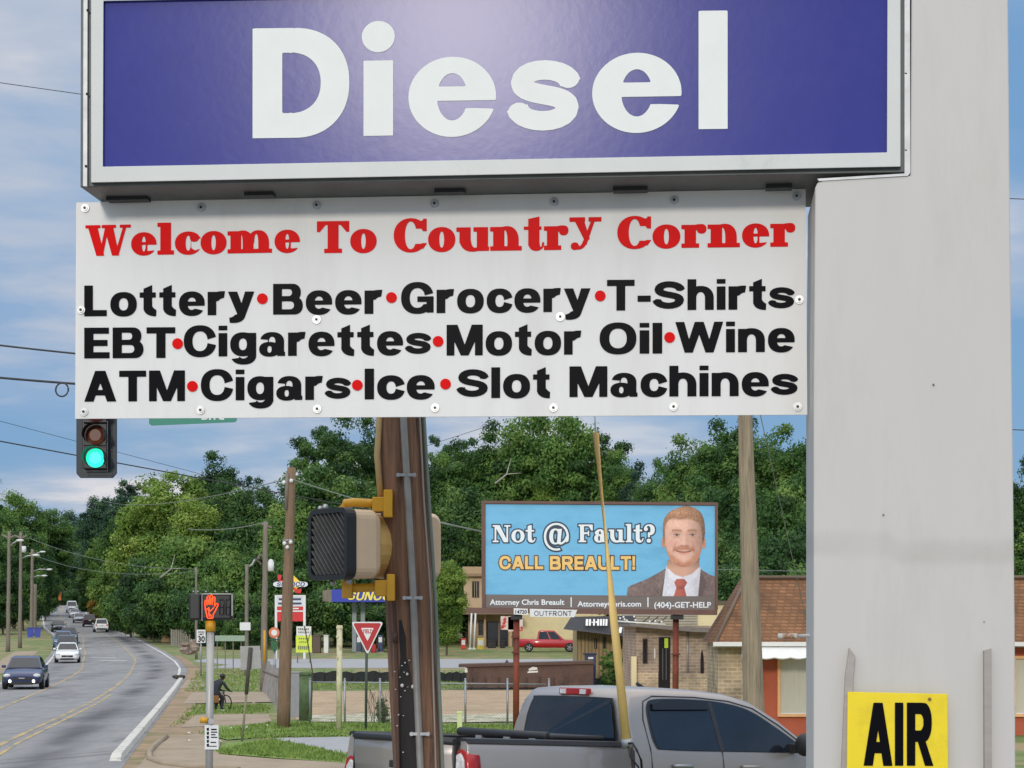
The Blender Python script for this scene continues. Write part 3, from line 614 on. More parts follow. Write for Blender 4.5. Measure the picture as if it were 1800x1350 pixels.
# banner board
BD = .29
bn = thing('store_banner', 'white store banner listing goods, hung under the blue sign', 'banner', sp(775, 733, BD))
bq = [(134, 356), (1416, 332), (1419, 729), (132, 736)]
MB().prism([sp(x, y, BD) for x, y in bq], NB*.012).build('board', BOARD, bn)
red = MB(); blk = MB(); dots = MB()
Wp = lambda fn, s, x0, x1, base, cap, sl, **k: [[sp(x, y, BD-.003) for x, y in p] for p in word_polys(fn, s, x0, x1, base, -cap, slope=sl, **k)]
for s, x0, x1, b, c, sl in (('Welcome', 150, 527, 450, 54, -.018), ('To', 557, 662, 445, 56, -.014), ('Country', 692, 1056, 443, 58, -.013), ('Corner', 1085, 1398, 437, 56, -.012)):
    red.polys(Wp(serif, s, x0, x1, b, c, sl, gap=.03, raise_y=.26, V=.33, H=.135, n=72, key='bn'))
for s, x0, x1, b, c, sl in (('Lottery', 148, 447, 556, 54, -.009), ('Beer', 480, 672, 553, 54, -.008), ('Grocery', 705, 1038, 551, 54, -.01), ('T-Shirts', 1067, 1396, 546, 54, -.008),
        ('EBT', 148, 308, 630, 54, -.006), ('Cigarettes', 323, 757, 627, 54, -.008), ('Motor', 785, 1022, 625, 54, -.008), ('Oil', 1054, 1164, 622, 54, -.006), ('Wine', 1187, 1397, 620, 54, -.008),
        ('ATM', 148, 325, 706, 54, -.006), ('Cigars', 353, 616, 704, 54, -.006), ('Ice', 641, 764, 702, 54, -.006), ('Slot', 804, 967, 700, 54, -.006), ('Machines', 1001, 1402, 698, 54, -.006)):
    blk.polys(Wp(sans, s, x0, x1, b, c, sl, gap=.09, n=84, key='bn', V=.268, H=.2))
for x, y in ((461, 525), (688, 523), (1055, 520), (312, 604), (770, 600), (1177, 593), (338, 679), (628, 677), (783, 675)):
    MB().poly([sp(x+9.5*math.cos(t), y+9.5*math.sin(t), BD-.0045) for t in [k*math.pi/12 for k in range(24)]]).build('bullet_dot', REDP, bn, fix=False)
red.build('red_lettering', REDP, bn, fix=False); blk.build('black_lettering', BLACKM, bn, fix=False)
WASH = mat('screw_washer', (.46, .47, .47), .35, .7, var=.2, scale=60)
for x, y in ((150, 366), (354, 365), (557, 361), (764, 358), (974, 355), (1185, 352), (1400, 345), (148, 724), (353, 721), (558, 719), (765, 717), (973, 717), (1184, 715), (1402, 715), (143, 545), (1405, 527), (557, 562), (985, 557)):
    m_ = MB(); c = sp(x, y, BD)
    for r, d0, d1, mi in ((.0185, -.001, -.006, 0), (.0125, -.006, -.010, 0), (.006, -.010, -.0125, 1)):
        m_.mi = mi; ring = lambda d: [c+NB*d+RT*(r*math.cos(t))+Vector((0, 0, r*math.sin(t))) for t in [k*math.pi/9 for k in range(18)]]
        m_.loft([ring(d0), ring(d1)])
    m_.build('screw', [WASH, DARK], bn)
# air sign
an = thing('air_sign', 'yellow AIR sign with black letters fixed to the white pillar', 'sign', sp(1577, 1400, -.03))
MB().prism([sp(x, y, -.036) for x, y in ((1490, 1216), (1666, 1220), (1667, 1402), (1488, 1400))], NB*.012).build('board', mat('yellow_board', lin((238, 212, 14)), .45, var=.05, scale=4, dirt=lin((214, 190, 20)), dscale=3), an, bev=.002)
al = MB()
for ch, x0, x1 in (('A', 1518, 1569), ('I', 1573, 1588), ('R', 1594, 1640)):
    for p in word_polys(sans, ch, x0, x1, 1346, -111, n=60, slope=.01, key='air', V=.30, H=.15): al.poly([sp(x, y, -.039) for x, y in p])
al.build('lettering', BLACKM, an, fix=False)
sc_ = MB(); c = sp(1634, 1229, -.0375); sc_.tube([c, c-NB*.006], .007, 8); sc_.build('screw', mat('rusty_screw', (.2, .12, .05), .6, .5), an)
# ------------------------------------------------------------------ poles, signals and signs by the road
POLEW = mat('creosote_pole', lin((122, 90, 68)), .85, var=.42, scale=4, stretch=(7, 7, .35), dirt=lin((62, 44, 36)), dscale=3, dthr=(.5, .66), bump=.6, bscale=10)
SIGYEL = mat('signal_yellow', lin((206, 152, 28)), .45, var=.1, scale=10)
BEIGE = mat('signal_beige', lin((214, 186, 152)), .5, var=.06, scale=8)
def leaning(x0, y0, x1, y1, Y, py): return x0+(x1-x0)*(py-y0)/(y1-y0)
# --- brown pole with pedestrian signals
D = 12.0; k = F/D
pc = lambda py: leaning(703, 735, 735, 1350, D, py)
yb = HZ+(H-gz(D))*k
bp_ = thing('utility_pole', 'brown wooden pole with conduits running up behind the white banner', 'utility pole', P(pc(yb), yb, D))
mb = MB(); ring = []; rng = random.Random(2)
for py in np.linspace(-900, yb, 40):
    c = P(pc(py), py, D); r = (37+(py+900)/2250*5)/k*1.02
    ring.append([c+Vector((math.cos(t)*r*(1+.02*math.sin(3*t+py*.004)), math.sin(t)*r, 0)) for t in [2*math.pi*q/24 for q in range(24)]])
mb.smooth = True; mb.loft(ring); mb.smooth = False; mb.build('shaft', POLEW, bp_)
MB().tube([P(pc(y)-2+dx, y, D-.165) for y, dx in ((-700, 8), (735, 8), (880, 9), (1050, 9), (1200, 7), (1350, 6), (yb, 6))], .022, 10).build('conduit', mat('grey_conduit', lin((142, 138, 132)), .5, .3, var=.2, scale=6), bp_)
MB().tube([P(x, y, D-.1) for x, y in ((666, -300), (667, 735), (663, 800), (669, 872))], .0195, 10).build('conduit', mat('cream_conduit', lin((190, 160, 108)), .5, var=.15, scale=8), bp_)
MB().tube([P(x, y, D-.06) for x, y in ((739, 500), (745, 735), (752, 850), (765, 1050), (778, 1350), (786, yb))], .012, 8).build('cable', mat('grey_green_cable', lin((112, 122, 110)), .6), bp_)
MB().tube([P(x, y, D-.10) for x, y in ((733, 500), (738, 735), (745, 880), (757, 1050), (766, 1350), (772, yb))], .006, 6).build('cable', mat('pale_cable', lin((150, 140, 130)), .6), bp_)
MB().tube([P(x, y, D-.12) for x, y in ((684, 1046), (692, 1058), (694, 1080), (695, 1118), (698, 1180), (702, 1500), (706, yb))], .013, 8).tube([P(694, 1112, D-.12), P(695, 1130, D-.12)], .019, 8).build('conduit', mat('brown_pipe', lin((74, 52, 42)), .6), bp_)
mb = MB()
for py, dy in ((1051, 0), (835, 0), (1290, 0)):
    c = P(pc(py)+6, py, D-.17); mb.box(c, (.09, .03, .018)); mb.tube([c+Vector((-.05, -.02, 0)), c+Vector((-.05, .02, 0))], .013, 8); mb.tube([c+Vector((.05, -.02, 0)), c+Vector((.05, .02, 0))], .013, 8)
mb.build('strap', STEEL, bp_)
mb = MB()
for i in range(16):
    x = rng.gauss(709, 9); y = rng.choice([rng.uniform(1130, 1220), rng.uniform(1150, 1340)]); r = rng.uniform(.0015, .004)
    if abs(x-(pc(y)+6)) > 9 and abs(x-pc(y)) < 38: mb.box(P(x, y, D-.158), (r*2, .01, r*1.6), rz=.3)
for x, y, r in ((707, 1205, .012), (726, 1207, .013), (716, 1185, .009), (712, 1165, .006)): mb.ball(P(x, y, D-.155), r, 6)
mb.build('staples', mat('staple_scraps', lin((205, 198, 190)), .6), bp_)
mb = MB()
mb.smooth = True
rg = []
for y in np.linspace(1090, 1500, 14):
    c = P(pc(y), y, D); rr = (41.5)/k*1.035; w0 = -2.35+.07*math.sin(y*.05)+.42*max(0, 1-(y-1090)/170); w1 = -1.46+.05*math.sin(y*.08)-.40*max(0, 1-(y-1090)/170)
    rg.append([c+Vector((math.cos(t)*rr, math.sin(t)*rr, 0)) for t in np.linspace(w0, w1, 7)])
mb.loft(rg, closed=False, caps=False); mb.build('tar_streak', mat('tar_stain', (.012, .009, .008), .75, var=.5, scale=8, stretch=(4, 4, .6)), bp_, fix=False)
def ped_head(name, label, px, py, D, ang, size=.44, depth=.20, back=False, group=None, scale=1.0):
    t = thing(name, label, 'pedestrian signal', P(px, py, D), group, rz=ang); local(t)
    # local: face towards -y
    w2 = size/2
    def rr(y, s, z0=0, r=.06):
        out = []
        for cx, cz, a0 in ((1, 1, 0), (-1, 1, 90), (-1, -1, 180), (1, -1, 270)):
            for q in range(5):
                a = R_(a0+q*22.5); out.append(Vector((cx*(s-r)+math.cos(a)*r, y, cz*(s-r)+math.sin(a)*r+z0)))
        return out
    m = MB(); m.loft([rr(.0, w2*.96), rr(depth-.05, w2*.96), rr(depth, w2*.86)]); m.build('case', BEIGE, t, bev=.008)
    m = MB(); A = rr(-.07, w2); B = rr(-.07, w2-.03, 0, .04); C = rr(.0, w2); E_ = rr(-.012, w2-.03, 0, .04); n = len(A)
    for i in range(n):
        j = (i+1) % n; m.poly([A[i], A[j], B[j], B[i]]); m.poly([A[i], C[i], C[j], A[j]]); m.poly([B[j], E_[j], E_[i], B[i]])
    m.poly(E_); m.build('visor', DARK, t)
    m = MB()                                                    # egg-crate louvre: diagonal slats
    s = w2-.03; nsl = 19
    for q in range(nsl):
        c = (q-(nsl-1)/2)*.046
        pts = []
        for z in (-s, s):
            x = z*-1+c
            pts.append((x, z))
        (xa, za), (xb, zb) = pts
        # clip the slat to the square
        def clip(xa, za, xb, zb):
            t0, t1 = 0, 1; dx, dz = xb-xa, zb-za
            for p_, q_ in ((-dx, xa+s), (dx, s-xa), (-dz, za+s), (dz, s-za)):
                r_ = q_/p_
                if p_ < 0: t0 = max(t0, r_)
                else: t1 = min(t1, r_)
            return None if t0 >= t1-.02 else ((xa+t0*dx, za+t0*dz), (xa+t1*dx, za+t1*dz))
        cl = clip(xa, za, xb, zb)
        if cl:
            (a0, b0), (a1, b1) = cl
            m.add([(a0, -.066, b0), (a1, -.066, b1), (a1+.004, -.066, b1+.004), (a0+.004, -.066, b0+.004), (a0, -.02, b0), (a1, -.02, b1), (a1+.004, -.02, b1+.004), (a0+.004, -.02, b0+.004)], [(0, 1, 2, 3), (4, 7, 6, 5), (0, 4, 5, 1), (3, 2, 6, 7)])
    m.build('louvre', mat('louvre_grey', (.11, .11, .105), .5, var=.3), t)
    return t
h1 = ped_head('pedestrian_signal', 'pedestrian signal facing left on the brown pole, black slatted visor', 592, 957, D-.16, R_(-52))
mb = MB(); mb.tube([Vector((-.02, .36, .2)), Vector((-.02, .36, -.2))], .01)
q = MB()
def yring(cx, y0, y1, s, sz):
    return [[Vector((cx+math.cos(a)*s*.9, y, math.sin(a)*sz)) for a in [2*math.pi*i/20 for i in range(20)]] for y in (y0, y1)]
q.loft(yring(0, .202, .36, .20, .205)); q.build('back_ring', mat('signal_amber', lin((206, 166, 96)), .5, var=.1), h1, bev=.01)
for c_, r_ in (((-.05, .0, -.235), .018), ((.14, .0, -.23), .02), ((-.1, -.02, .235), .02), ((-.16, -.02, .23), .016)): MB().ball(c_, r_, 8).build('bolt', STEEL, h1)
brk = MB()
brk.tube([P(606, 905, D-.12), P(602, 892, D-.12), P(606, 885, D-.12), P(622, 883, D-.12), P(672, 886, D-.12)], .027, 12)
brk.box(P(668, 887, D-.13), (.09, .09, .09)); brk.box(P(683, 886, D-.13), (.055, .12, .17)); brk.build('bracket', SIGYEL, bp_, bev=.006)
brk = MB(); brk.tube([P(617, 1034, D-.12), P(676, 1032, D-.12)], .027, 12); brk.box(P(611, 1036, D-.12), (.065, .08, .11)); brk.box(P(672, 1034, D-.13), (.09, .09, .10)); brk.box(P(688, 1033, D-.13), (.05, .12, .165))
brk.build('bracket', SIGYEL, bp_, bev=.006)
h2 = ped_head('pedestrian_signal', 'pedestrian signal with beige case half hidden behind the brown pole', 704, 961, D+.40, R_(-150))
# --- signal post with lit red hand
D = 29.0
sp_ = thing('signal_post', 'grey steel post at the corner with the red hand signal on top', 'post', P(369, HZ+H/D*F, D))
MB().tube([P(367, HZ+H/D*F, D), P(370, 1100, D)], .058, 14).build('shaft', mat('brushed_pole', lin((176, 174, 168)), .45, .25, var=.2, scale=3, stretch=(4, 4, .5)), sp_)
MB().tube([P(370, 1110, D), P(370, 1091, D)], .078, 14).build('collar', SIGYEL, sp_)
MB().tube([P(367, HZ+H/D*F, D), P(367, HZ+H/D*F-18, D)], .10, 12, .085).build('base', mat('cast_base', (.14, .14, .14), .6), sp_)
q = MB(); q.tube([P(352, 1266, D-.05), P(366, 1266, D-.05)], .045, 10); q.build('push_button', SIGYEL, sp_)
q = MB(); q.tube([P(371, 1268, D-.11), P(371, 1268, D-.05)], .045, 14); q.build('push_button', STEEL, sp_)
q = MB(); q.box(P(372, 1296, D-.075), (.21, .008, .37)); plate = q.build('sign_plate', WHITE, sp_, bev=.01)
q = MB(); rng = random.Random(5)
for i in range(5): q.poly([P(x, y, D-.082) for x, y in ((363, 1280+i*7), (367, 1279+i*7), (367.5, 1284+i*7), (364, 1285+i*7))])
for x0, x1, y0, y1 in ((371, 381, 1281, 1283.5), (371, 382, 1286, 1288), (371, 379, 1290.5, 1292.5), (371, 382, 1295, 1297), (370, 380, 1304, 1306), (365, 381, 1311, 1312.5)): q.poly([P(x, y, D-.082) for x, y in ((x0, y0), (x1, y0), (x1, y1), (x0, y1))])
q.build('markings', BLACKM, plate, fix=False)
hd = thing('pedestrian_signal', 'pedestrian signal with a lit red hand on the grey post', 'pedestrian signal', P(370, 1092, D))
q = MB(); q.box(P(382, 1067, D), (.475, .20, .40)); q.build('case', DARK, hd, bev=.04, seg=3)
q = MB()
fr_ = [(355.5, 1044), (408.5, 1044), (408.5, 1091), (355.5, 1091)]
for a, b in (((356, 1043), (409, 1045)), ((407, 1043), (409.5, 1082)), ((354.5, 1043), (356.5, 1091))): q.box2(P(a[0], a[1], D-.14), P(b[0], b[1], D-.09))
q.build('trim', mat('worn_grey_trim', (.36, .35, .33), .5, .3, var=.3, scale=20), hd)
q = MB(); q.box(P(346, 1067, D+.05), (.18, .42, .40)); q.build('side_head', DARK, hd, bev=.03)
for x in (340, 348, 362, 378, 398): MB().ball(P(x, 1040, D), .016, 6).build('bolt', STEEL, hd)
HANDM = mat('lit_red_led', (.9, .05, .01), .5, emit=(1, .07, .015), es=2.2)
q = MB()
def led(pts, r=.0075): q.tube([P(x, y, D-.115) for x, y in pts], r, 6)
led([(361, 1070), (360, 1058), (361, 1055), (363, 1056), (364, 1064)])
led([(364, 1064), (364, 1050), (366, 1047), (368, 1049), (368.5, 1063)])
led([(368.5, 1063), (369.5, 1047), (371.5, 1045), (373.5, 1047), (373, 1063)])
led([(373, 1063), (375, 1050), (377, 1049), (378, 1051), (377, 1066)])
led([(377, 1066), (380, 1061), (383, 1061), (383.5, 1063), (378.5, 1074), (375, 1080), (374, 1087)])
led([(361, 1070), (363, 1079), (365, 1087)]); led([(365, 1087), (374, 1087)]); led([(363, 1070), (370, 1074), (376, 1068)]); led([(366, 1078), (371, 1082), (371, 1086)]); led([(366, 1054), (366.5, 1062)]); led([(371, 1052), (370.5, 1062)]); led([(367, 1068), (368, 1084)])
q.build('hand_symbol', HANDM, hd)
q = MB(); CNT = mat('unlit_digits', (.03, .028, .028), .4)
for ox in (386, 397):
    for a, b in (((0, 0), (7, 0)), ((0, 13), (7, 13)), ((0, 26), (7, 26)), ((0, 0), (0, 13)), ((7, 0), (7, 13)), ((0, 13), (0, 26)), ((7, 13), (7, 26))):
        q.tube([P(ox+a[0], 1054+a[1], D-.112), P(ox+b[0], 1054+b[1], D-.112)], .009, 5)
q.build('countdown_digits', CNT, hd)
# --- hanging traffic light (green)
D = 30.0
BACKP = mat('backplate_black', lin((30, 38, 46)), .5, var=.15)
tl = thing('traffic_light', 'black traffic light showing green, hung from the span wire', 'traffic light', P(169, 735, D))
q = MB(); q.prism([P(x, y, D) for x, y in ((134, 690), (205, 690), (205, 832), (198, 840), (141, 840), (134, 832))], (0, .04, 0)); q.build('backplate', BACKP, tl, bev=.01)
for i, py in enumerate((725, 765, 805)):
    q = MB(); q.box(P(168, py, D-.09), (.385, .16, .345)); hsg = q.build('lamp_housing', DARK, tl, bev=.012)
    q = MB(); c = P(168, py, D-.19); rad = .15
    q.loft([[c+Vector((math.cos(a)*rad, 0, math.sin(a)*rad)) for a in [2*math.pi*j/24 for j in range(24)]], [c+Vector((math.cos(a)*rad*.6, -.03, math.sin(a)*rad*.6)) for a in [2*math.pi*j/24 for j in range(24)]]])
    q.build('lens', [mat('unlit_red_lens', (.10, .02, .02), .25), mat('unlit_amber_lens', lin((104, 56, 34)), .25, var=.1), mat('lit_green_lens', (.02, .8, .6), .3, emit=(.03, 1, .55), es=1.1, var=.05)][i], hsg)
    q = MB(); rg = []
    for y0 in (0, -.22):
        rg.append([c+Vector((math.cos(a)*.17, y0*(1 if math.sin(a) > -.3 else .55), math.sin(a)*.17)) for a in np.linspace(R_(-35), R_(215), 20)])
    q.smooth = True; q.loft(rg, closed=False, caps=False); q.build('visor', DARK, hsg, fix=False)
q = MB()
for x in (147, 189): q.tube([P(x, 740, D-.18), P(x, 830, D-.18)], .004, 5)
for y in (741, 784.5, 828): q.tube([P(147, y, D-.18), P(189, y, D-.18)], .004, 5)
q.build('trim', mat('grey_edge', (.2, .18, .17), .5), tl)
MB().tube([P(169, 692, D), P(169, 625, D)], .025, 8).build('hanger', STEEL, tl)
# --- street-name blade
sn = thing('street_sign', 'green street name blade hanging below the banner edge', 'sign', P(338, 745, D+.5))
q = MB(); q.prism([P(x, y, D+.5) for x, y in ((262, 702), (414, 700), (416, 704), (416, 739), (413, 742), (266, 748), (262, 745))], (0, .02, 0)); q.build('blade', mat('sign_green', lin((0, 124, 104)), .45, var=.06), sn)
for x in (285, 392): MB().tube([P(x, 704, D+.5), P(x, 626+(x-169)*.115, D+.3)], .012, 6).build('hanger', STEEL, sn)
q = MB(); text_px(q, 'Blvd', 354, 394, 737, 20, lambda x, y: P(x, y, D+.494), .03); q.build('lettering', WHITE, sn, fix=False)
# --- yield sign
D = 50.0
ys_ = thing('yield_sign', 'red and white YIELD triangle on a thin green post', 'sign', P(644, HZ+H/D*F, D))
MB().tube([P(643, HZ+H/D*F, D), P(645, 1095, D)], .035, 8).build('post', mat('dark_green_post', (.06, .075, .06), .6), ys_)
def tri(s, cx, cy, D_, r):
    pts = []
    for (x, y) in ((617, 1093), (674, 1093), (646, 1151)):
        pts.append(Vector((cx+(x-cx)*s, cy+(y-cy)*s)))
    out = []
    for i in range(3):
        p, a, b = pts[i], pts[i-1], pts[(i+1) % 3]
        for f in (0, .5, 1):
            u = p+(a-p).normalized()*r; v = p+(b-p).normalized()*r; out.append(P(*(u*(1-f)**2+p*2*f*(1-f)+v*f*f), D_))
    return out
SRED = mat('sign_red', lin((176, 16, 22)), .4, var=.06)
a = MB().prism(tri(1.0, 646, 1112, D-.06, 5), (0, .012, 0)).build('plate', WHITE, ys_)
MB().poly(tri(.88, 646, 1112, D-.064, 4)).build('red_border', SRED, a, fix=False)
MB().poly(tri(.40, 646, 1111, D-.068, 2)).build('white_centre', WHITE, a, fix=False)
q = MB(); text_px(q, 'YIELD', 637, 655, 1113, 7, lambda x, y: P(x, y, D-.072), .03); q.build('lettering', SRED, a, fix=False)
# --- speed limit sign
D = 111.0
t = thing('speed_sign', 'white speed limit 30 sign beside the bend', 'sign', P(353, HZ+(H-gz(D))/D*F, D))
MB().tube([P(353, HZ+(H-gz(D))/D*F, D), P(353.5, 1108, D)], .045, 6).build('post', STEEL, t)
a = MB().box(P(353.5, 1118.5, D-.08), (.52, .02, .76)).build('plate', WHITE, t, bev=.01)
q = MB(); text_px(q, '30', 348, 360, 1128, 10, lambda x, y: P(x, y, D-.10), .03); text_px(q, 'SPEED', 348, 359.5, 1112.5, 3, lambda x, y: P(x, y, D-.10)); text_px(q, 'LIMIT', 349, 358.5, 1116.5, 3, lambda x, y: P(x, y, D-.10)); q.build('lettering', BLACKM, a, fix=False)
# --- leaning sign seen from the back
D = 45.0
t = thing('leaning_sign', 'grey back of a road sign on a thin leaning post', 'sign', P(425, HZ+H/D*F, D))
MB().tube([P(425, HZ+H/D*F, D), P(433, 1220, D)], .028, 6).build('post', mat('weathered_sign_post', lin((132, 128, 104)), .8, var=.25, scale=5), t)
MB().tube([P(433, 1220, D), P(440, 1138, D)], .045, 6).build('post', mat('dark_sign_post', lin((78, 74, 66)), .8, var=.25, scale=5), t)
MB().prism([P(x, y, D+.06) for x, y in ((422, 1136), (457, 1135), (459, 1175), (423, 1178))], (0, .012, 0)).build('plate', mat('sign_back', lin((150, 150, 148)), .5, .4), t)
# --- small far signs
D = 109.0
def utility(name, label, top, bot, w0, w1, D, m=GREYWOOD, cat='utility pole', group=None):
    t = thing(name, label, cat, P(bot[0], bot[1], D), group)
    mb = MB(); mb.smooth = True; rg = []; rng = random.Random(int(top[0]))
    for f in np.linspace(0, 1, 12):
        x = bot[0]+(top[0]-bot[0])*f+rng.gauss(0, .25); y = bot[1]+(top[1]-bot[1])*f; c = P(x, y, D); r = (w0+(w1-w0)*f)/2/F*D
        rg.append([c+Vector((math.cos(a)*r, math.sin(a)*r, 0)) for a in [2*math.pi*j/14 for j in range(14)]])
    mb.loft(rg); mb.build('shaft', m, t); return t
gy = lambda D: HZ+(H-gz(D))/D*F
# pole A: brown pole with insulators
D = 51.5
t = utility('utility_pole', 'brown wooden pole with white insulators near the wire fence', (513, 822), (498, gy(D)), 24, 15, D, mat('brown_pole_wood', lin((128, 104, 82)), .85, var=.35, scale=4, stretch=(6, 6, .4), bump=.4))
q = MB()
q.tube([P(505, 832, D-.1), P(503, 895, D-.1)], .05, 8); q.build('crosspiece', GREYWOOD, t)
for x, y in ((500, 955), (511, 953), (505, 962), (512, 845), (499, 848)): MB().ball(P(x, y, D-.16), .055, 8).build('insulator', WHITE, t)
MB().tube([P(496, 950, D-.14), P(514, 949, D-.14)], .02, 6).build('insulator_arm', STEEL, t)
D = 83
t = utility('utility_pole', 'tall grey pole with a white transformer can', (467, 917), (463, gy(D)), 13, 8, D)
MB().tube([P(476, 1004, D), P(476, 988, D)], .14, 10).ball(P(476, 988, D), .13, 8).build('transformer', WHITE, t)
q = MB(); q.tube([P(460, 921, D), P(478, 928, D)], .06, 6); q.tube([P(460, 992, D), P(450, 983, D), P(458, 975, D)], .07, 6); q.build('crossarm', GREYWOOD, t)
D = 112
t = utility('utility_pole', 'shorter grey pole with a white box sign, left of the transformer pole', (434, 992), (433, gy(D)), 7, 6, D)
MB().box(P(431, 1101, D-.2), (.62, .05, .46)).build('sign_plate', WHITE, t)
MB().tube([P(436, 996, D), P(443, 993, D), P(447, 985, D), P(456, 980, D)], .07, 6).build('lamp_arm', STEEL, t)
D = 150
utility('utility_pole', 'thin grey pole rising behind the red hand signal', (345, 997), (345, gy(D)), 5, 4, D)
D = 32
utility('utility_pole', 'weathered grey pole standing between the billboard and the pillar', (1306, 600), (1329, gy(D)), 41, 22, D, mat('tan_pole_wood', lin((150, 136, 110)), .85, var=.35, scale=4, stretch=(7, 7, .4), dirt=lin((112, 100, 80)), dscale=2.5, bump=.5, bscale=10))
def lamp_pole(label, x, top, D, arms, w=6, cross=None, trafo=None):
    t = utility('street_lamp_pole', label, (x, top), (x-2, gy(D)), w*1.2, w*.8, D, group='lamp poles left of the road')
    if cross:
        q = MB(); q.tube([P(x-cross, top+7, D), P(x, top+12, D), P(x+cross, top+7, D)], .1, 6); q.build('crossarm', GREYWOOD, t)
    for (x1, y1, y0) in arms:
        a = MB().tube([P(x, y0, D), P((x+x1)/2, (y0+y1)/2-2, D), P(x1, y1, D)], .07, 6).build('lamp_arm', STEEL, t)
        MB().ball(P(x1+3, y1, D), .22, 8, (1.8, 1, .5)).build('lamp_head', WHITE, a)
    if trafo: MB().tube([P(x+5, trafo, D), P(x+5, trafo+11, D)], .22, 8).build('transformer', WHITE, t)
lamp_pole('leftmost lamp pole with a wide crossarm', 16, 934, 170, [(32, 950, 962)], 6.5, 12)
lamp_pole('second lamp pole from the left with a white can', 37, 935, 182, [(60, 976, 982)], 6, 9, 960)
lamp_pole('lamp pole nearest the road with arms over it', 57, 965, 230, [(72, 970, 980), (84, 1001, 1004), (75, 1012, 1016)], 6, 5)
t = utility('street_lamp_pole', 'short dark pole beside the blue bins', (62, 1027), (61, gy(232)), 7, 6, 232, group='lamp poles left of the road')
# far traffic lights on a span
D = 300
sw = MB().tube([P(40, 1034, D), P(105, 1040, D), P(200, 1030, D)], .05, 5).build('span_wire', DARK); tag(sw, 'thin span wire carrying the far orange traffic lights', 'wire')
for x, y, lb in ((79, 1041, 'leftmost of three far orange traffic lights'), (88, 1041, 'middle one of three far orange traffic lights'), (105, 1048, 'rightmost and lowest of three far orange traffic lights')):
    t = thing('traffic_light', lb, 'traffic light', P(x, y-7, D), 'far traffic lights over the road')
    MB().box(P(x, y, D), (.42, .4, 1.35)).build('body', mat('orange_signal', lin((206, 118, 66)), .6), t, bev=.05); MB().tube([P(x, y-7, D), P(x, y-10, D)], .05, 5).build('hanger', DARK, t)
t = thing('warning_sign', 'yellow diamond warning sign on the right bank of the far road', 'sign', P(189, gy(270), 270))
MB().tube([P(189, gy(270), 270), P(189, 1068, 270)], .06, 6).build('post', GREYWOOD, t)
MB().prism([P(x, y, 269.9) for x, y in ((189, 1061), (196.5, 1068.5), (189, 1076), (181.5, 1068.5))], (0, .03, 0)).build('plate', mat('warning_yellow', lin((214, 158, 28)), .5), t)
for i, (x, y, D, hgt) in enumerate(((222, 1100, 262, 1.1), (233, 1113, 230, 1.0), (238, 1107, 236, .9), (250, 1110, 228, 1.1), (189, 1094, 300, .8))):
    xx = (x-900)/F*D
    q = MB(); q.box((xx, D, gz(D)+hgt/2), (.28, .12, hgt)); q.box((xx, D, gz(D)+hgt+.06), (.34, .16, .12))
    tag(q.build('marker_post', mat('cream_post', lin((206, 204, 176)), .7)), 'short cream marker post on the right verge of the far road', 'post', 'marker posts on the far verge')
# pale posts by the fence
D = 50
q = MB(); q.tube([P(596, gy(D), D), P(597, 1099, D)], .075, 12); q.box(P(597, 1103, D), (.16, .16, .06)); q.box(P(593, 1119, D-.08), (.06, .05, .05)); q.box(P(593, 1156, D-.08), (.06, .05, .05))
tag(q.build('pale_post', mat('cream_post_wood', lin((206, 200, 164)), .8, var=.15, scale=4, dirt=lin((150, 140, 100)), dscale=3)), 'tall cream post left of the yield sign', 'post')
q = MB(); q.box(P(808, 1272, 49.5), (.12, .12, .55)); q.box(P(808, 1252, 49.5), (.15, .15, .05))
tag(q.build('pale_post', mat('lime_post', lin((214, 222, 160)), .8)), 'short pale yellow post right of the brown pole', 'post')
D = 56
q = MB(); q.tube([P(537, gy(D), D), P(538, 1186, D)], .19, 14); q.tube([P(538, 1187, D), P(538, 1181, D)], .205, 14, .15)
tag(q.build('utility_pedestal', mat('mossy_green', lin((84, 104, 68)), .9, var=.4, scale=3, bump=.5)), 'mossy green round utility pedestal behind the brown pole', 'pedestal')
q = MB(); q.box(P(516, 1224, 58), (.40, .3, 1.45)); q.box(P(516, 1182, 58), (.44, .34, .05))
tag(q.build('utility_cabinet', mat('cabinet_grey', lin((134, 136, 140)), .5, .3, var=.12), bev=.02), 'narrow grey metal cabinet beside the mossy pedestal', 'cabinet')
# wood gate panels leaning
fnc = thing('board_fence', 'weathered grey board fence leaning behind the brown pole', 'fence', P(478, 1225, 72))
for i in range(9):
    x = 463+i*3.6; Y = 84-i*2.6
    MB().box(P(x, gy(Y)-16*80/Y-6, Y), (.13, .05, 1.55+.1*math.sin(i*2)), M=Matrix.Rotation(R_(7+3*math.sin(i*1.7)), 3, 'Y')).build('board', mat('grey_boards', lin((138, 136, 134)), .85, var=.35, scale=4, stretch=(6, 6, .6)), fnc)
MB().tube([P(460, 1178, 85), P(494, 1190, 62)], .04, 6).build('rail', GREYWOOD, fnc)
q = MB(); q.tube([P(465, 1164, 80), P(465, 1108, 80)], .05, 8); tag(q.build('marker_post', SIGYEL), 'thin yellow pipe marker beside the transformer pole', 'post')
t = thing('round_sign', 'small round orange and white sign above a green bin', 'sign', P(484, 1150, 82))
MB().tube([P(484, gy(82), 82), P(484, 1112, 82)], .03, 6).build('post', STEEL, t)
q = MB(); c = P(482, 1112, 81.9); q.loft([[c+Vector((math.cos(a)*.23, dy, math.sin(a)*.23)) for a in [2*math.pi*j/20 for j in range(20)]] for dy in (0, .02)]); pt = q.build('plate', mat('orange_disc', lin((206, 116, 78)), .5), t)
q = MB(); q.poly([c+Vector((math.cos(a)*.13, -.004, math.sin(a)*.13)) for a in [2*math.pi*j/16 for j in range(16)]]); q.build('white_centre', WHITE, pt, fix=False)
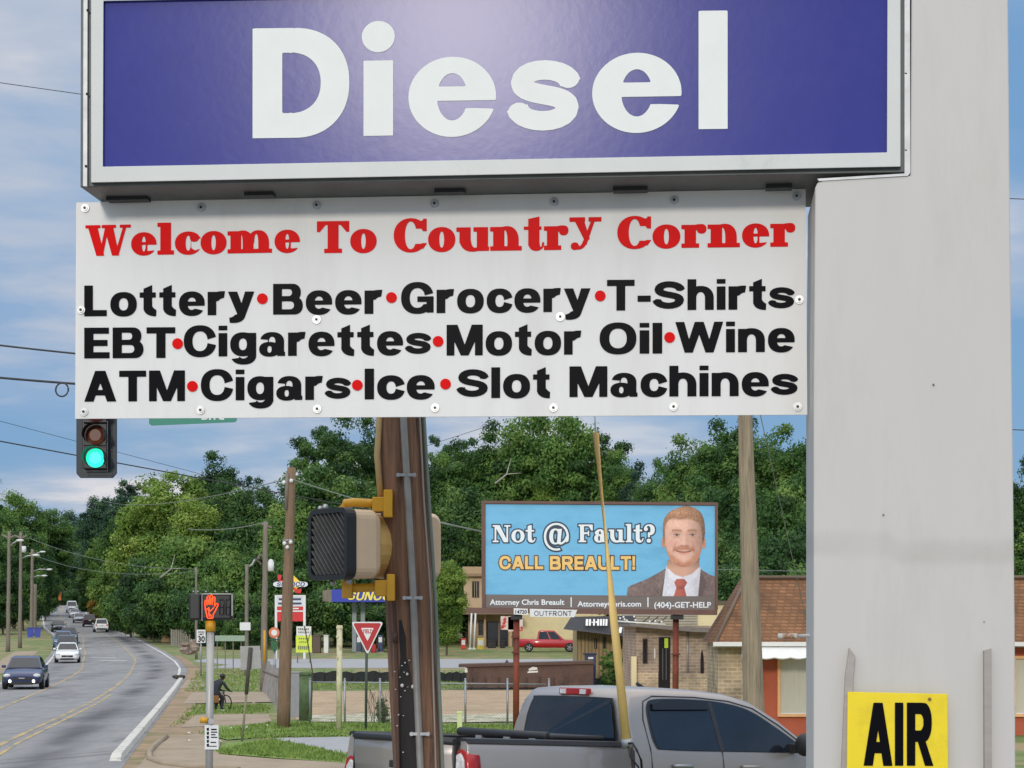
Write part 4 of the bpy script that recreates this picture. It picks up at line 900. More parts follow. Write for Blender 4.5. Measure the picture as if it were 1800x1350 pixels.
t = thing('green_bin', 'small green lidded bin on a stand below the round sign', 'bin', P(482, 1146, 82))
MB().loft([[P(482+dx*s, y, 82+dy) for dx, dy in ((-1, -.15), (1, -.15), (1, .15), (-1, .15))] for s, y in ((5, 1143), (6.5, 1126))]).build('body', mat('bin_green', lin((20, 92, 50)), .5), t)
MB().box(P(482, 1124, 82), (.36, .36, .06)).build('lid', mat('bin_green_dark', lin((16, 72, 40)), .5), t, bev=.01)
MB().tube([P(482, gy(82), 82), P(482, 1143, 82)], .04, 6).build('stand', STEEL, t)
# yellow whip pole rising at the pickup's bed corner
Yp = 18.9
t = thing('yellow_pole', 'tall tapering yellow pole standing at the silver pickup bed corner', 'pole', P(1103, 1308, Yp))
MB().tube([P(1101, 1303, Yp), P(1078, 1080, Yp+.4), P(1047, 762, Yp+1)], .046, 12, .034).build('shaft', mat('yellow_sleeve', lin((226, 190, 112)), .5, var=.10, scale=3, stretch=(3, 3, .5)), t)
MB().tube([P(1103, 1315, Yp), P(1101, 1299, Yp)], .056, 12).build('clamp', STEEL, t)
MB().tube([P(1047, 764, Yp+1), P(1044, 700, Yp+1.1)], .008, 6).build('tip_wire', STEEL, t)
MB().tube([P(1105, 1307, Yp-.05), P(1112, 1306, Yp-.08), P(1119, 1318, Yp-.1), P(1127, 1336, Yp-.1), P(1130, 1375, Yp-.08)], .012, 8).tube([P(1104, 1312, Yp-.06), P(1108, 1330, Yp-.1), P(1122, 1348, Yp-.1), P(1128, 1372, Yp-.08)], .009, 8).build('cable', DARK, t)
# ------------------------------------------------------------------ billboard
D = 50.0
bb = thing('billboard', 'sky blue roadside billboard with a suited man, on two rusty red posts', 'billboard', P(1050, gy(D), D))
RUST = mat('rusty_red_steel', lin((134, 66, 46)), .7, var=.3, scale=3, dirt=lin((96, 52, 40)), dscale=2, bump=.2)
BFR = mat('billboard_frame', lin((108, 78, 68)), .6, var=.2, scale=2)
b3 = lambda x, y, d=0.0: P(x, y, D-d)
q = MB(); q.prism([b3(x, y) for x, y in ((849, 883), (1260, 885), (1260, 1077), (850, 1073))], (0, .12, 0)); q.build('backing', BFR, bb)
q = MB()
for a in ([(846, 880), (1262, 883), (1262, 888), (846, 885)], [(846, 885.2), (853, 885.2), (853, 1068), (847, 1068)], [(1257, 888.2), (1262, 888.2), (1262, 1072), (1257, 1072)]): q.prism([b3(x, y, .06) for x, y in a], (0, .20, 0))
q.prism([b3(x, y, .28) for x, y in ((820, 1068), (1261, 1072), (1261, 1081), (821, 1077))], (0, .42, 0)); q.build('frame', BFR, bb)
for x, w, yt in ((908, 11, 1077), (1188, 11, 1080)):
    m = MB(); m.tube([P(x-1, gy(D), D+.1), P(x, yt, D+.1)], w/2/F*D, 12); m.build('post', RUST, bb)
for x in (908, 1190):
    m = MB(); m.box(P(x, 1085, D+.05), (.30, .5, .12)); m.build('bracket', DARK, bb)
q = MB(); q.box(P(906, 1120, D+.08), (.22, .22, .05)); q.box(P(906, 1147, D+.08), (.2, .22, .05)); q.box(P(1188, 1150, D+.08), (.22, .22, .05)); q.build('bands', mat('rust_band', lin((110, 58, 42)), .8), bb)
POST = mat('poster_sky', lin((116, 188, 226)), .55, var=.05, scale=.8, bump=.12, bscale=2.2, stretch=(1, 1, 3), dirt=lin((102, 174, 212)), dscale=.9)
STRIP_ = mat('poster_strip', lin((118, 108, 102)), .6, var=.12, scale=.8, stretch=(1, 1, 5))
ps = MB().poly([b3(x, y, .012) for x, y in ((853, 886), (1257, 889), (1257, 1048), (853, 1045))]).build('poster', POST, bb, fix=False)
MB().poly([b3(x, y, .012) for x, y in ((853, 1045.2), (1257, 1048.2), (1257, 1072), (853, 1068))]).build('strip', STRIP_, bb, fix=False)
q = MB(); o = MB()
for s, x0, x1, b, cap in (('Not', 866, 940, 953, 30), ('@', 956, 1000, 957, 36), ('Fault?', 1017, 1151, 953, 31)):
    kw = dict(gap=.06, slope=.002)
    q.polys([[b3(x, y, .024) for x, y in p] for p in word_polys(serif, s, x0, x1, b, -cap, grow=.0, key='bl', V=.24, H=.09, **kw)])
    o.polys([[b3(x, y, .018) for x, y in p] for p in word_polys(serif, s, x0, x1, b, -cap, grow=.075, key='bl', V=.24, H=.09, **kw)])
NAVY = mat('print_navy', lin((52, 62, 80)), .55); PWH = mat('print_white', lin((236, 242, 244)), .55, var=.03)
o.build('headline_outline', NAVY, ps, fix=False); q.build('headline', PWH, ps, fix=False)
q = MB(); o = MB()
for s, x0, x1, b, cap in (('CALL', 878, 955, 1000, 22), ('BREAULT!', 967, 1116, 1001, 23)):
    kw = dict(gap=.14)
    q.polys([[b3(x, y, .024) for x, y in p] for p in word_polys(sans, s, x0, x1, b, -cap, grow=.02, key='bb', V=.2, H=.18, **kw)])
    o.polys([[b3(x, y, .018) for x, y in p] for p in word_polys(sans, s, x0, x1, b, -cap, grow=.11, key='bb', V=.2, H=.18, **kw)])
o.build('callout_outline', mat('print_brown', lin((96, 72, 56)), .55), ps, fix=False); q.build('callout', mat('print_gold', lin((244, 200, 120)), .55, var=.03), ps, fix=False)
q = MB()
text_px(q, 'Attorney Chris Breault', 861, 992, 1063, 9.5, lambda x, y: b3(x, y, .018), .022)
text_px(q, 'AttorneyChris.com', 1015, 1127, 1066, 9.5, lambda x, y: b3(x, y, .018), .022)
text_px(q, '(404)-GET-HELP', 1150, 1250, 1068, 10, lambda x, y: b3(x, y, .018), .022)
for x in (1003, 1138): q.poly([b3(x, 1050, .018), b3(x+2, 1050, .018), b3(x+2, 1067, .018), b3(x, 1067, .018)])
q.build('contact_line', PWH, ps, fix=False)
# portrait: the poster's printed picture of a man, as a fine grid of ink colours on the flat sheet
def sm(pts, n=5):
    out = []; k = len(pts)
    for i in range(k):
        p0, p1, p2, p3 = [Vector(pts[(i+j-1) % k]) for j in range(4)]
        for s in range(n):
            t = s/n; out.append(tuple(.5*((2*p1)+(p2-p0)*t+(2*p0-5*p1+4*p2-p3)*t*t+(3*p1-p0-3*p2+p3)*t**3)))
    return out
def portrait():
    st_ = .6; xs = np.arange(1099, 1257.01, st_); ys = np.arange(886, 1048.01, st_); X, Y = np.meshgrid(xs, ys, indexing='ij')
    C = np.zeros(X.shape+(3,)); M = np.zeros(X.shape); rg = np.random.RandomState(3)
    nz = rg.randn(*X.shape)
    def blur(a, k):
        for _ in range(k): a = (a+np.roll(a, 1, 0)+np.roll(a, -1, 0)+np.roll(a, 1, 1)+np.roll(a, -1, 1))/5
        return a/(a.std()+1e-9)
    n1, n2 = blur(nz, 2), blur(rg.randn(*X.shape), 14)
    def inside(pts):
        r = np.zeros(X.shape, bool); j = len(pts)-1
        for i in range(len(pts)):
            (xi, yi), (xj, yj) = pts[i], pts[j]; c = ((yi > Y) != (yj > Y)) & (X < (xj-xi)*(Y-yi)/((yj-yi) or 1e-9)+xi); r ^= c; j = i
        return r.astype(float)
    def soft(a, k=1):
        for _ in range(k): a = (a*2+np.roll(a, 1, 0)+np.roll(a, -1, 0)+np.roll(a, 1, 1)+np.roll(a, -1, 1))/6
        return a
    def put(a, col, sh=None):
        nonlocal C, M
        c = np.array(col, float)/255*np.ones(X.shape+(3,))
        if sh is not None: c = c*sh[..., None]
        C = C*(1-a[..., None])+c*a[..., None]; M = np.maximum(M, a)
    G = lambda x, y, sx, sy: np.exp(-((X-x)/sx)**2/2-((Y-y)/sy)**2/2)
    put(inside([(1101, 1049), (1103, 1033), (1108, 1029), (1136, 1018), (1165, 1002), (1172, 997), (1228, 996), (1236, 1003), (1250, 1011), (1258, 1013), (1258, 1049)]), (128, 108, 104), 1+.05*n2-.10*G(1240, 1030, 8, 20)-.12*G(1150, 1040, 14, 10)+.05*n1*.5)
    put(soft(inside([(1171, 999), (1160, 1049), (1173, 1049), (1176, 1013)])), (100, 84, 82)); put(soft(inside([(1230, 999), (1242, 1024), (1235, 1049), (1227, 1049)])), (98, 82, 80))
    put(soft(inside([(1171, 994), (1164, 1049), (1227, 1049), (1232, 996), (1200, 1012)])), (226, 224, 232), 1+.02*n2-.10*G(1224, 1030, 5, 30)-.10*G(1200, 1010, 20, 5))
    put(soft(inside([(1173, 985), (1172, 1000), (1186, 1010), (1200, 1014), (1216, 1009), (1229, 999), (1230, 980), (1200, 970)])), (218, 168, 144), 1-.22*np.clip(1-(Y-984)/16, 0, 1)-.15*np.clip((X-1205)/25, 0, 1))
    put(soft(inside([(1173, 998), (1186, 1010), (1199, 1015), (1188, 1022), (1176, 1016)])), (236, 234, 240)); put(soft(inside([(1229, 997), (1216, 1009), (1201, 1015), (1212, 1022), (1226, 1014)])), (222, 218, 226))
    put(soft(inside([(1189, 1018), (1203, 1018), (1208, 1024), (1203, 1033), (1207, 1049), (1184, 1049), (1189, 1033), (1185, 1024)])), (190, 98, 82), 1+.06*np.sin((X+Y)*1.1)-.2*G(1196, 1033, 8, 2)-.15*np.clip((X-1196)/12, 0, 1))
    for ex, ey in ((1166.5, 953), (1237, 955)): put(soft((((X-ex)/4.2)**2+((Y-ey)/10.5)**2 < 1).astype(float)), (216, 152, 128), 1-.15*G(ex, ey, 2, 5))
    # hair mass, then the face in it
    hair = inside(sm([(1166, 948), (1165.5, 920), (1170, 907), (1180, 897), (1192, 892.5), (1203, 889), (1216, 890.5), (1228, 897), (1235, 906), (1239, 922), (1238, 948), (1226, 962), (1178, 962)]))
    streak = blur(rg.randn(*X.shape), 2)
    put(soft(hair, 2), (166, 122, 92), 1+.07*streak+.2*G(1192, 900, 14, 6)-.22*np.clip((X-1222)/14, 0, 1)-.1*np.clip((Y-930)/20, 0, 1))
    face = inside(sm([(1169, 948), (1169.5, 927), (1174, 916), (1184, 911), (1196, 913), (1208, 911.5), (1220, 915), (1231, 924), (1234.5, 948), (1233, 968), (1226, 984), (1214, 994), (1200, 997), (1186, 992), (1175, 978), (1170, 962)]))
    lit_ = 1.03-.28*np.clip((X-1206)/26, 0, 1)**1.2-.06*np.clip((1176-X)/8, 0, 1)+.05*G(1190, 922, 14, 8)+.015*n2-.05*np.clip(1-(Y-911)/8, 0, 1)
    put(soft(face, 3), (228, 180, 158), lit_)
    def tone(a, col): put(np.clip(a*1.2, 0, 1)*face, col)
    tone(.28*G(1181, 956, 7, 6)+.22*G(1224, 955, 6, 6), (218, 138, 118))
    for ex in (1189.5, 1217):
        tone(.38*G(ex, 937, 7, 3.6), (168, 116, 96)); tone(.60*np.exp(-((Y-(932+((X-ex)/9)**2*1.2))/1.3)**2/2)*(abs(X-ex) < 8.5), (158, 108, 82))
        tone(.55*G(ex, 940.8, 3.8, 1.2), (236, 222, 214)); tone(.95*G(ex+.3, 940.6, 1.5, 1.4), (70, 62, 62)); tone(.65*np.exp(-((Y-(939.2+((X-ex)/5)**2*.9))/.6)**2/2)*(abs(X-ex) < 5.5), (104, 70, 58)); tone(.22*np.exp(-((Y-(944.5-((X-ex)/6)**2))/1.2)**2/2)*(abs(X-ex) < 6), (180, 126, 106))
    tone(.26*G(1208.5, 949, 2.6, 9), (172, 116, 96)); tone(.30*G(1201.5, 950, 2, 8), (246, 206, 186)); tone(.50*G(1198.5, 959.6, 2.2, 1.1)+.55*G(1207, 959.6, 2.4, 1.1), (130, 76, 62)); tone(.2*G(1203, 960.5, 7, 1.6), (170, 110, 90))
    u = (X-1202)/33
    bd = np.clip((Y-(985-27*np.abs(u)**1.4))/7, 0, 1)*(Y > 950)
    tone(np.clip(.62*bd*(1+.22*n1), 0, .85), (200, 134, 102)); tone(.28*np.clip((Y-986)/8, 0, 1)*bd, (150, 92, 68))
    ms = np.exp(-((Y-(963.6+u*u*9))/2.5)**2/2)*np.clip((21-abs(X-1202))/4, 0, 1); tone(np.clip(.68*ms*(1+.2*n1), 0, 1), (178, 112, 82))
    ml = 970.6-((X-1202)/15)**2*3.4
    tone(.8*np.exp(-((Y-ml)/.8)**2/2)*np.clip((15-abs(X-1202))/2, 0, 1), (118, 62, 54)); tone(.5*np.exp(-((Y-ml-2.6)/1.4)**2/2)*np.clip((11-abs(X-1202))/3, 0, 1), (214, 134, 118))
    for ex, s_ in ((1185.5, -1), (1218.5, 1)): tone(.25*np.exp(-((X-(ex+s_*(Y-962)*.22))/1.2)**2/2)*G(ex, 963, 9, 6), (150, 94, 76))
    put(.45*soft(hair, 1)*np.clip(1-(abs(Y-912)/3), 0, 1)*(face > 0), (176, 130, 100))
    C = np.clip(C, 0, 1); L_ = np.where(C <= .04045, C/12.92, ((C+.055)/1.055)**2.4)
    nx, ny = X.shape; V = [tuple(b3(float(X[i, j]), float(Y[i, j]), .018)) for i in range(nx) for j in range(ny)]
    in_ = M > .4; Fc = [(i*ny+j, (i+1)*ny+j, (i+1)*ny+j+1, i*ny+j+1) for i in range(nx-1) for j in range(ny-1) if in_[i, j] and in_[i+1, j] and in_[i+1, j+1] and in_[i, j+1]]
    me = bpy.data.meshes.new('portrait'); off = OFF[ps]; me.from_pydata([(v[0]-off.x, v[1]-off.y, v[2]-off.z) for v in V], [], Fc)
    at = me.attributes.new('ink', 'FLOAT_COLOR', 'POINT'); at.data.foreach_set('color', np.concatenate([L_, np.ones(X.shape+(1,))], 2).reshape(-1).astype(np.float32))
    m = bpy.data.materials.new('poster_ink'); m.use_nodes = True; b = m.node_tree.nodes['Principled BSDF']; a = m.node_tree.nodes.new('ShaderNodeAttribute'); a.attribute_name = 'ink'
    m.node_tree.links.new(a.outputs['Color'], b.inputs['Base Color']); b.inputs['Roughness'].default_value = .55; me.materials.append(m)
    o = bpy.data.objects.new('portrait', me); COL.objects.link(o); o.parent = ps
portrait()
# operator plate
pt = MB().prism([b3(x, y, .34) for x, y in ((931, 1070), (1015, 1072), (1009, 1085), (932, 1084))], (0, .03, 0)).build('operator_plate', mat('plate_white', lin((226, 226, 226)), .5, var=.04), bb)
q = MB(); q.polys([[b3(x, y, .346) for x, y in p] for p in word_polys(sans, 'OUTFRONT', 939, 1005, 1082.5, -8.5, key='of', V=.16, H=.14, gap=.2, n=30)]); q.build('lettering', mat('plate_grey', lin((84, 84, 92)), .5), pt, fix=False)
pt = MB().prism([b3(x, y, .34) for x, y in ((903, 1069), (928, 1070), (928, 1081), (903, 1080))], (0, .03, 0)).build('number_plate', mat('plate_white', lin((226, 226, 226)), .5), bb)
q = MB(); text_px(q, '14720', 906, 926, 1078.5, 6.5, lambda x, y: b3(x, y, .346), .02); q.build('lettering', BLACKM, pt, fix=False)
# ------------------------------------------------------------------ vehicles
GLASS = mat('dark_car_glass', (.010, .014, .022), .03, var=.5, scale=1.5, spec=.7, bump=.06, bscale=2.0)
TYRE = mat('tyre_rubber', (.018, .018, .018), .85, var=.2); RIM = mat('alloy_rim', (.36, .37, .38), .35, .7, var=.1)
def paint(name, c, metal=.0, rough=.34): return mat(name, lin(c), rough, metal, var=.04, scale=2, coat=.7, spec=.5)
LAMPW = mat('clear_lamp', (.6, .6, .6), .15, var=.2, scale=30); LAMPR = mat('red_lamp', (.36, .012, .012), .2, var=.2); PLATEM = mat('plate_pale', (.55, .56, .55), .5)
def wheel(t, x, y, r=.33, w=.22):
    m = MB(); m.tube([(x, y-w/2, r), (x, y-w*.35, r), (x, y+w*.35, r), (x, y+w/2, r)], [r*.92, r, r, r*.92], 22); tyre = m.build('wheel', TYRE, t)
    s = 1 if y > 0 else -1; m = MB(); yy = y+s*w/2
    ring = lambda rr, d: [Vector((x+math.cos(a)*rr, yy+s*d, r+math.sin(a)*rr)) for a in [2*math.pi*k/20 for k in range(20)]]
    m.loft([ring(r*.66, -.03), ring(r*.64, .012), ring(r*.5, -.02)])
    for k in range(5):
        a = k*2*math.pi/5; m.box((x+math.cos(a)*r*.33, yy+s*.0, r+math.sin(a)*r*.33), (r*.6, .03, r*.13), M=Matrix.Rotation(-a, 3, 'Y'))
    m.build('rim', RIM, tyre)
# kind: stations x, lower z, belt z, half width (body) ; cabin: belt rear/front, roof rear/front, roof z, widths
KIND = {
 'sedan': dict(L=4.7, st=[(-2.35, .40, .72, .70), (-2.28, .30, .90, .82), (-1.7, .24, .98, .88), (-1.0, .22, .95, .90), (.6, .22, .93, .90), (1.1, .22, .90, .89), (1.9, .24, .80, .86), (2.25, .28, .68, .80), (2.35, .36, .58, .66)], cab=(-1.75, 1.05, -.95, .30, 1.44, .80, .60), wb=(-1.38, 1.40), r=.33),
 'suv': dict(L=4.6, st=[(-2.3, .45, .95, .74), (-2.22, .34, 1.06, .86), (-1.4, .28, 1.08, .91), (.7, .28, 1.05, .91), (1.2, .28, 1.02, .90), (2.0, .30, .94, .87), (2.25, .34, .80, .80), (2.3, .42, .66, .70)], cab=(-2.15, 1.1, -1.85, .35, 1.70, .82, .66), wb=(-1.34, 1.38), r=.36),
 'van': dict(L=5.3, st=[(-2.65, .45, 1.1, .86), (-2.6, .34, 1.16, .94), (.9, .30, 1.14, .96), (1.5, .30, 1.08, .95), (2.3, .32, .98, .90), (2.6, .38, .8, .80)], cab=(-2.58, 1.6, -2.5, .75, 2.05, .90, .78), wb=(-1.6, 1.6), r=.36),
 'pickup': dict(L=5.7, st=[(-2.85, .5, 1.02, .80), (-2.8, .40, 1.12, .92), (-.75, .36, 1.10, .96), (.9, .36, 1.08, .96), (1.5, .36, 1.06, .94), (2.5, .38, 1.0, .92), (2.8, .44, .86, .84)], cab=(-1.15, 1.3, -.98, .45, 1.84, .84, .70), wb=(-1.85, 1.75), r=.40)}
def body_rings(st, e=.06):
    out = []
    for x, zb, zt, hw in st:
        h = zt-zb
        half = [(0, zb), (hw*.86, zb), (hw*.97, zb+h*.22), (hw, zb+h*.5), (hw*.985, zb+h*.78), (hw*.93, zt-.03), (hw*.84, zt), (0, zt+.03)]
        out.append([Vector((x, y, z)) for y, z in half]+[Vector((x, -y, z)) for y, z in half[-2:0:-1]])
    return out
def car(kind, label, x, y, rz, pm, group=None, lit=False, name=None, cat='car', z=None):
    K = KIND[kind]; z = gz(y) if z is None else z
    t = thing(name or 'parked_car', label, cat, (x, y, z+.013), group, rz=rz); local(t)
    m = MB(); m.smooth = True; m.loft(body_rings(K['st'])); body = m.build('body', pm, t)
    b0, b1, r0, r1, zr, wb, wr = K['cab']
    zb = lerp_tab([(s[0], s[2]) for s in K['st']], (b0+b1)/2)-.02
    B = [(b0, wb), (b1, wb)]; m = MB()
    def ring(f, g=0):
        x0 = b0+(r0-b0)*f+g; x1 = b1+(r1-b1)*f-g; yy = wb+(wr-wb)*f; z_ = zb+(zr-zb)*f
        return [Vector((x0, -yy, z_)), Vector((x0, -yy, z_)).lerp(Vector((x1, -yy, z_)), .5), Vector((x1, -yy, z_)), Vector((x1, yy, z_)), Vector((x0, yy, z_)).lerp(Vector((x1, yy, z_)), .5), Vector((x0, yy, z_))]
    m.loft([ring(0), ring(.93)]); top = ring(.93); t2 = [v+Vector((0, 0, (zr-zb)*.07)) for v in ring(1.0, .12)]
    t2 = [Vector((v.x, v.y*.86, v.z)) for v in t2]; m.smooth = True; m.loft([top, t2]); m.build('cabin', pm, t, bev=.03)
    R0, R1 = ring(.06), ring(.90)
    def pane(i, j, nm, u0, u1):
        a, b = R0[i].lerp(R0[j], u0), R0[i].lerp(R0[j], u1); c, d = R1[i].lerp(R1[j], 1-(1-u1)), R1[i].lerp(R1[j], u0)
        n = (b-a).cross(d-a).normalized(); cen = Vector((x*0+(b0+b1)/2, 0, zb)); n = n if n.dot(a-cen) > 0 else -n
        m = MB(); m.poly([v+n*.012 for v in (a, b, c, d)]); m.build(nm, GLASS, t, fix=False)
    pane(2, 3, 'windscreen', .05, .95); pane(5, 0, 'rear_window', .07, .93)
    if kind == 'pickup' or kind == 'sedan' or kind == 'suv':
        for (i, j) in ((0, 1), (1, 2), (5, 4), (4, 3)): pane(i, j, 'side_window', .12 if i in (0, 5) else .05, .95 if i in (0, 5) else .84)
    else:
        for (i, j) in ((1, 2), (4, 3)): pane(i, j, 'side_window', .3, .86)
    for xx in K['wb']:
        for s in (-1, 1): wheel(t, xx, s*(K['st'][3][3]-.10), K['r'])
    xf = K['st'][-1][0]; xr = K['st'][0][0]; zf = K['st'][-2][2]; zR = K['st'][0][2]; hf = K['st'][-2][3]; hr = K['st'][0][3]
    for s in (-1, 1):
        m = MB(); m.ball((xf-.12, s*hf*.80, zf-.06), .15, 8, (1, 1.25, .62)); m.build('headlight', LAMPW, t)
        m = MB(); m.box((xr+.04, s*hr*.92, zR-.03), (.10, .26, .17)); m.build('tail_light', LAMPR, t, bev=.03)
        m = MB(); m.box((b1-.38, s*(wb+.13), zb+.09), (.10, .19, .13)); m.build('mirror', pm, t, bev=.03)
        if lit:
            m = MB(); m.ball((xf-.03, s*hf*.64, zf-.30), .075, 8); m.build('fog_lamp', mat('lit_lamp', (.9, .85, .7), .3, emit=(1, .9, .72), es=3), t)
    m = MB(); m.box((xf-.03, 0, zf-.20), (.10, hf*1.0, .14)); m.box((xf-.05, 0, zf-.40), (.10, hf*1.2, .12)); m.build('grille', DARK, t, bev=.02)
    m = MB(); m.box((xf+.012, 0, zf-.17), (.06, .26, .05)); m.build('badge', RIM, t)
    m = MB(); m.box((xr-.01, 0, zR-.08), (.03, .34, .16)); m.build('number_plate', PLATEM, t)
    m = MB(); m.box((xr+.03, 0, K['st'][1][1]+.10), (.16, hr*1.7, .16)); m.build('bumper', DARK if kind != 'sedan' else pm, t, bev=.03)
    return t
def road_car(kind, label, Y, f, face, pm, group, lit=False, dx=0, px=None):
    """f: 0 = left edge .. 1 = right edge of the road; face: -1 towards us"""
    a, b = lerp_tab(LEDGE, Y), lerp_tab(REDGE, Y); x = a+(b-a)*f+dx
    if px is not None: x = (px-900)/F*Y
    tx = (lerp_tab(LEDGE, Y+8)-lerp_tab(LEDGE, Y-8))/16
    return car(kind, label, x, Y, math.atan2(face, face*tx), pm, group, lit, name='moving_car')
QG = 'cars queuing in the oncoming lane'; AG = 'cars driving away up the hill'
road_car('sedan', 'dark blue sedan with lit front lamps, nearest car on the road', 87.5, .3, -1, paint('blue_paint', (38, 52, 92), .3), QG, True, px=46)
road_car('sedan', 'white sedan leading the queue in the oncoming lane', 141, .2, -1, paint('white_car', (226, 228, 226)), QG, px=119)
road_car('suv', 'dark teal car directly behind the white sedan', 157, .2, -1, paint('teal_paint', (44, 74, 92), .3), QG, px=117.5)
road_car('suv', 'mid blue car third in the queue', 176, .2, -1, paint('mid_blue_paint', (56, 96, 132), .3), QG, px=111)
road_car('suv', 'dark slate car fourth in the queue, set to the right', 198, .3, -1, paint('slate_paint', (48, 60, 80), .3), QG, px=121)
road_car('sedan', 'black car on the left behind the queue', 250, .2, -1, paint('black_paint', (24, 26, 34), .2), QG, px=103)
road_car('suv', 'white hatchback driving away on the right, nearest of those leaving', 248, .8, 1, paint('white_car', (226, 228, 226)), AG, px=177)
road_car('suv', 'dark red black car leaving ahead of the white hatchback', 272, .7, 1, paint('maroon_paint', (46, 34, 40), .2), AG, px=157)
road_car('sedan', 'silver grey car in the middle of the far road', 290, .6, -1, paint('grey_paint', (150, 152, 158), .4), QG, px=139)
road_car('sedan', 'pale silver car just below the farthest van', 318, .55, -1, paint('pale_silver', (190, 194, 200), .3), QG, px=131)
road_car('van', 'white van, farthest vehicle at the crest of the road', 345, .5, -1, paint('white_car', (226, 228, 226)), QG, px=126)
# red pickup at the far shops
pk = car('pickup', 'bright red pickup parked in front of the beige shops', (966-900)/F*170, 170, R_(0), paint('red_paint', (176, 22, 36)), None, name='parked_pickup', cat='pickup')
# ---- silver pickup in front
st = thing('silver_pickup', 'silver crew cab pickup seen from its right rear corner', 'pickup', (-1.075, 18.481, .239)); local(st)
st.rotation_euler = (R_(-.2), R_(3.1), R_(39.3))
SILV = mat('silver_paint', lin((163, 155, 149)), .36, .42, var=.03, scale=2, coat=.6)
TRIM = mat('black_trim', (.020, .021, .023), .55, var=.2)
def mirror_y(pts): return [(x, -y, z) for x, y, z in pts]
# bed: outer sides with a soft shoulder, inner walls, floor
def side_ring(x, s, zt=1.34):
    prof = [(.90, .52), (.98, .62), (1.0, .85), (.995, 1.10), (.97, 1.24), (.955, 1.31), (.93, zt), (.86, zt), (.86, .60), (.88, .52)]
    return [Vector((x, s*y, z)) for y, z in prof]
for s in (1, -1):
    m = MB(); m.smooth = True; m.loft([side_ring(x, s) for x in (.0, .03, .6, 1.3, 2.06)]); m.build('bed_side', SILV, st)
    m = MB(); m.loft([[Vector((x, s*y, z)) for y, z in ((.965, 1.325), (.95, 1.365), (.87, 1.372), (.84, 1.35), (.84, 1.30), (.855, 1.338), (.94, 1.343))] for x in (-.005, 2.06)]); m.build('bed_rail', TRIM, st)
m = MB(); m.box((1.03, 0, .62), (2.06, 1.72, .05)); m.box((2.03, 0, .98), (.05, 1.72, .68)); m.build('bed_floor', TRIM, st)
m = MB(); m.smooth = True
m.loft([[Vector((x, y, z)) for x, z in ((.06, .64), (-.02, .64), (-.045, .80), (-.03, 1.02), (-.055, 1.2), (-.05, 1.29), (-.02, 1.315), (.05, 1.315))] for y in (-.80, 0, .80)]); m.build('tailgate', SILV, st)
m = MB(); m.smooth = True; m.loft([[Vector((x, y, z)) for x, z in ((.06, 1.317), (-.05, 1.30), (-.068, 1.32), (-.06, 1.352), (-.01, 1.366), (.06, 1.36))] for y in (-.815, .815)]); m.build('tailgate_cap', TRIM, st)
m = MB(); m.box((-.075, 0, 1.08), (.04, .28, .07)); m.build('tailgate_handle', TRIM, st, bev=.01)
m = MB(); m.box((-.12, 0, .56), (.22, 1.94, .22)); m.build('rear_bumper', RIM, st, bev=.05)
for s in (1, -1):
    m = MB(); m.smooth = True; dz = -.14 if s > 0 else 0
    m.loft([[Vector((-.02, s*y, z+dz)) for y, z in ((.835, 1.245), (.90, 1.264), (.968, 1.235), (1.004, 1.12), (1.010, .98), (1.006, .86), (.835, .84))], [Vector((.13, s*y, z+dz)) for y, z in ((.86, 1.225), (.94, 1.248), (.99, 1.205), (1.012, 1.11), (1.014, .98), (1.009, .87), (.86, .86))]]); hl = m.build('tail_light', LAMPR, st)
    m = MB(); m.smooth = True; m.loft([[Vector((-.036, s*y, z+dz)) for y, z in ((.845, 1.20), (.895, 1.215), (.945, 1.16), (.962, 1.05), (.958, .93), (.85, .90))], [Vector((-.021, s*y, z+dz)) for y, z in ((.838, 1.215), (.90, 1.232), (.955, 1.17), (.972, 1.05), (.968, .92), (.84, .89))]]); m.build('reversing_lens', mat('clear_lens', (.62, .60, .60), .12, var=.35, scale=22, bump=.5, bscale=60), hl)
    m = MB(); m.box((-.02, s*.822, 1.0), (.03, .018, .62)); m.build('seam', TRIM, st)
# folded cover lying across the front of the bed and along the far rail
m = MB(); m.tube([(1.2, -.70, 1.40), (1.2, .72, 1.40)], .045, 10)
m.box((1.55, 0, 1.395), (.70, 1.52, .05)); m.build('folded_cover', TRIM, st, bev=.02)
m = MB()
for y in (-.5, -.1, .35): m.box((1.19, y, 1.36), (.05, .10, .06))
m.build('cover_clamp', STEEL, st)
# cab
YS = lambda z: .97-.365*(z-1.3)
roofx = [(2.10, 1.60), (2.13, 1.80), (2.2, 1.895), (2.5, 1.925), (3.1, 1.93), (3.6, 1.905), (3.95, 1.84), (4.3, 1.67), (4.6, 1.48), (4.82, 1.33)]
m = MB(); m.smooth = True; rings = []
for x, zt in roofx:
    zs = max(zt-.085, 1.30); half = [(0, .5), (.95, .5), (1.0, .80), (1.0, 1.10), (.985, 1.24), (YS(1.3), 1.30)]
    for f in (.34, .67, 1.0):
        z = 1.30+(zs-1.30)*f; half.append((YS(z), z))
    ye = YS(zs); half += [(ye-.035, zs+(zt-zs)*.62), (ye-.12, zs+(zt-zs)*.92), (0, zt+.012)]
    rings.append([Vector((x, -y, z)) for y, z in half]+[Vector((x, y, z)) for y, z in half[-2:0:-1]])
m.loft(rings); m.build('cab', SILV, st)
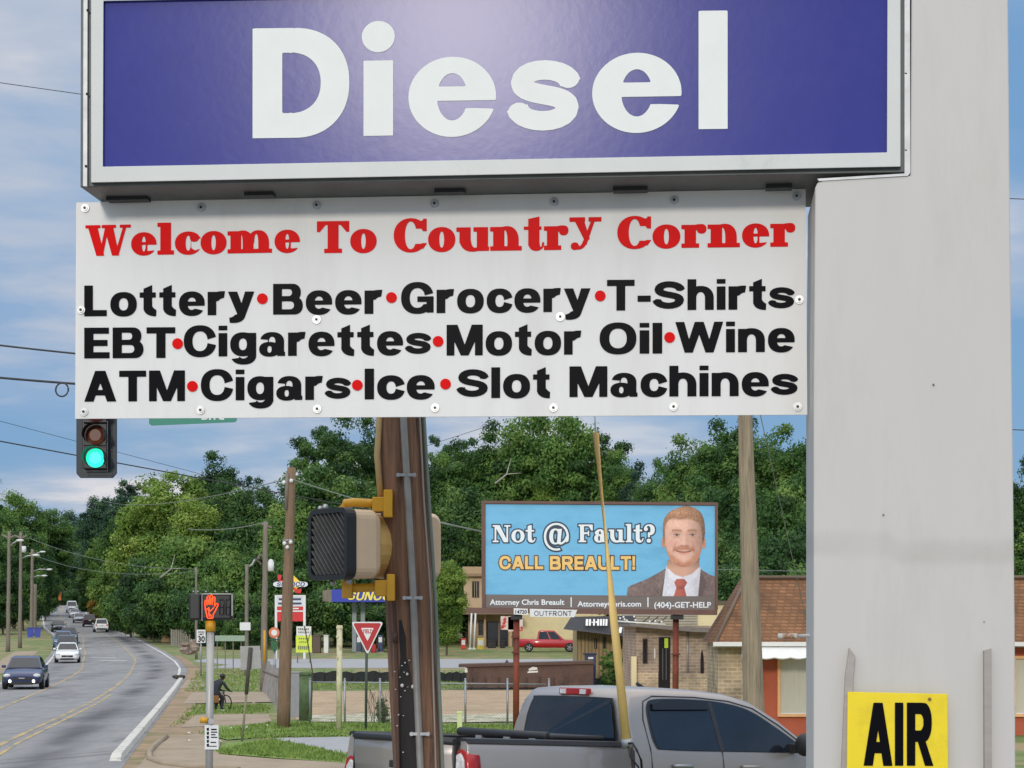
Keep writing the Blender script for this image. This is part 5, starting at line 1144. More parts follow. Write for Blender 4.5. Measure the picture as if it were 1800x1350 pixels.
# bonnet and front
m = MB(); m.smooth = True; rings = []
for x, zt, hw in ((4.80, 1.30, 1.0), (5.1, 1.27, 1.0), (5.5, 1.22, .985), (5.75, 1.14, .95), (5.85, .98, .88)):
    half = [(0, .45), (hw*.92, .45), (hw, .8), (hw, zt-.16), (hw*.96, zt-.06), (hw*.86, zt), (0, zt+.05)]
    rings.append([Vector((x, -y, z)) for y, z in half]+[Vector((x, y, z)) for y, z in half[-2:0:-1]])
m.loft(rings); m.build('bonnet', SILV, st)
for s in (-1, 1):
    m = MB(); m.ball((5.72, s*.82, 1.0), .16, 10, (1, 1, .9)); m.build('headlight', LAMPW, st)
m = MB(); m.box((5.84, 0, .86), (.08, 1.2, .3)); m.build('grille', RIM, st, bev=.03)
def sidepoly(pts, s, d, dd=0): return [Vector((x, s*(YS(z)+d), z)) for x, z in pts]
win = sm([(2.43, 1.345), (2.40, 1.60), (2.43, 1.745), (2.55, 1.80), (3.0, 1.815), (3.45, 1.80), (3.85, 1.735), (4.2, 1.575), (4.55, 1.365), (4.5, 1.31), (3.6, 1.302), (2.6, 1.305)], 6)
inset = lambda p, k: [(3.35+(x-3.35)*k, 1.55+(z-1.55)*k) for x, z in p]
for s in (1, -1):
    m = MB(); m.poly(sidepoly(inset(win, 1.03), s, .004)); m.build('window_seal', TRIM, st, fix=False)
    m = MB(); m.poly(sidepoly(win, s, .008)); sw_ = m.build('side_window', GLASS, st, fix=False)
    m = MB(); m.poly(sidepoly([(3.32, 1.30), (3.38, 1.30), (3.34, 1.80), (3.28, 1.80)], s, .011)); m.build('window_pillar', TRIM, st, fix=False)
    m = MB(); a = sidepoly([(2.45, 1.70), (2.46, 1.76), (2.6, 1.80), (3.26, 1.80), (3.27, 1.725)], s, .014); m.prism(a, (0, s*.02, 0)); m.build('rain_visor', mat('smoked_visor', (.012, .012, .014), .2), sw_)
    m = MB(); m.box((4.42, s*1.02, 1.345), (.10, .16, .10)); m.ball((4.40, s*1.16, 1.39), .13, 12, (.62, .9, .95)); mir = m.build('mirror', TRIM, st, bev=.01)
    m = MB(); m.ball((4.455, s*1.17, 1.40), .118, 12, (.62, .9, .9)); m.build('mirror_shell', mat('mirror_paint', lin((186, 190, 200)), .3, .3), mir)
    for x in (2.62, 3.62):
        m = MB(); m.tube([(x, s*1.005, 1.135), (x+.03, s*1.035, 1.14), (x+.24, s*1.035, 1.14), (x+.27, s*1.005, 1.135)], .02, 8); m.build('door_handle', SILV if x > 3 else RIM, st)
    def seam(pts):
        m = MB(); m.tube([(x, s*(y+.003), z) for x, y, z in pts], .006, 6); m.build('door_seam', TRIM, st)
    seam([(2.36, 1.0, .60), (2.34, 1.0, 1.1), (2.33, YS(1.3), 1.3), (2.31, YS(1.6), 1.6), (2.36, YS(1.78), 1.78), (2.5, YS(1.838), 1.838), (3.1, YS(1.845), 1.845), (3.6, YS(1.82), 1.82), (3.95, YS(1.755), 1.755), (4.3, YS(1.585), 1.585), (4.62, YS(1.39), 1.385)])
    seam([(3.36, 1.0, .60), (3.36, 1.0, 1.1), (3.35, YS(1.29), 1.29)])
    seam([(2.105, .985, .60), (2.105, 1.0, 1.0), (2.10, .975, 1.29)])
# rear window in the back plane
RX = lambda z: 2.10+(.03/.2*(z-1.6) if z > 1.6 else 0)-.006
rw = [(y, z) for y, z in sm([(-.70, 1.33), (-.66, 1.60), (-.60, 1.755), (-.5, 1.79), (.5, 1.79), (.60, 1.755), (.66, 1.60), (.70, 1.33), (.5, 1.31), (-.5, 1.31)], 5)]
m = MB(); m.poly([Vector((RX(z)-.012+.012*0, y*1.045, 1.55+(z-1.55)*1.06)) for y, z in rw]); m.build('window_seal', TRIM, st, fix=False)
m = MB(); m.poly([Vector((RX(z)-.018, y, z)) for y, z in rw]); m.build('rear_window', GLASS, st, fix=False)
m = MB(); m.box((2.142, 0, 1.858), (.05, .46, .070)); bl = m.build('brake_light', LAMPR, st, bev=.012)
m = MB(); m.box((2.122, .155, 1.858), (.03, .09, .05)); m.box((2.122, -.155, 1.858), (.03, .09, .05)); m.build('cargo_lens', LAMPW, bl)
for x in (1.2, 4.95):
    for s in (-1, 1): wheel(st, x, s*.87, .40, .27)
m = MB(); m.smooth = True; m.tube([(3.3, .2, 1.93), (3.2, .2, 1.975)], .02, 6); m.build('roof_antenna', TRIM, st)
# ------------------------------------------------------------------ buildings
SHING = brick_mat('brown_shingles', lin((142, 102, 68)), lin((112, 80, 54)), lin((106, 74, 50)), 1, .19, .085, 'XZ')
STONE = brick_mat('grey_stone_veneer', lin((168, 148, 130)), lin((146, 128, 114)), lin((176, 160, 140)), 1, .30, .11, 'XZ')
TANB = brick_mat('tan_stone_veneer', lin((190, 168, 138)), lin((164, 143, 118)), lin((196, 180, 154)), 1, .24, .10, 'XZ')
ORANGE = mat('orange_wall_paint', lin((182, 92, 62)), .75, var=.07, scale=1.2, dirt=lin((176, 84, 54)), dscale=.7)
CREAM = mat('cream_wall', lin((224, 208, 164)), .8, var=.06, scale=.8, dirt=lin((204, 188, 146)), dscale=.5)
BEIGEW = mat('beige_render', lin((192, 168, 132)), .85, var=.08, scale=.8, dirt=lin((170, 148, 116)), dscale=.5)
SHOPG = mat('shop_glass', (.02, .024, .028), .08, var=.3, spec=.7)
WTRIM = mat('white_trim', lin((224, 222, 216)), .6, var=.05)
def slab(mb, x0, y0, x1, y1, D, depth): return mb.prism([P(x0, y0, D), P(x1, y0, D), P(x1, y1, D), P(x0, y1, D)], (0, depth, 0))
def rect(mb, x0, y0, x1, y1, D): return mb.poly([P(x0, y0, D), P(x1, y0, D), P(x1, y1, D), P(x0, y1, D)])
# orange shop with the brown mansard roof
D = 48
sh = thing('orange_shop', 'orange shop with brown shingle mansard roof and white scalloped awning', 'shop', P(1600, gy(D), D))
g = gy(D)
slab(MB(), 1262, 1128, 1312, g, D, 2.6).build('brick_end', TANB, sh)
slab(MB(), 1312.3, 1128, 2100, g, D+.05, 2.6).build('wall', ORANGE, sh)
m = MB(); e0 = P(1256, 1131, D-.5); 
top_l = P(1312, 1016, D+.9); top_r = P(2110, 1016, D+.9)
m.add([P(1257, 1130, D-.45), P(2140, 1130, D-.45), top_r, top_l, P(1257, 1130, D-.45)+Vector((0, 3.4, 0)), top_l+Vector((0, 1.4, 0)), P(2140, 1130, D-.45)+Vector((0, 3.4, 0)), top_r+Vector((0, 1.4, 0))], [(0, 1, 2, 3), (4, 0, 3, 5), (3, 2, 7, 5), (1, 6, 7, 2)])
m.build('roof', SHING, sh)
m = MB(); m.tube([P(1257, 1131, D-.47), top_l+Vector((0, -.03, .02))], .05, 6); m.tube([top_l+Vector((0, -.04, .02)), top_r+Vector((0, -.04, .02))], .05, 6); m.build('roof_edge', mat('dark_edge_trim', lin((110, 92, 78)), .7), sh)
slab(MB(), 1254, 1128.5, 2142, 1136, D-.62, .12).build('gutter', WTRIM, sh)
slab(MB(), 1258, 1136.2, 2140, 1138, D-.5, 1.2).build('soffit', mat('soffit_tan', lin((172, 160, 140)), .8), sh)
m = MB(); A = []; n = 56
xs = np.linspace(1304, 1428, n)
top = [P(x, 1139, D-.55) for x in xs]; bot = [P(x, 1157+2.2*abs(math.sin((x-1304)*.11)), D-.95) for x in xs]
m.loft([top, bot], closed=False, caps=False); m.build('awning', mat('white_awning', lin((226, 226, 220)), .7, var=.05), sh, fix=False).modifiers.new('solid', 'SOLIDIFY').thickness = .03
for x0, x1, xo in ((1372, 1432, 0), (1786, 1840, 0)):
    fm = MB()
    y0, y1 = 1158, 1255
    for a in ((x0-5, y0-5, x1+5, y0), (x0-5, y1, x1+5, y1+5), (x0-5, y0, x0, y1), (x1, y0, x1+5, y1)): slab(fm, *a, D-.04, .1)
    wf = fm.build('window', mat('peach_frame', lin((232, 178, 120)), .7), sh); rect(MB(), x0, y0, x1, y1, D+.03).build('pane', mat('pale_blind', lin((198, 192, 172)), .3, var=.06, scale=2, stretch=(8, 1, 1)), wf, fix=False)
    slab(MB(), x0, y1-2, x1, y1-.2, D-.02, .03).build('sill', WTRIM, wf)
slab(MB(), 1338, 1178, 1341, 1210, D-.06, .1).build('meter_box', DARK, sh)
slab(MB(), 1312.3, 1140, 1322, g, D+.0, .04).build('corner_trim', mat('rust_door_trim', lin((150, 74, 48)), .7), sh)
# stone shop
D = 68; g = gy(D)
t = thing('stone_shop', 'grey stone fronted shop with a narrow black door and slit windows', 'shop', P(1185, g, D))
slab(MB(), 1118, 1100, 1262, g, D, 8).build('wall', STONE, t)
slab(MB(), 1112, 1182, 1157, g, D-.06, .055).build('base_band', TANB, t); slab(MB(), 1178, 1184, 1262, g, D-.06, .055).build('base_band', TANB, t)
m = MB(); m.prism([P(1108, 1096, D-.7), P(1226, 1103, D-.7), P(1264, 1104, D-.7), P(1264, 1112, D-.7), P(1222, 1111, D-.7), P(1108, 1101, D-.7)], (0, 8, 0)); m.build('roof_slab', mat('grey_roof_edge', lin((120, 112, 104)), .7, var=.15), t)
slab(MB(), 1110, 1154, 1119, g, D-.3, .25).build('side_pier', CREAM, t)
def opening(x0, y0, x1, y1, D, nm, parent, fmat, pane_m, fw=1.2):
    fm = MB()
    for a in ((x0-fw, y0-fw, x1+fw, y0), (x0-fw, y1, x1+fw, y1+fw), (x0-fw, y0, x0, y1), (x1, y0, x1+fw, y1)): slab(fm, *a, D-.06, .05)
    wf = fm.build(nm, fmat, parent); rect(MB(), x0, y0, x1, y1, D-.008).build('pane', pane_m, wf, fix=False); return wf
BRN = mat('dark_brown_frame', lin((66, 50, 42)), .6)
opening(1131, 1124, 1137, 1165, D, 'window', t, BRN, SHOPG); dr = opening(1159, 1121, 1177, g-2, D, 'door', t, DARK, SHOPG)
for x in (1165, 1171): slab(MB(), x-.6, 1140, x+.6, 1195, D-.04, .03).build('glazing_bar', mat('door_grey', lin((90, 96, 92)), .5), dr)
slab(MB(), 1168, 1122, 1174.5, 1139, D-.045, .02).build('notice', mat('lime_notice', lin((186, 214, 40)), .5), dr)
m = MB(); m.prism([P(x, y, D-.05) for x, y in sm([(1232, 1195), (1231.5, 1160), (1234, 1142), (1237, 1160), (1237, 1195), (1234.5, 1195.5)], 4)], (0, .04, 0)); m.build('slit_window', SHOPG, t)
slab(MB(), 1150, 1140, 1152, 1157, D-.04, .03).build('letter_plate', WTRIM, t)
m = MB(); m.tube([P(1209, 1110, D-.05), P(1209, 1182, D-.05)], .03, 6); m.build('downpipe', STEEL, t)
# cream hall behind it
D = 104; g = gy(D)
t = thing('cream_hall', 'cream walled hall rising behind the stone shop', 'building', P(1190, g, D))
slab(MB(), 1090, 1062, 1278, g, D, 10).build('wall', CREAM, t)
slab(MB(), 1088, 1056, 1280, 1062, D-.2, 10.4).build('parapet', mat('parapet_brown', lin((96, 84, 72)), .7), t)
m = MB()
for i in range(9): slab(m, 1092, 1066+i*4.6, 1226, 1069+i*4.6, D-.10, .08)
m.build('siding', mat('grey_siding', lin((168, 160, 148)), .7, var=.1), t)
# shop with black awning and board wall
D = 92; g = gy(D)
t = thing('awning_shop', 'board fronted shop under a broad black awning with white letters', 'shop', P(1062, g, D))
BRD = mat('tan_boards', lin((166, 142, 104)), .85, var=.3, scale=3, stretch=(5, 5, .4))
slab(MB(), 1014, 1100, 1116, g, D, 6).build('wall', BRD, t)
m = MB(); rng = random.Random(4)
for i in range(16):
    x = 1014.5+i*6.3; slab(m, x, 1106+rng.uniform(-1, 1), x+rng.uniform(1.2, 2.2), g-1, D-.05, .04)
m.build('battens', mat('dark_battens', lin((128, 106, 76)), .85, var=.3), t)
AW = mat('black_awning', lin((52, 52, 56)), .75, var=.15, scale=2)
m = MB(); m.add([P(1004, 1084, D-.1), P(1118, 1082, D-.1), P(1118, 1121, D-1.5), P(990, 1106, D-1.5), P(1118, 1121, D-.1), P(990, 1106, D-.1)], [(0, 1, 2, 3), (1, 4, 2), (3, 5, 0), (3, 2, 4, 5)]); aw = m.build('awning', AW, t)
def awp(x, y):
    a, b, c = P(1004, 1084, D-.1), P(1118, 1082, D-.1), P(990, 1106, D-1.5); n = (b-a).cross(c-a).normalized()
    o = Vector((0, 0, H)); r = P(x, y, 1)-o; tt = (a-o).dot(n)/r.dot(n); return o+r*tt+n*(.03 if n.y < 0 else -.03)
m = MB()
for x0, x1 in ((1030, 1034), (1035.5, 1039), (1043, 1046), (1050, 1053.5), (1055, 1058.5), (1060, 1063), (1064.5, 1068)):
    m.poly([awp(x0, 1089), awp(x1, 1089.5), awp(x1-.6, 1101), awp(x0-.6, 1100.5)])
m.poly([awp(1040, 1094), awp(1042, 1094), awp(1042, 1096), awp(1040, 1096)]); m.poly([awp(1047, 1093), awp(1049.5, 1093), awp(1049.5, 1096), awp(1047, 1096)])
m.poly([awp(1090, 1098), awp(1095, 1098.5), awp(1092, 1114), awp(1087, 1113)])
m.build('lettering', WTRIM, aw, fix=False)
m = MB(); m.tube([P(1086, 1092, D-1.2), P(1170, 1098, D-1.2)], .04, 6)
for x, y in ((1090, 1087), (1096, 1085), (1098, 1089), (1102, 1091), (1115, 1084), (1117, 1090), (1142, 1093), (1152, 1092), (1163, 1093)): m.ball(P(x, y, D-1.2), .055, 6)
m.build('lamp_string', mat('lamp_string_white', lin((230, 228, 220)), .4), t)
m = MB()
for x0 in (1128, 1143, 1158): m.tube([P(x0, 1095, D-1.2), P(x0+14, 1084, D+1)], .03, 5)
m.build('rafter', BRN, t)
for x, y0, y1 in ((1045, 1122, 1140), (1060, 1120, 1139), (1089, 1125, 1140), (1105, 1126, 1138)): opening(x, y0, x+4, y1, D, 'window', t, BRN, SHOPG, .6)
# far beige shops
D = 188; g = gy(D)
t = thing('beige_shops', 'two storey beige shop block far behind the billboard', 'building', P(900, g, D))
slab(MB(), 815, 1008, 906, 1076, D, 14).build('wall', BEIGEW, t)
slab(MB(), 823, 1076.2, 906, g, D+.6, 12).build('wall', mat('tan_ground_floor', lin((176, 152, 122)), .85, var=.1), t)
slab(MB(), 906.2, 1050, 1100, g, D+2, 12).build('wall', CREAM, t)
m = MB(); slab(m, 813, 996, 908, 1008, D-.35, 14.7); m.build('parapet', mat('parapet_tan', lin((178, 152, 118)), .8), t); slab(MB(), 812, 1008, 909, 1013, D-.6, 15.2).build('cornice', mat('cornice_tan', lin((150, 124, 96)), .8), t)
slab(MB(), 812, 1072, 910, 1080, D-2, 3).build('canopy', mat('canopy_brown', lin((128, 106, 88)), .7), t)
wd = opening(831, 1023, 841, 1049, D, 'window', t, BRN, SHOPG); 
for x in (834, 838): slab(MB(), x-.4, 1023, x+.4, 1049, D-.05, .04).build('glazing_bar', BEIGEW, wd)
opening(857, 1094, 875, 1141, D+.6, 'shop_window', t, BRN, SHOPG); opening(879, 1096, 892, 1141, D+.6, 'shop_window', t, BRN, SHOPG); opening(842, 1092, 848, 1115, D+.6, 'window', t, BRN, SHOPG)
for x, w in ((851, 3), (895, 5)): slab(MB(), x, 1080, x+w, g, D-.5, .5).build('column', mat('tan_column', lin((190, 160, 126)), .8), t)
m = MB(); m.box(P(893, 1095, 170), (1.3, .3, 1.2)); m.box(P(906, 1097, 170), (1.3, .3, 1.3)); tag(m.build('shop_board', mat('red_white_board', lin((226, 206, 196)), .6, var=.1, dirt=lin((190, 40, 34)), dscale=1.1, dthr=(.5, .55))), 'small red and white shop board beside the rusty post top', 'sign')
for x0, x1, lb in ((827, 829, 'left white porch post of the far beige shops'), (834, 836, 'right white porch post of the far beige shops')):
    m = MB(); m.tube([P(x0-1, gy(178), 178), P(x1, 1078, 178)], .085, 8); m.box(P(x0-.7, gy(178)-1, 178), (.35, .35, .12)); tag(m.build('porch_post', WTRIM), lb, 'post')
def crate(name, x0, y0, x1, y1, D, m_, label, cat):
    t = thing(name, label, cat, P((x0+x1)/2, y1, D)); q = MB(); slab(q, x0, y0, x1, y1, D, .8); q.build('body', m_, t, bev=.04); rect(MB(), x0+1.5, y0+3, x1-1.5, y0+(y1-y0)*.6, D-.02).build('front_panel', WTRIM, t, fix=False); return t
crate('ice_box', 810, 1122, 819, 1141, 178, mat('vending_red', lin((206, 52, 40)), .5), 'red vending box by the far beige shops', 'vending box')
crate('newspaper_box', 839, 1122, 851, 1143, 178, mat('vending_yellow', lin((224, 196, 70)), .5), 'yellow vending box by the far beige shops', 'vending box')
for x0, x1, lb in ((857, 872, 'dark bin in front of the far shop window, wider of two'), (879, 888, 'dark bin beside the far shop column, narrower of two')):
    m = MB(); slab(m, x0, 1127, x1, gy(182), 182, .8); slab(m, x0-.6, 1125.5, x1+.6, 1127, 182-.05, .9); tag(m.build('bin', DARK, bev=.04), lb, 'bin')
# fuel station: canopy, pumps, price sign
D = 168; g = gy(D)
t = thing('station_canopy', 'blue fuel station canopy with yellow slanted lettering', 'canopy', P(660, g, D))
slab(MB(), 583, 1036, 770, 1058, D, 8).build('fascia', mat('fascia_blue', lin((24, 54, 168)), .45, var=.06), t)
m = MB(); m.prism([P(567, 1038, D+4), P(583, 1036, D-.02), P(583, 1058, D-.02), P(567, 1057, D+4)], (.0, .1, 0)); m.build('end_fascia', mat('fascia_tan', lin((150, 134, 116)), .6, var=.3, scale=1), t)
m = MB(); m.polys([[P(x+(1055-y)*.28, y, D-.06) for x, y in p] for p in word_polys(sans, 'SUNOCO', 610, 701, 1055, -15.5, gap=.12, key='sun', V=.24, H=.17, n=36)]); m.build('lettering', mat('fascia_yellow', lin((250, 226, 90)), .5), t, fix=False)
for x in (619, 634, 742): slab(MB(), x, 1058.2, x+7.5, g, D+3, .5).build('column', mat('canopy_column', lin((150, 160, 158)), .5), t)
for i, (x, c) in enumerate(((626, (70, 76, 92)), (645, (60, 66, 84)), (664, (52, 60, 84)))):
    tt = thing('fuel_pump', ('leftmost', 'middle', 'rightmost')[i]+' of three fuel pumps under the blue canopy', 'fuel pump', P(x+5, g, D+1), 'fuel pumps')
    q = MB(); slab(q, x, 1116, x+9, g-1, D+1, .7); q.build('body', mat('pump_body%d' % i, lin(c), .5), tt, bev=.05); rect(MB(), x+1.5, 1120, x+7.5, 1129, D+.98).build('display', WTRIM, tt, fix=False); q = MB(); slab(q, x-1, g-1, x+10, g, D+.8, 1.1); q.build('base', WTRIM, tt)
q = MB(); slab(q, 652, 1133, 661, g, D-.5, .5); tag(q.build('red_bin', SRED, bev=.05), 'small red box standing between the fuel pumps', 'bin')
for x0, x1, nm, c, lb in ((549, 563, 'brown_box', (92, 76, 64), 'dark brown box behind the lime sign board'), (569, 577, 'white_cabinet', (220, 220, 214), 'upright white cabinet between brown box and cream post')):
    q = MB(); slab(q, x0, 1118, x1, g+1, D-2, .8); slab(q, x0-.4, 1116.5, x1+.4, 1118, D-2.05, .9); tag(q.build(nm, mat(nm, lin(c), .6), bev=.04), lb, 'box')
D = 150; g = gy(D)
t = thing('price_sign', 'tall fuel price sign with a yellow arrow emblem on top', 'sign', P(511, g, D))
m = MB(); slab(m, 483, 1046, 487, g, D, .3); slab(m, 533, 1046, 537, g, D, .3); slab(m, 487, 1046, 533, 1049, D, .3); slab(m, 487, 1064, 533, 1066, D, .28); slab(m, 487, 1073, 533, 1075.5, D, .28); m.build('frame', WTRIM, t)
slab(MB(), 487, 1049.2, 533, 1063.8, D+.05, .2).build('panel', mat('panel_pale', lin((214, 218, 224)), .5), t)
m = MB(); slab(m, 490, 1051.5, 529, 1055, D+.02, .02); slab(m, 489, 1059, 530, 1062.5, D+.02, .02); m.build('dark_bars', NAVY, t)
RD = mat('panel_red', lin((206, 26, 32)), .45, var=.08)
slab(MB(), 487, 1066.2, 533, 1072.8, D+.05, .2).build('panel', RD, t); slab(MB(), 487, 1075.7, 533, 1092, D+.05, .2).build('panel', RD, t)
m = MB(); slab(m, 510, 1068.5, 525, 1070.8, D+.02, .02); m.build('white_bar', WTRIM, t)
m = MB(); m.prism([P(x, y, D) for x, y in ((513, 1009), (531, 1026), (513, 1043), (495, 1026))], (0, .2, 0)); m.build('yellow_diamond', mat('emblem_yellow', lin((250, 208, 66)), .5), t)
m = MB(); m.prism([P(x, y, D-.06) for x, y in ((488, 1010), (495, 1011), (494, 1018), (491, 1017), (522, 1036), (530, 1034), (529, 1043), (519, 1042), (518, 1038), (488, 1019))], (0, .05, 0)); m.build('red_arrow', RD, t)
m = MB(); m.prism([P(x, y, D-.12) for x, y in sm([(480, 1027), (486, 1022.5), (511, 1023), (535, 1022.5), (541, 1027), (535, 1031.5), (511, 1031), (486, 1031.5)], 4)], (0, .05, 0)); em_ = m.build('name_plate', mat('emblem_white', lin((220, 222, 226)), .5), t)
m = MB(); m.polys([[P(x+(1031-y)*.2, y, D-.13) for x, y in p] for p in word_polys(sans, 'SUNOCO', 486, 535, 1031, -8, gap=.12, key='sun', V=.24, H=.17, n=36)]); m.build('lettering', NAVY, em_, fix=False)
D = 140; g = gy(D)
t = thing('lime_sign_board', 'upright white and lime sign board with dark smudged writing', 'sign', P(534, g, D))
slab(MB(), 521, 1101, 547, 1117, D, .08).build('top_panel', WTRIM, t); slab(MB(), 520, 1117.2, 548, 1147, D, .08).build('lower_panel', mat('lime_panel', lin((208, 224, 70)), .5, var=.06), t)
m = MB(); rng = random.Random(8)
for y0, y1, x0, x1, n in ((1104, 1108, 524, 544, 6), (1110, 1113, 524, 544, 7), (1121, 1124, 525, 543, 5), (1127, 1130, 526, 542, 5), (1135, 1142, 524, 545, 6)):
    for i in range(n):
        a = x0+(x1-x0)*i/n; slab(m, a, y0+rng.uniform(0, .8), a+(x1-x0)/n*.62, y1-rng.uniform(0, .8), D-.03, .02)
m.build('writing', mat('faded_writing', lin((112, 120, 96)), .6), t)
m = MB(); m.tube([P(523, g, D+.1), P(523, 1101, D+.1)], .05, 6); m.tube([P(545, g, D+.1), P(545, 1101, D+.1)], .05, 6); m.build('frame', STEEL, t)
# dumpster
D = 85; g = gy(D)
DUMP = mat('dumpster_brown', lin((92, 68, 56)), .7, var=.25, scale=1.5, dirt=lin((66, 50, 44)), dscale=1.1, bump=.2)
t = thing('dumpster', 'long dark brown roll off dumpster on the dirt lot', 'dumpster', P(930, g, D))
m = MB(); m.prism([P(x, y, D) for x, y in ((818, 1171), (1043, 1165), (1043, 1208), (822, 1209))], (0, 2.2, 0)); m.build('body', DUMP, t)
m = MB(); m.prism([P(x, y, D-.12) for x, y in ((806, 1168), (1044, 1162), (1044, 1167), (806, 1173))], (0, 2.45, 0)); m.build('top_rail', mat('dumpster_rail', lin((84, 64, 54)), .7, var=.25), t)
RIBM = (mat('dumpster_ribs', lin((78, 58, 50)), .75, var=.2))
for x in (826, 850, 874, 898, 922, 946, 970, 994): slab(MB(), x, 1190, x+4, 1208, D-.10, .098).build('rib', RIBM, t)
m = MB(); slab(m, 1020, 1186, 1043, 1209, D-.16, .055); m.build('end_plate', mat('dumpster_ribs', lin((78, 58, 50)), .75, var=.2), t)
slab(MB(), 820, 1209.3, 1040, 1213, D+.2, 1.8).build('skids', DARK, t)
m = MB(); m.polys([[P(x, y, D-.01) for x, y in q] for q in ([(929, 1176), (936, 1172), (944, 1173), (945, 1177), (930, 1179)], [(928, 1180), (946, 1179), (945, 1182), (927, 1183)], [(817, 1175), (821, 1172), (822, 1182), (817, 1182)])]); m.build('painted_mark', WTRIM, t, fix=False)
m = MB(); m.add([P(885, 1168, D+.6), P(891, 1159, D+.8), P(897, 1168, D+.6), P(890, 1168, D+1.2)], [(0, 1, 2), (0, 1, 3), (1, 2, 3), (0, 2, 3)]); tag(m.build('metal_scrap', mat('dark_debris', lin((60, 58, 60)), .8)), 'pointed dark scrap sticking up from the dumpster', 'scrap')
D = 88
t = thing('wheelie_bin', 'navy wheeled bin standing behind the dumpster end', 'bin', P(1038, gy(D), D))
m = MB(); m.loft([[P(x, y, D+d) for x, d in ((1038-w, 0), (1038+w, 0), (1038+w, .8), (1038-w, .8))] for w, y in ((8, gy(D)), (10, 1151))]); m.build('body', mat('bin_navy', lin((44, 50, 84)), .5), t); slab(MB(), 1026, 1148, 1049, 1151, D-.05, .9).build('lid', mat('bin_lid', lin((34, 38, 60)), .5), t, bev=.01)
slab(MB(), 1034, 1155, 1043, 1158.5, D-.12, .03).build('sticker', WTRIM, t)
for i, (x, lb) in enumerate(((50, 'left blue wheeled bin on the far left pavement'), (63, 'right blue wheeled bin on the far left pavement'))):
    D = 225; t = thing('wheelie_bin', lb, 'bin', P(x+4, gy(D), D), 'blue bins on the left'); w = 5.5
    m = MB(); m.loft([[P(x+3+q*ww, y, D+d) for q, d in ((-1, 0), (1, 0), (1, .8), (-1, .8))] for ww, y in ((4.6, gy(D)), (5.8, 1105))]); m.build('body', mat('bin_blue', lin((34, 62, 160)), .5), t); slab(MB(), x-3, 1103, x+9.4, 1105, D-.05, .9).build('lid', mat('bin_blue_lid', lin((28, 50, 130)), .5), t)
# silt fences and wire fence
SILT = mat('silt_cloth', (.022, .026, .026), .8, var=.5, scale=3, stretch=(6, 1, 1), bump=.6, bscale=6)
def silt(x0, x1, y0, y1, label):
    D = F*H/(y1-HZ); t = thing('silt_fence', label, 'fence', P((x0+x1)/2, y1, D)); n = 30
    rows = []
    for f in (0, .5, 1): rows.append([P(x0+(x1-x0)*i/n, y1+(y0-y1)*f+(1.2*math.sin(i*1.3)+1.0*math.sin(i*.5) if f == 1 else 0), D+.05*math.sin(i*2.1)*(f+.3)) for i in range(n+1)])
    m = MB(); m.loft(rows, closed=False, caps=False); m.build('cloth', SILT, t, fix=False)
    m = MB()
    for i in range(0, n+1, 5): m.tube([P(x0+(x1-x0)*i/n, y1, D-.15), P(x0+(x1-x0)*i/n, y0-3, D-.15)], .016, 5)
    m.build('stakes', SILT, t)
silt(545, 692, 1181, 1200, 'black silt fence between grey pole and brown pole'); silt(740, 822, 1182, 1200, 'black silt fence left of the dumpster'); silt(1046, 1112, 1191, 1206, 'black silt fence below the board fronted shop')
D = 53.5; g = gy(D)
t = thing('wire_fence', 'low galvanised wire fence along the dirt lot', 'fence', P(760, g, D))
m = MB(); m.tube([P(545, 1199, D), P(960, 1203, D)], .022, 6); m.build('top_rail', STEEL, t)
for x in (545, 606, 668, 742, 818, 892, 965): m = MB(); m.tube([P(x, g, D), P(x, 1195, D)], .03, 6); m.ball(P(x, 1194, D), .035, 6); m.build('post', STEEL, t)
m = MB()
for i in range(0, 80):                                               # diagonal mesh wires
    xa = 545+i*5.2; hgt = g-1203
    if xa+hgt < 962: m.tube([P(xa, g-1, D), P(xa+hgt, 1203, D)], .0022, 3)
    if xa-hgt > 545: m.tube([P(xa, g-1, D), P(xa-hgt, 1203, D)], .0022, 3)
m.build('mesh', mat('thin_wire', lin((150, 152, 148)), .6, .3), t, fix=False)
# odds and ends right of the bend
t = thing('low_wall', 'low green guard wall on the far side of the bend', 'wall', P(405, 1128, 118)); slab(MB(), 378, 1117, 436, 1127, 118, .2).build('panel', mat('guard_green', lin((150, 170, 150)), .7, var=.15), t)
for x in (381, 395, 409, 423, 433): slab(MB(), x, 1127, x+1.5, gy(118), 118.1, .08).build('post', GREYWOOD, t)
t = thing('board_fence', 'short tan board fence at the far bend', 'fence', P(292, gy(205), 205)); slab(MB(), 284, 1105, 299, gy(205), 205, .1).build('boards', BRD, t); slab(MB(), 283, 1103.5, 300, 1105, 204.9, .2).build('cap', GREYWOOD, t)
t = thing('grey_fence', 'grey slatted fence behind the speed sign', 'fence', P(320, gy(190), 190))
for i in range(8): slab(MB(), 300+i*4, 1106+(i % 2), 303.4+i*4, gy(190), 190, .06).build('slat', mat('slat_grey', lin((150, 146, 134)), .8, var=.2), t)
m = MB(); rng = random.Random(12)
for i in range(16): m.box(P(rng.uniform(322, 345), rng.uniform(1126, 1146), 130+rng.uniform(-3, 3)), (rng.uniform(.2, .7), rng.uniform(.2, .5), rng.uniform(.1, .4)), M=Matrix.Rotation(rng.uniform(0, 3), 3, 'Z') @ Matrix.Rotation(rng.uniform(-.6, .6), 3, 'X'))
for i in range(8): a = P(rng.uniform(322, 345), 1146, 130); m.tube([a, a+Vector((rng.uniform(-.5, .5), 0, rng.uniform(.4, 1.3)))], .03, 5)
tag(m.build('junk_pile', mat('junk', lin((138, 122, 108)), .8, var=.5, scale=2)), 'heap of broken furniture and scraps at the roadside bend', 'junk pile')
m = MB(); rng = random.Random(13)
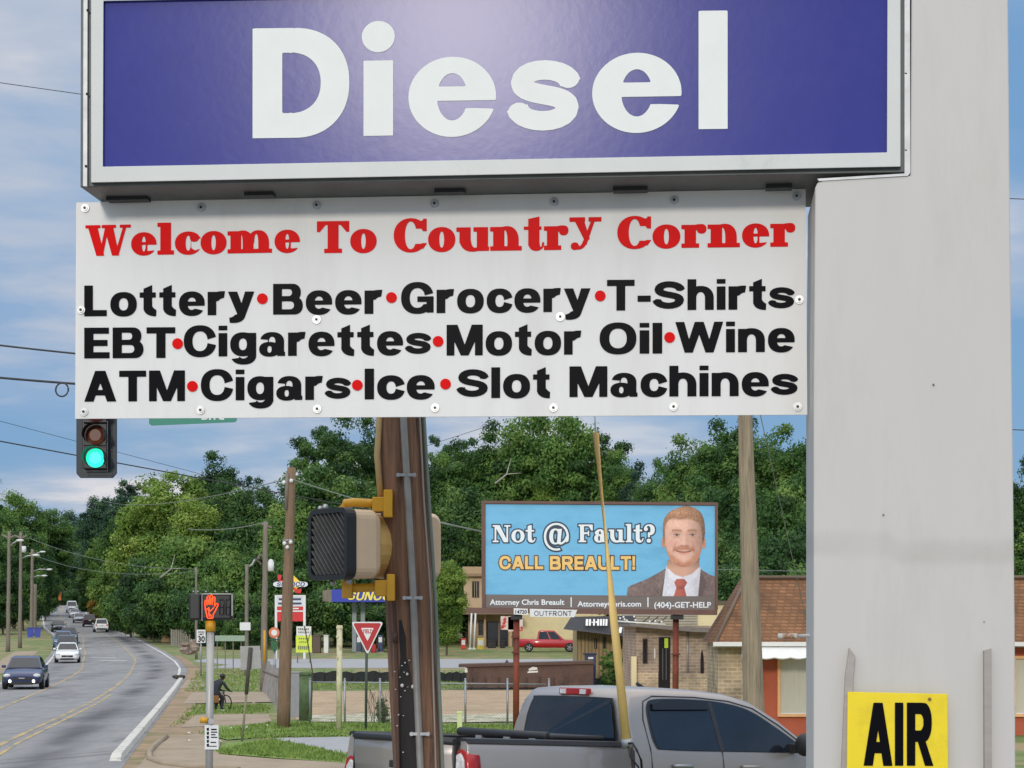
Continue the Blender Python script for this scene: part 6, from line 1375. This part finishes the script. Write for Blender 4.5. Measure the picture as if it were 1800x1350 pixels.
for i in range(5): m.ball(P(rng.uniform(308, 322), 1190+rng.uniform(-1.5, 1.5), 104), .16, 6, (1.6, 1, .6))
tag(m.build('leaf_heap', mat('dark_leaf_pile', lin((70, 66, 58)), .9)), 'small dark heap of leaves at the kerb end', 'leaf heap', None, 'thing')
rng = random.Random(21); lit = []
for i in range(14):
    px, py = rng.choice([(rng.uniform(300, 480), rng.uniform(1255, 1310)), (rng.uniform(420, 500), rng.uniform(1190, 1290))]); Y = F*H/(py-HZ); c = P(px, py, Y)+Vector((0, 0, .05)); a = rng.uniform(0, 3)
    m = MB(); m.add([c+Vector((math.cos(a+k)*.09*s, math.sin(a+k)*.07*s, .03*(i2 % 2))) for i2, (k, s) in enumerate(((0, 1), (1.4, .8), (3.1, 1.1), (4.6, .7)))], [(0, 1, 2, 3)])
    tag(m.build('paper_scrap', WTRIM, fix=False), 'scrap of white litter lying on the roadside grass', 'litter', 'white litter scraps on the verge', 'thing')
# person bent over beside the post, with a small bicycle
D = 62.5; g = gy(D)
pn = thing('person', 'person in dark clothes bending forward over a bicycle on the verge', 'person', P(383, g, D), rz=R_(52)); local(pn)
def skin_chain(pts, edges, name, m, parent, lvl=2):
    me = bpy.data.meshes.new(name); me.from_pydata([p[:3] for p in pts], edges, []); me.materials.append(m)
    o = bpy.data.objects.new(name, me); COL.objects.link(o); o.parent = parent; OFF[o] = Vector((0, 0, 0))
    sk = o.modifiers.new('skin', 'SKIN'); 
    for v, p in zip(me.skin_vertices[0].data, pts): v.radius = (p[3], p[3])
    me.skin_vertices[0].data[0].use_root = True
    sb = o.modifiers.new('sub', 'SUBSURF'); sb.levels = sb.render_levels = lvl
    for p in me.polygons: p.use_smooth = True
    return o
sk_m = mat('dark_skin', lin((74, 50, 40)), .6); cl = mat('dark_clothes', lin((40, 42, 48)), .85, var=.3, scale=8); jn = mat('grey_trousers', lin((96, 100, 108)), .85, var=.2)
# pelvis, spine bent forward (to +x), head low at the right
pts = [(-.14, .0, .62, .12), (-.08, 0, .76, .12), (.02, 0, .90, .14), (.10, 0, .99, .10), (.16, 0, 1.04, .05), (-.14, -.10, .58, .09), (.12, -.12, .42, .07), (.04, -.12, .10, .05), (.14, -.13, .05, .035), (-.14, .10, .58, .09), (.10, .12, .40, .07), (.0, .12, .10, .05), (.10, .13, .05, .035),
       (.06, -.18, .94, .06), (.20, -.22, .74, .045), (.36, -.18, .66, .036), (.06, .18, .94, .06), (.20, .22, .74, .045), (.36, .18, .66, .036)]
ed = [(0, 1), (1, 2), (2, 3), (3, 4), (0, 5), (5, 6), (6, 7), (7, 8), (0, 9), (9, 10), (10, 11), (11, 12), (2, 13), (13, 14), (14, 15), (2, 16), (16, 17), (17, 18)]
skin_chain(pts, ed, 'body', cl, pn)
m = MB(); m.ball((.22, 0, 1.12), .095, 12, (.95, .82, 1.1)); m.ball((.305, 0, 1.10), .02, 6); m.ball((.22, -.08, 1.11), .022, 6, (1, .5, 1.4)); m.ball((.22, .08, 1.11), .022, 6, (1, .5, 1.4)); m.build('head', sk_m, pn)
m = MB(); m.ball((.205, 0, 1.145), .098, 10, (1, .9, .9)); m.build('hair', DARK, pn)
for s in (-1, 1):
    m = MB(); m.ball((.40, s*.18, .645), .032, 8, (1.3, 1, .8))
    for k in range(4): m.tube([(.42, s*.18+(k-1.5)*.014, .648), (.45, s*.18+(k-1.5)*.015, .635), (.452, s*.18+(k-1.5)*.015, .615)], .007, 5)
    m.tube([(.40, s*.155, .645), (.43, s*.148, .632)], .008, 5); m.build('hand', sk_m, pn)
    m = MB(); m.box((.10+(.04 if s < 0 else 0), s*.125, .03), (.22, .08, .06)); m.build('shoe', WTRIM, pn, bev=.02)
bk = thing('bicycle', 'small dark bicycle with a tan pannier under the bending person', 'bicycle', P(385, g, D), rz=R_(52)); local(bk)
for x in (-.32, .30):
    m = MB(); ring = [(x+math.cos(a)*.25, 0, .26+math.sin(a)*.25) for a in [2*math.pi*k/24 for k in range(25)]]; m.tube(ring, .02, 6); wh = m.build('wheel', TYRE, bk)
    m = MB()
    for k in range(8): a = k*math.pi/8; m.tube([(x+math.cos(a)*.24, 0, .26+math.sin(a)*.24), (x-math.cos(a)*.24, 0, .26-math.sin(a)*.24)], .003, 4)
    m.build('spokes', STEEL, wh)
m = MB(); fpts = dict(r=(-.32, 0, .26), b=(-.02, 0, .26), s=(-.12, 0, .58), h=(.22, 0, .60), f=(.30, 0, .26))
for a, b in ('rb', 'bs', 'sr', 'sh', 'hb', 'hf'): m.tube([fpts[a], fpts[b]], .016, 6)
m.tube([(.22, -.2, .66), (.22, 0, .68), (.22, .2, .66)], .012, 6); m.tube([fpts['h'], (.22, 0, .68)], .014, 6); m.build('frame', mat('bike_black', (.03, .03, .035), .4), bk)
m = MB(); m.ball((-.13, 0, .62), .1, 8, (1.2, .7, .3)); m.build('saddle', DARK, bk)
m = MB(); m.box((-.30, -.14, .40), (.26, .10, .24)); m.build('pannier', mat('tan_bag', lin((150, 104, 60)), .8), bk, bev=.02)
# ------------------------------------------------------------------ trees, shrubs, wires
def leaf_material(name, cols):
    m = bpy.data.materials.new(name); m.use_nodes = True; n = m.node_tree.nodes; l = m.node_tree.links; b = n['Principled BSDF']
    at = n.new('ShaderNodeAttribute'); at.attribute_name = 'tint'
    r = n.new('ShaderNodeValToRGB'); e = r.color_ramp.elements
    while len(e) < len(cols): e.new(.5)
    for q, (p, c) in zip(e, cols): q.position = p; q.color = (*lin(c), 1)
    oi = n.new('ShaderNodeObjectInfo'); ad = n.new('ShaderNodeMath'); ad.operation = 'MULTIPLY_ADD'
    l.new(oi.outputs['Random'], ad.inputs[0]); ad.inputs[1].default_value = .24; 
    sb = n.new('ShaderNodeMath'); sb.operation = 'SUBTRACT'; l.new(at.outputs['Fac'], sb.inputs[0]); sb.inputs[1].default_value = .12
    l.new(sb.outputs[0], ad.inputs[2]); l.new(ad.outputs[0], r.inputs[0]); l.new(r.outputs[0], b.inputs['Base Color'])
    b.inputs['Roughness'].default_value = .6; b.inputs['Specular IOR Level'].default_value = .25
    tr = n.new('ShaderNodeBsdfTranslucent'); l.new(r.outputs[0], tr.inputs[0]); mx_ = n.new('ShaderNodeMixShader'); mx_.inputs[0].default_value = .33
    l.new(b.outputs[0], mx_.inputs[1]); l.new(tr.outputs[0], mx_.inputs[2]); l.new(mx_.outputs[0], n['Material Output'].inputs[0]); return m
LEAF = {'dark': leaf_material('dark_leaves', [(0, (42, 68, 40)), (.5, (69, 105, 56)), (1, (112, 142, 72))]),
        'mid': leaf_material('mid_leaves', [(0, (54, 84, 44)), (.5, (90, 127, 61)), (1, (136, 162, 82))]),
        'lit': leaf_material('yellow_green_leaves', [(0, (78, 106, 46)), (.5, (126, 156, 68)), (1, (172, 188, 98))]),
        'blue': leaf_material('blue_green_leaves', [(0, (36, 60, 46)), (.5, (60, 92, 68)), (1, (94, 122, 90))]),
        'orange': leaf_material('orange_leaves', [(0, (84, 92, 44)), (.5, (146, 122, 48)), (1, (204, 152, 58))])}
BARK = mat('bark', lin((92, 80, 68)), .9, var=.35, scale=3, stretch=(4, 4, .5))
def crown_arrays(seed, rx, rz, kind, leaf, n_cl, n_lf):
    """unit-less crown: clumps of small leaf faces through an uneven volume, z from 0 to 2*rz"""
    rg = np.random.RandomState(seed); V = []; T = []
    cl = []
    while len(cl) < n_cl:
        p = rg.uniform(-1, 1, 3); r = np.linalg.norm(p)
        if r > 1 or r < .35: continue
        if kind == 'cone':
            h = (p[2]+1)/2; p[:2] *= (1.05-h)*1.0
        elif kind == 'open' : p *= .85+.3*rg.rand()
        else:
            if p[2] < -.2: p[:2] *= .85
        cl.append(p)
    for p in cl:
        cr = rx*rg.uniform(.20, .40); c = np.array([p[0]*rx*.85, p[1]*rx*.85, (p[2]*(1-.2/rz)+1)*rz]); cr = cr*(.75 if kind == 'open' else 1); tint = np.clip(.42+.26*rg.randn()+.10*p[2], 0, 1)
        d = rg.randn(n_lf, 3); d /= np.linalg.norm(d, axis=1)[:, None]; rad = cr*(rg.uniform(.35, 1.05, n_lf)+.25*(rg.rand(n_lf) < .12))[:, None]
        pos = c+d*rad*np.array([1, 1, .7])
        nrm = d+rg.randn(n_lf, 3)*.55+np.array([0, 0, .25]); nrm /= np.linalg.norm(nrm, axis=1)[:, None]
        a = np.cross(nrm, rg.randn(n_lf, 3)); a /= np.linalg.norm(a, axis=1)[:, None]; b = np.cross(nrm, a)
        s = leaf*rg.uniform(.55, 1.25, n_lf)[:, None]; a = a*s; b = b*s*.62
        q = np.stack([pos-a, pos-b*.9+a*.1, pos+a, pos+b*.9-a*.1], 1); V.append(q.reshape(-1, 3)); T.append(np.repeat(np.clip(tint+rg.randn(n_lf)*.10, 0, 1), 4))
    return np.concatenate(V), np.concatenate(T)
def leaf_mesh(name, V, T, m):
    n = len(V)//4; me = bpy.data.meshes.new(name); me.vertices.add(len(V)); me.vertices.foreach_set('co', V.astype(np.float32).ravel())
    me.loops.add(len(V)); me.loops.foreach_set('vertex_index', np.arange(len(V), dtype=np.int32)); me.polygons.add(n); me.polygons.foreach_set('loop_start', np.arange(0, len(V), 4, dtype=np.int32)); me.polygons.foreach_set('loop_total', np.full(n, 4, np.int32))
    a = me.attributes.new('tint', 'FLOAT', 'POINT'); a.data.foreach_set('value', T.astype(np.float32)); me.materials.append(m); me.update(calc_edges=True); return me
CR = {}
SPEC = {'round': ('round', 84, 270), 'tall': ('round', 84, 250), 'open': ('open', 56, 210), 'cone': ('cone', 44, 170)}
RAT = (.8, 1.2, 1.7, 2.3, 3.0)
def crown(kind, tone, v, ri):
    k = (kind, tone, v, ri)
    if k not in CR:
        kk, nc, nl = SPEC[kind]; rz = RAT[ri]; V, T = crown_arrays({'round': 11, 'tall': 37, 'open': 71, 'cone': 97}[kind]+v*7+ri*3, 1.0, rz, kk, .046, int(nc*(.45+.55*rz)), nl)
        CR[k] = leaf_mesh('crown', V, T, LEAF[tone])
    return CR[k]
def trunk_mesh():
    m = MB(); rng = random.Random(5)
    m.tube([(0, 0, -.02), (.02, .0, .3), (-.01, .02, .7), (.03, 0, 1.2), (0, 0, 1.6)], [.075, .06, .05, .035, .015], 8)
    for i in range(9):
        a = i*2.4; z = .5+.1*i; m.tube([(0, 0, z), (math.cos(a)*.3, math.sin(a)*.3, z+.22), (math.cos(a)*.62, math.sin(a)*.62, z+.42)], [.03, .02, .008], 6)
    me = bpy.data.meshes.new('trunk'); me.from_pydata(m.v, [], m.f); me.polygons.foreach_set('use_smooth', [True]*len(m.f)); me.materials.append(BARK); return me
TRUNK = trunk_mesh()
tn = [0]
def tree(px, top, wpx, Y, kind='round', tone='dark', label=None, group=None, low=.06, name='tree', cat='tree'):
    """a tree whose crown tops out at photo row top, wpx wide, standing Y metres off"""
    tn[0] += 1; rng = random.Random(tn[0]*13+5)
    g = gz(Y); zt = H-(top-8-HZ)/F*Y; h = zt-g; x = (px-900)/F*Y; rx = wpx/2/F*Y
    t = thing(name, label, cat, (x, Y, g), group, rz=rng.uniform(.01, 6.2)); local(t)
    hc = h*(1-low); ri = min(range(5), key=lambda q: abs(math.log(RAT[q]/(hc/2/rx))))
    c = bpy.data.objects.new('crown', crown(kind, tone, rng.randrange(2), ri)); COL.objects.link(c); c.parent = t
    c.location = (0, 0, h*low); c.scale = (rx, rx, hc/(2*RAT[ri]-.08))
    k = bpy.data.objects.new('trunk', TRUNK); COL.objects.link(k); k.parent = t; s = min(rx*.9, h*.4); k.scale = (s*.8, s*.8, h*.48)
    return t
GL = 'trees of the wood left of the road'; GM = 'trees of the wood behind the fuel station'; GR = 'trees of the wood behind the billboard and shops'
LL = {GL: 'leafy %s tree in the wood left of the far road', GM: 'leafy %s tree in the wood right of the road, behind the poles', GR: 'leafy %s tree in the wood behind the billboard and shops'}
TN = {'dark': 'dark green', 'mid': 'mid green', 'lit': 'yellow green', 'blue': 'blue green'}
def T_(G, *a, **k): tree(*a, label=k.pop('label', None) or LL[G] % TN[a[5]], group=G, **k)
for a in ((-36, 795, 100, 120, 'open', 'dark'),): tree(*a, label='dark tree whose branch tip enters at the left picture edge')
for a in ((-20, 872, 110, 300, 'round', 'mid'), (35, 868, 100, 320, 'round', 'mid'), (85, 886, 90, 330, 'tall', 'mid'), (25, 930, 110, 262, 'round', 'dark'), (-5, 950, 100, 235, 'round', 'dark'), (62, 945, 80, 275, 'tall', 'dark'), (40, 1010, 90, 255, 'round', 'dark'), (80, 1000, 60, 300, 'round', 'dark'), (5, 1040, 80, 240, 'round', 'dark'), (68, 1050, 46, 300, 'round', 'dark'),
          (128, 903, 80, 460, 'round', 'blue'), (105, 930, 80, 440, 'tall', 'dark'), (150, 925, 70, 450, 'round', 'dark'), (95, 985, 60, 430, 'round', 'dark'), (130, 980, 90, 430, 'round', 'blue'), (110, 1025, 80, 420, 'round', 'dark'), (150, 1020, 70, 415, 'round', 'dark'), (128, 1045, 50, 405, 'round', 'dark')): T_(GL, *a)
for a in ((172, 878, 80, 400, 'round', 'blue'), (215, 852, 90, 330, 'open', 'blue'), (195, 930, 90, 330, 'round', 'mid'), (175, 990, 80, 330, 'round', 'mid'), (200, 1020, 90, 300, 'round', 'mid'),
          (235, 905, 130, 250, 'round', 'mid'), (258, 850, 90, 270, 'open', 'blue'), (215, 990, 120, 250, 'round', 'mid'),
          (350, 940, 180, 205, 'round', 'mid'), (262, 985, 150, 215, 'round', 'dark'), (230, 1040, 110, 225, 'round', 'mid'), (310, 1010, 150, 200, 'round', 'dark'), (270, 1060, 120, 205, 'round', 'dark'),
          (378, 800, 110, 260, 'round', 'dark'), (400, 850, 130, 240, 'round', 'dark'), (440, 826, 80, 280, 'open', 'blue'), (472, 858, 110, 240, 'round', 'dark'), (425, 905, 150, 215, 'round', 'dark'), (400, 985, 150, 195, 'round', 'mid'), (465, 960, 130, 195, 'round', 'mid'), (350, 1040, 120, 190, 'round', 'dark'), (430, 1050, 110, 180, 'round', 'mid'),
          (548, 742, 110, 230, 'open', 'dark'), (600, 728, 130, 225, 'round', 'dark'), (650, 735, 110, 230, 'round', 'dark'), (545, 815, 150, 205, 'round', 'dark'), (620, 830, 170, 205, 'round', 'dark'), (510, 880, 130, 200, 'round', 'mid'), (590, 920, 170, 190, 'round', 'dark'), (520, 985, 130, 190, 'round', 'dark'), (640, 960, 150, 190, 'round', 'dark'), (600, 1030, 150, 185, 'round', 'dark'), (510, 1050, 110, 185, 'round', 'dark'), (680, 1010, 130, 190, 'round', 'mid'), (660, 1070, 120, 182, 'round', 'dark')): T_(GM, *a)
tree(300, 812, 150, 222, 'tall', 'lit', label='tall yellow green tree, the brightest one right of the road', group=GM)
tree(250, 880, 130, 225, 'round', 'lit', label='yellow green tree just left of and below the brightest one', group=GM)
tree(345, 875, 120, 215, 'round', 'lit', label='yellow green tree just right of and below the brightest one', group=GM)
for a in ((772, 758, 64, 230, 'open', 'dark'), (800, 775, 110, 215, 'round', 'mid'), (745, 800, 110, 215, 'round', 'dark'), (760, 880, 130, 195, 'round', 'dark'), (820, 850, 150, 200, 'round', 'dark'), (790, 960, 130, 205, 'round', 'dark'), (730, 960, 120, 205, 'round', 'dark'), (740, 1050, 110, 204, 'round', 'dark'), (815, 1040, 110, 212, 'round', 'dark'),
          (865, 742, 120, 215, 'round', 'mid'), (815, 762, 90, 225, 'open', 'dark'), (790, 800, 120, 218, 'round', 'mid'), (705, 760, 110, 228, 'round', 'dark'), (1160, 812, 80, 200, 'round', 'mid'), (1290, 760, 150, 185, 'round', 'dark'), (1360, 780, 150, 180, 'round', 'dark'), (955, 760, 160, 216, 'round', 'dark'), (1045, 770, 130, 214, 'round', 'mid'), (930, 718, 150, 210, 'round', 'mid'), (1010, 722, 150, 205, 'round', 'mid'), (1070, 752, 110, 205, 'open', 'dark'), (900, 810, 170, 214, 'round', 'mid'), (990, 815, 170, 213, 'round', 'dark'), (1085, 800, 110, 198, 'round', 'mid'), (1060, 850, 150, 206, 'round', 'dark'), (1125, 815, 90, 195, 'round', 'blue'), (870, 900, 160, 210, 'round', 'dark'), (1150, 850, 130, 185, 'round', 'dark'),
          (1200, 770, 120, 180, 'round', 'mid'), (1255, 738, 130, 178, 'round', 'mid'), (1320, 735, 140, 175, 'round', 'mid'), (1385, 752, 130, 172, 'round', 'mid'), (1430, 790, 110, 170, 'round', 'dark'), (1225, 840, 160, 165, 'round', 'dark'), (1310, 830, 160, 160, 'round', 'dark'), (1390, 850, 160, 155, 'round', 'mid'), (1190, 920, 140, 160, 'round', 'dark'), (1280, 930, 160, 150, 'round', 'dark'), (1370, 940, 160, 145, 'round', 'dark'), (1440, 900, 140, 150, 'round', 'dark'), (1300, 990, 150, 138, 'round', 'dark'), (1410, 1000, 140, 138, 'round', 'mid'), (1100, 940, 140, 170, 'round', 'dark'),
          (1800, 806, 90, 160, 'round', 'dark'), (1815, 930, 110, 140, 'round', 'mid'), (1700, 850, 150, 160, 'round', 'dark'), (1570, 830, 170, 160, 'round', 'dark'), (1640, 930, 170, 145, 'round', 'dark'), (1510, 940, 150, 145, 'round', 'dark')): T_(GR, *a)
tree(964, 826, 76, 205, 'round', 'lit', label='bright green tree top poking above the billboard')
tree(785, 978, 78, 160, 'tall', 'lit', label='small pale green tree left of the beige shops')
# shrubs
tree(172, 1056, 36, 285, 'round', 'orange', label='orange flowering shrub on the bank of the far road', name='shrub', cat='shrub')
GS = 'green shrubs along the right bank of the far road'
for px, top, wd, Y in ((205, 1072, 40, 255), (235, 1082, 50, 240), (262, 1086, 50, 222), (300, 1078, 50, 215), (330, 1084, 60, 200), (375, 1086, 70, 190), (415, 1088, 60, 178), (450, 1092, 50, 176), (150, 1050, 30, 350)):
    tree(px, top, wd, Y, 'round', 'dark', label='rounded dark green shrub at the foot of the wood', group=GS, low=-.25, name='shrub', cat='shrub')
for px, top, wd, Y, lb in ((672, 1234, 30, 54, 'straggly shrub on the wire fence left of the brown pole'), (1070, 1150, 40, 89, 'tall weedy shrub against the board fronted shop'), (1095, 1160, 30, 88.5, 'smaller weedy shrub beside the board fronted shop')):
    tree(px, top, wd, Y, 'open', 'mid', label=lb, low=-.2, name='shrub', cat='shrub')
m = MB(); rng = random.Random(9)
for i in range(34):
    p = P(rng.uniform(650, 690), 1270, 53.7); pts = [p]
    for k in range(5): p = p+Vector((rng.uniform(-.09, .09), rng.uniform(-.03, .03), rng.uniform(.1, .24))); pts.append(p)
    m.tube(pts, .005, 4)
tag(m.build('vine', mat('dry_vine', lin((92, 88, 60)), .8)), 'tangle of thin dry vines climbing the wire fence', 'vine')
m = MB(); p = [P(533, 1270, 54), P(548, 1230, 54), P(549, 1180, 54), P(541, 1130, 54), P(535, 1100, 54)]; m.tube(p, .018, 6); m.tube([P(541, 1130, 54), P(546, 1110, 54)], .01, 5)
tag(m.build('bare_sapling', mat('sapling_bark', lin((92, 84, 70)), .9)), 'thin bare sapling leaning beside the mossy pedestal', 'sapling')
# bare dead limbs showing in the wood
for px, py, Y, lb in ((282, 1015, 190, 'bare pale dead branch in the trees right of the road'), (870, 850, 172, 'bare pale dead branch high in the trees above the billboard')):
    m = MB(); a = P(px, py, Y-8); m.tube([a, a+Vector((1.0, 0, .8)), a+Vector((1.4, 0, 2.2))], [.09, .06, .02], 6); m.tube([a+Vector((1, 0, .8)), a+Vector((2.2, 0, .9))], [.05, .02], 5)
    tag(m.build('dead_branch', mat('pale_dead_wood', lin((168, 164, 152)), .9)), lb, 'branch')
# dense far woodland closing the view
def far_wood():
    rg = np.random.RandomState(4); V = []; T = []
    for i in range(900):
        x = rg.uniform(-260, 190); Y = rg.uniform(470, 520) if x < -25 else rg.uniform(235, 300)
        zc = gz(Y)+rg.uniform(0, 9); r = rg.uniform(2.5, 4.5); n = 130; d = rg.randn(n, 3); d /= np.linalg.norm(d, axis=1)[:, None]; pos = np.array([x, Y, zc])+d*r
        nr = d+rg.randn(n, 3)*.5; nr /= np.linalg.norm(nr, axis=1)[:, None]; a = np.cross(nr, rg.randn(n, 3)); a /= np.linalg.norm(a, axis=1)[:, None]; b = np.cross(nr, a); s = rg.uniform(.3, .6, n)[:, None]
        V.append(np.stack([pos-a*s, pos-b*s*.7, pos+a*s, pos+b*s*.7], 1).reshape(-1, 3)); T.append(np.repeat(np.clip(.25+.15*rg.randn(n), 0, 1), 4))
    o = bpy.data.objects.new('woodland', leaf_mesh('woodland', np.concatenate(V), np.concatenate(T), LEAF['dark'])); COL.objects.link(o); tag(o, 'far dark woodland filling the gaps between the trees', 'woodland', None, 'stuff')
far_wood()
# wires
WIRE = mat('wire_black', (.03, .034, .04), .6); WIREG = mat('wire_grey', lin((120, 128, 124)), .6)
def wire(label, pts, r, m=WIRE, sag=0.0, n=24):
    a, b = pts
    a = P(*a); b = P(*b); mb = MB(); L = []
    for i in range(n+1):
        t = i/n; p = a.lerp(b, t); p.z -= sag*4*t*(1-t); L.append(p)
    mb.tube(L, r, 6); return tag(mb.build('overhead_wire', m), label, 'wire')
wire('thin wire across the sky left of the blue sign', ((-900, 18, 40), (1700, 386, 40)), .008)
def span(label, y0, sl, c, Y0, r):
    mb = MB(); L = []
    for x in range(-900, 1307, 46): L.append(P(x, y0+sl*x-c*x*x, Y0+(31.7-Y0)*max(0, x)/1306))
    mb.tube(L, r, 6); return tag(mb.build('overhead_wire', WIRE), label, 'wire')
span('upper black wire left of the banner', 607, .118, 6.5e-5, 30.2, .016)
span('thick black cable with a coiled loop, left of the banner', 664, .088, 5.8e-5, 30.5, .02)
m = MB(); c = P(109, 685, 30.4); m.tube([c+Vector((math.cos(a)*.10, .02*math.sin(a), math.sin(a)*.11)) for a in [2*math.pi*k/24 for k in range(25)]], .014, 6); tag(m.build('cable_loop', WIRE), 'coiled loop of black cable hanging from the thick cable', 'cable')
wire('faint thin wire passing behind the traffic light', ((-600, 582, 60), (1000, 1004, 130)), .010)
wire('dark wire running behind the traffic light into the trees', ((-300, 720, 45), (700, 905, 70)), .018)
wire('thin wire in the sky right of the pillar, upper', ((1000, 318, 60), (3600, 422, 60)), .014)
wire('thin wire in the sky right of the pillar, lower', ((1440, 744, 60), (3600, 816, 60)), .016)
wire('pale wire sloping down from the insulator pole', ((512, 842, 51.4), (900, 945, 51.4)), .014, WIREG, .1)
wire('pale wire from the brown pole to the billboard back', ((760, 916, 52), (870, 940, 52)), .014, WIREG)
wire('pale wire from the insulator pole to the left', ((505, 842, 51.4), (180, 880, 150)), .014, WIREG, .5)
wire('pale wire strung low across the trees above the yield sign', ((330, 930, 83), (466, 918, 83)), .018, WIREG, .15)
wire('pale wire crossing the trees right of the billboard', ((1262, 1001, 70), (1450, 1005, 70)), .012, WIREG)
wire('pale guy wire slanting down beside the grey pole', ((1330, 700, 40), (1424, 1120, 46)), .009, WIREG)
wire('pale wire across the sky above the billboard trees', ((700, 800, 90), (870, 745, 90)), .012, WIRE)
wire('span wire between the lamp poles and the far trees', ((40, 941, 175), (340, 1000, 150)), .018, WIREG, .8)
wire('second span wire over the far road', ((58, 975, 225), (345, 1004, 150)), .02, WIREG, 1.0)
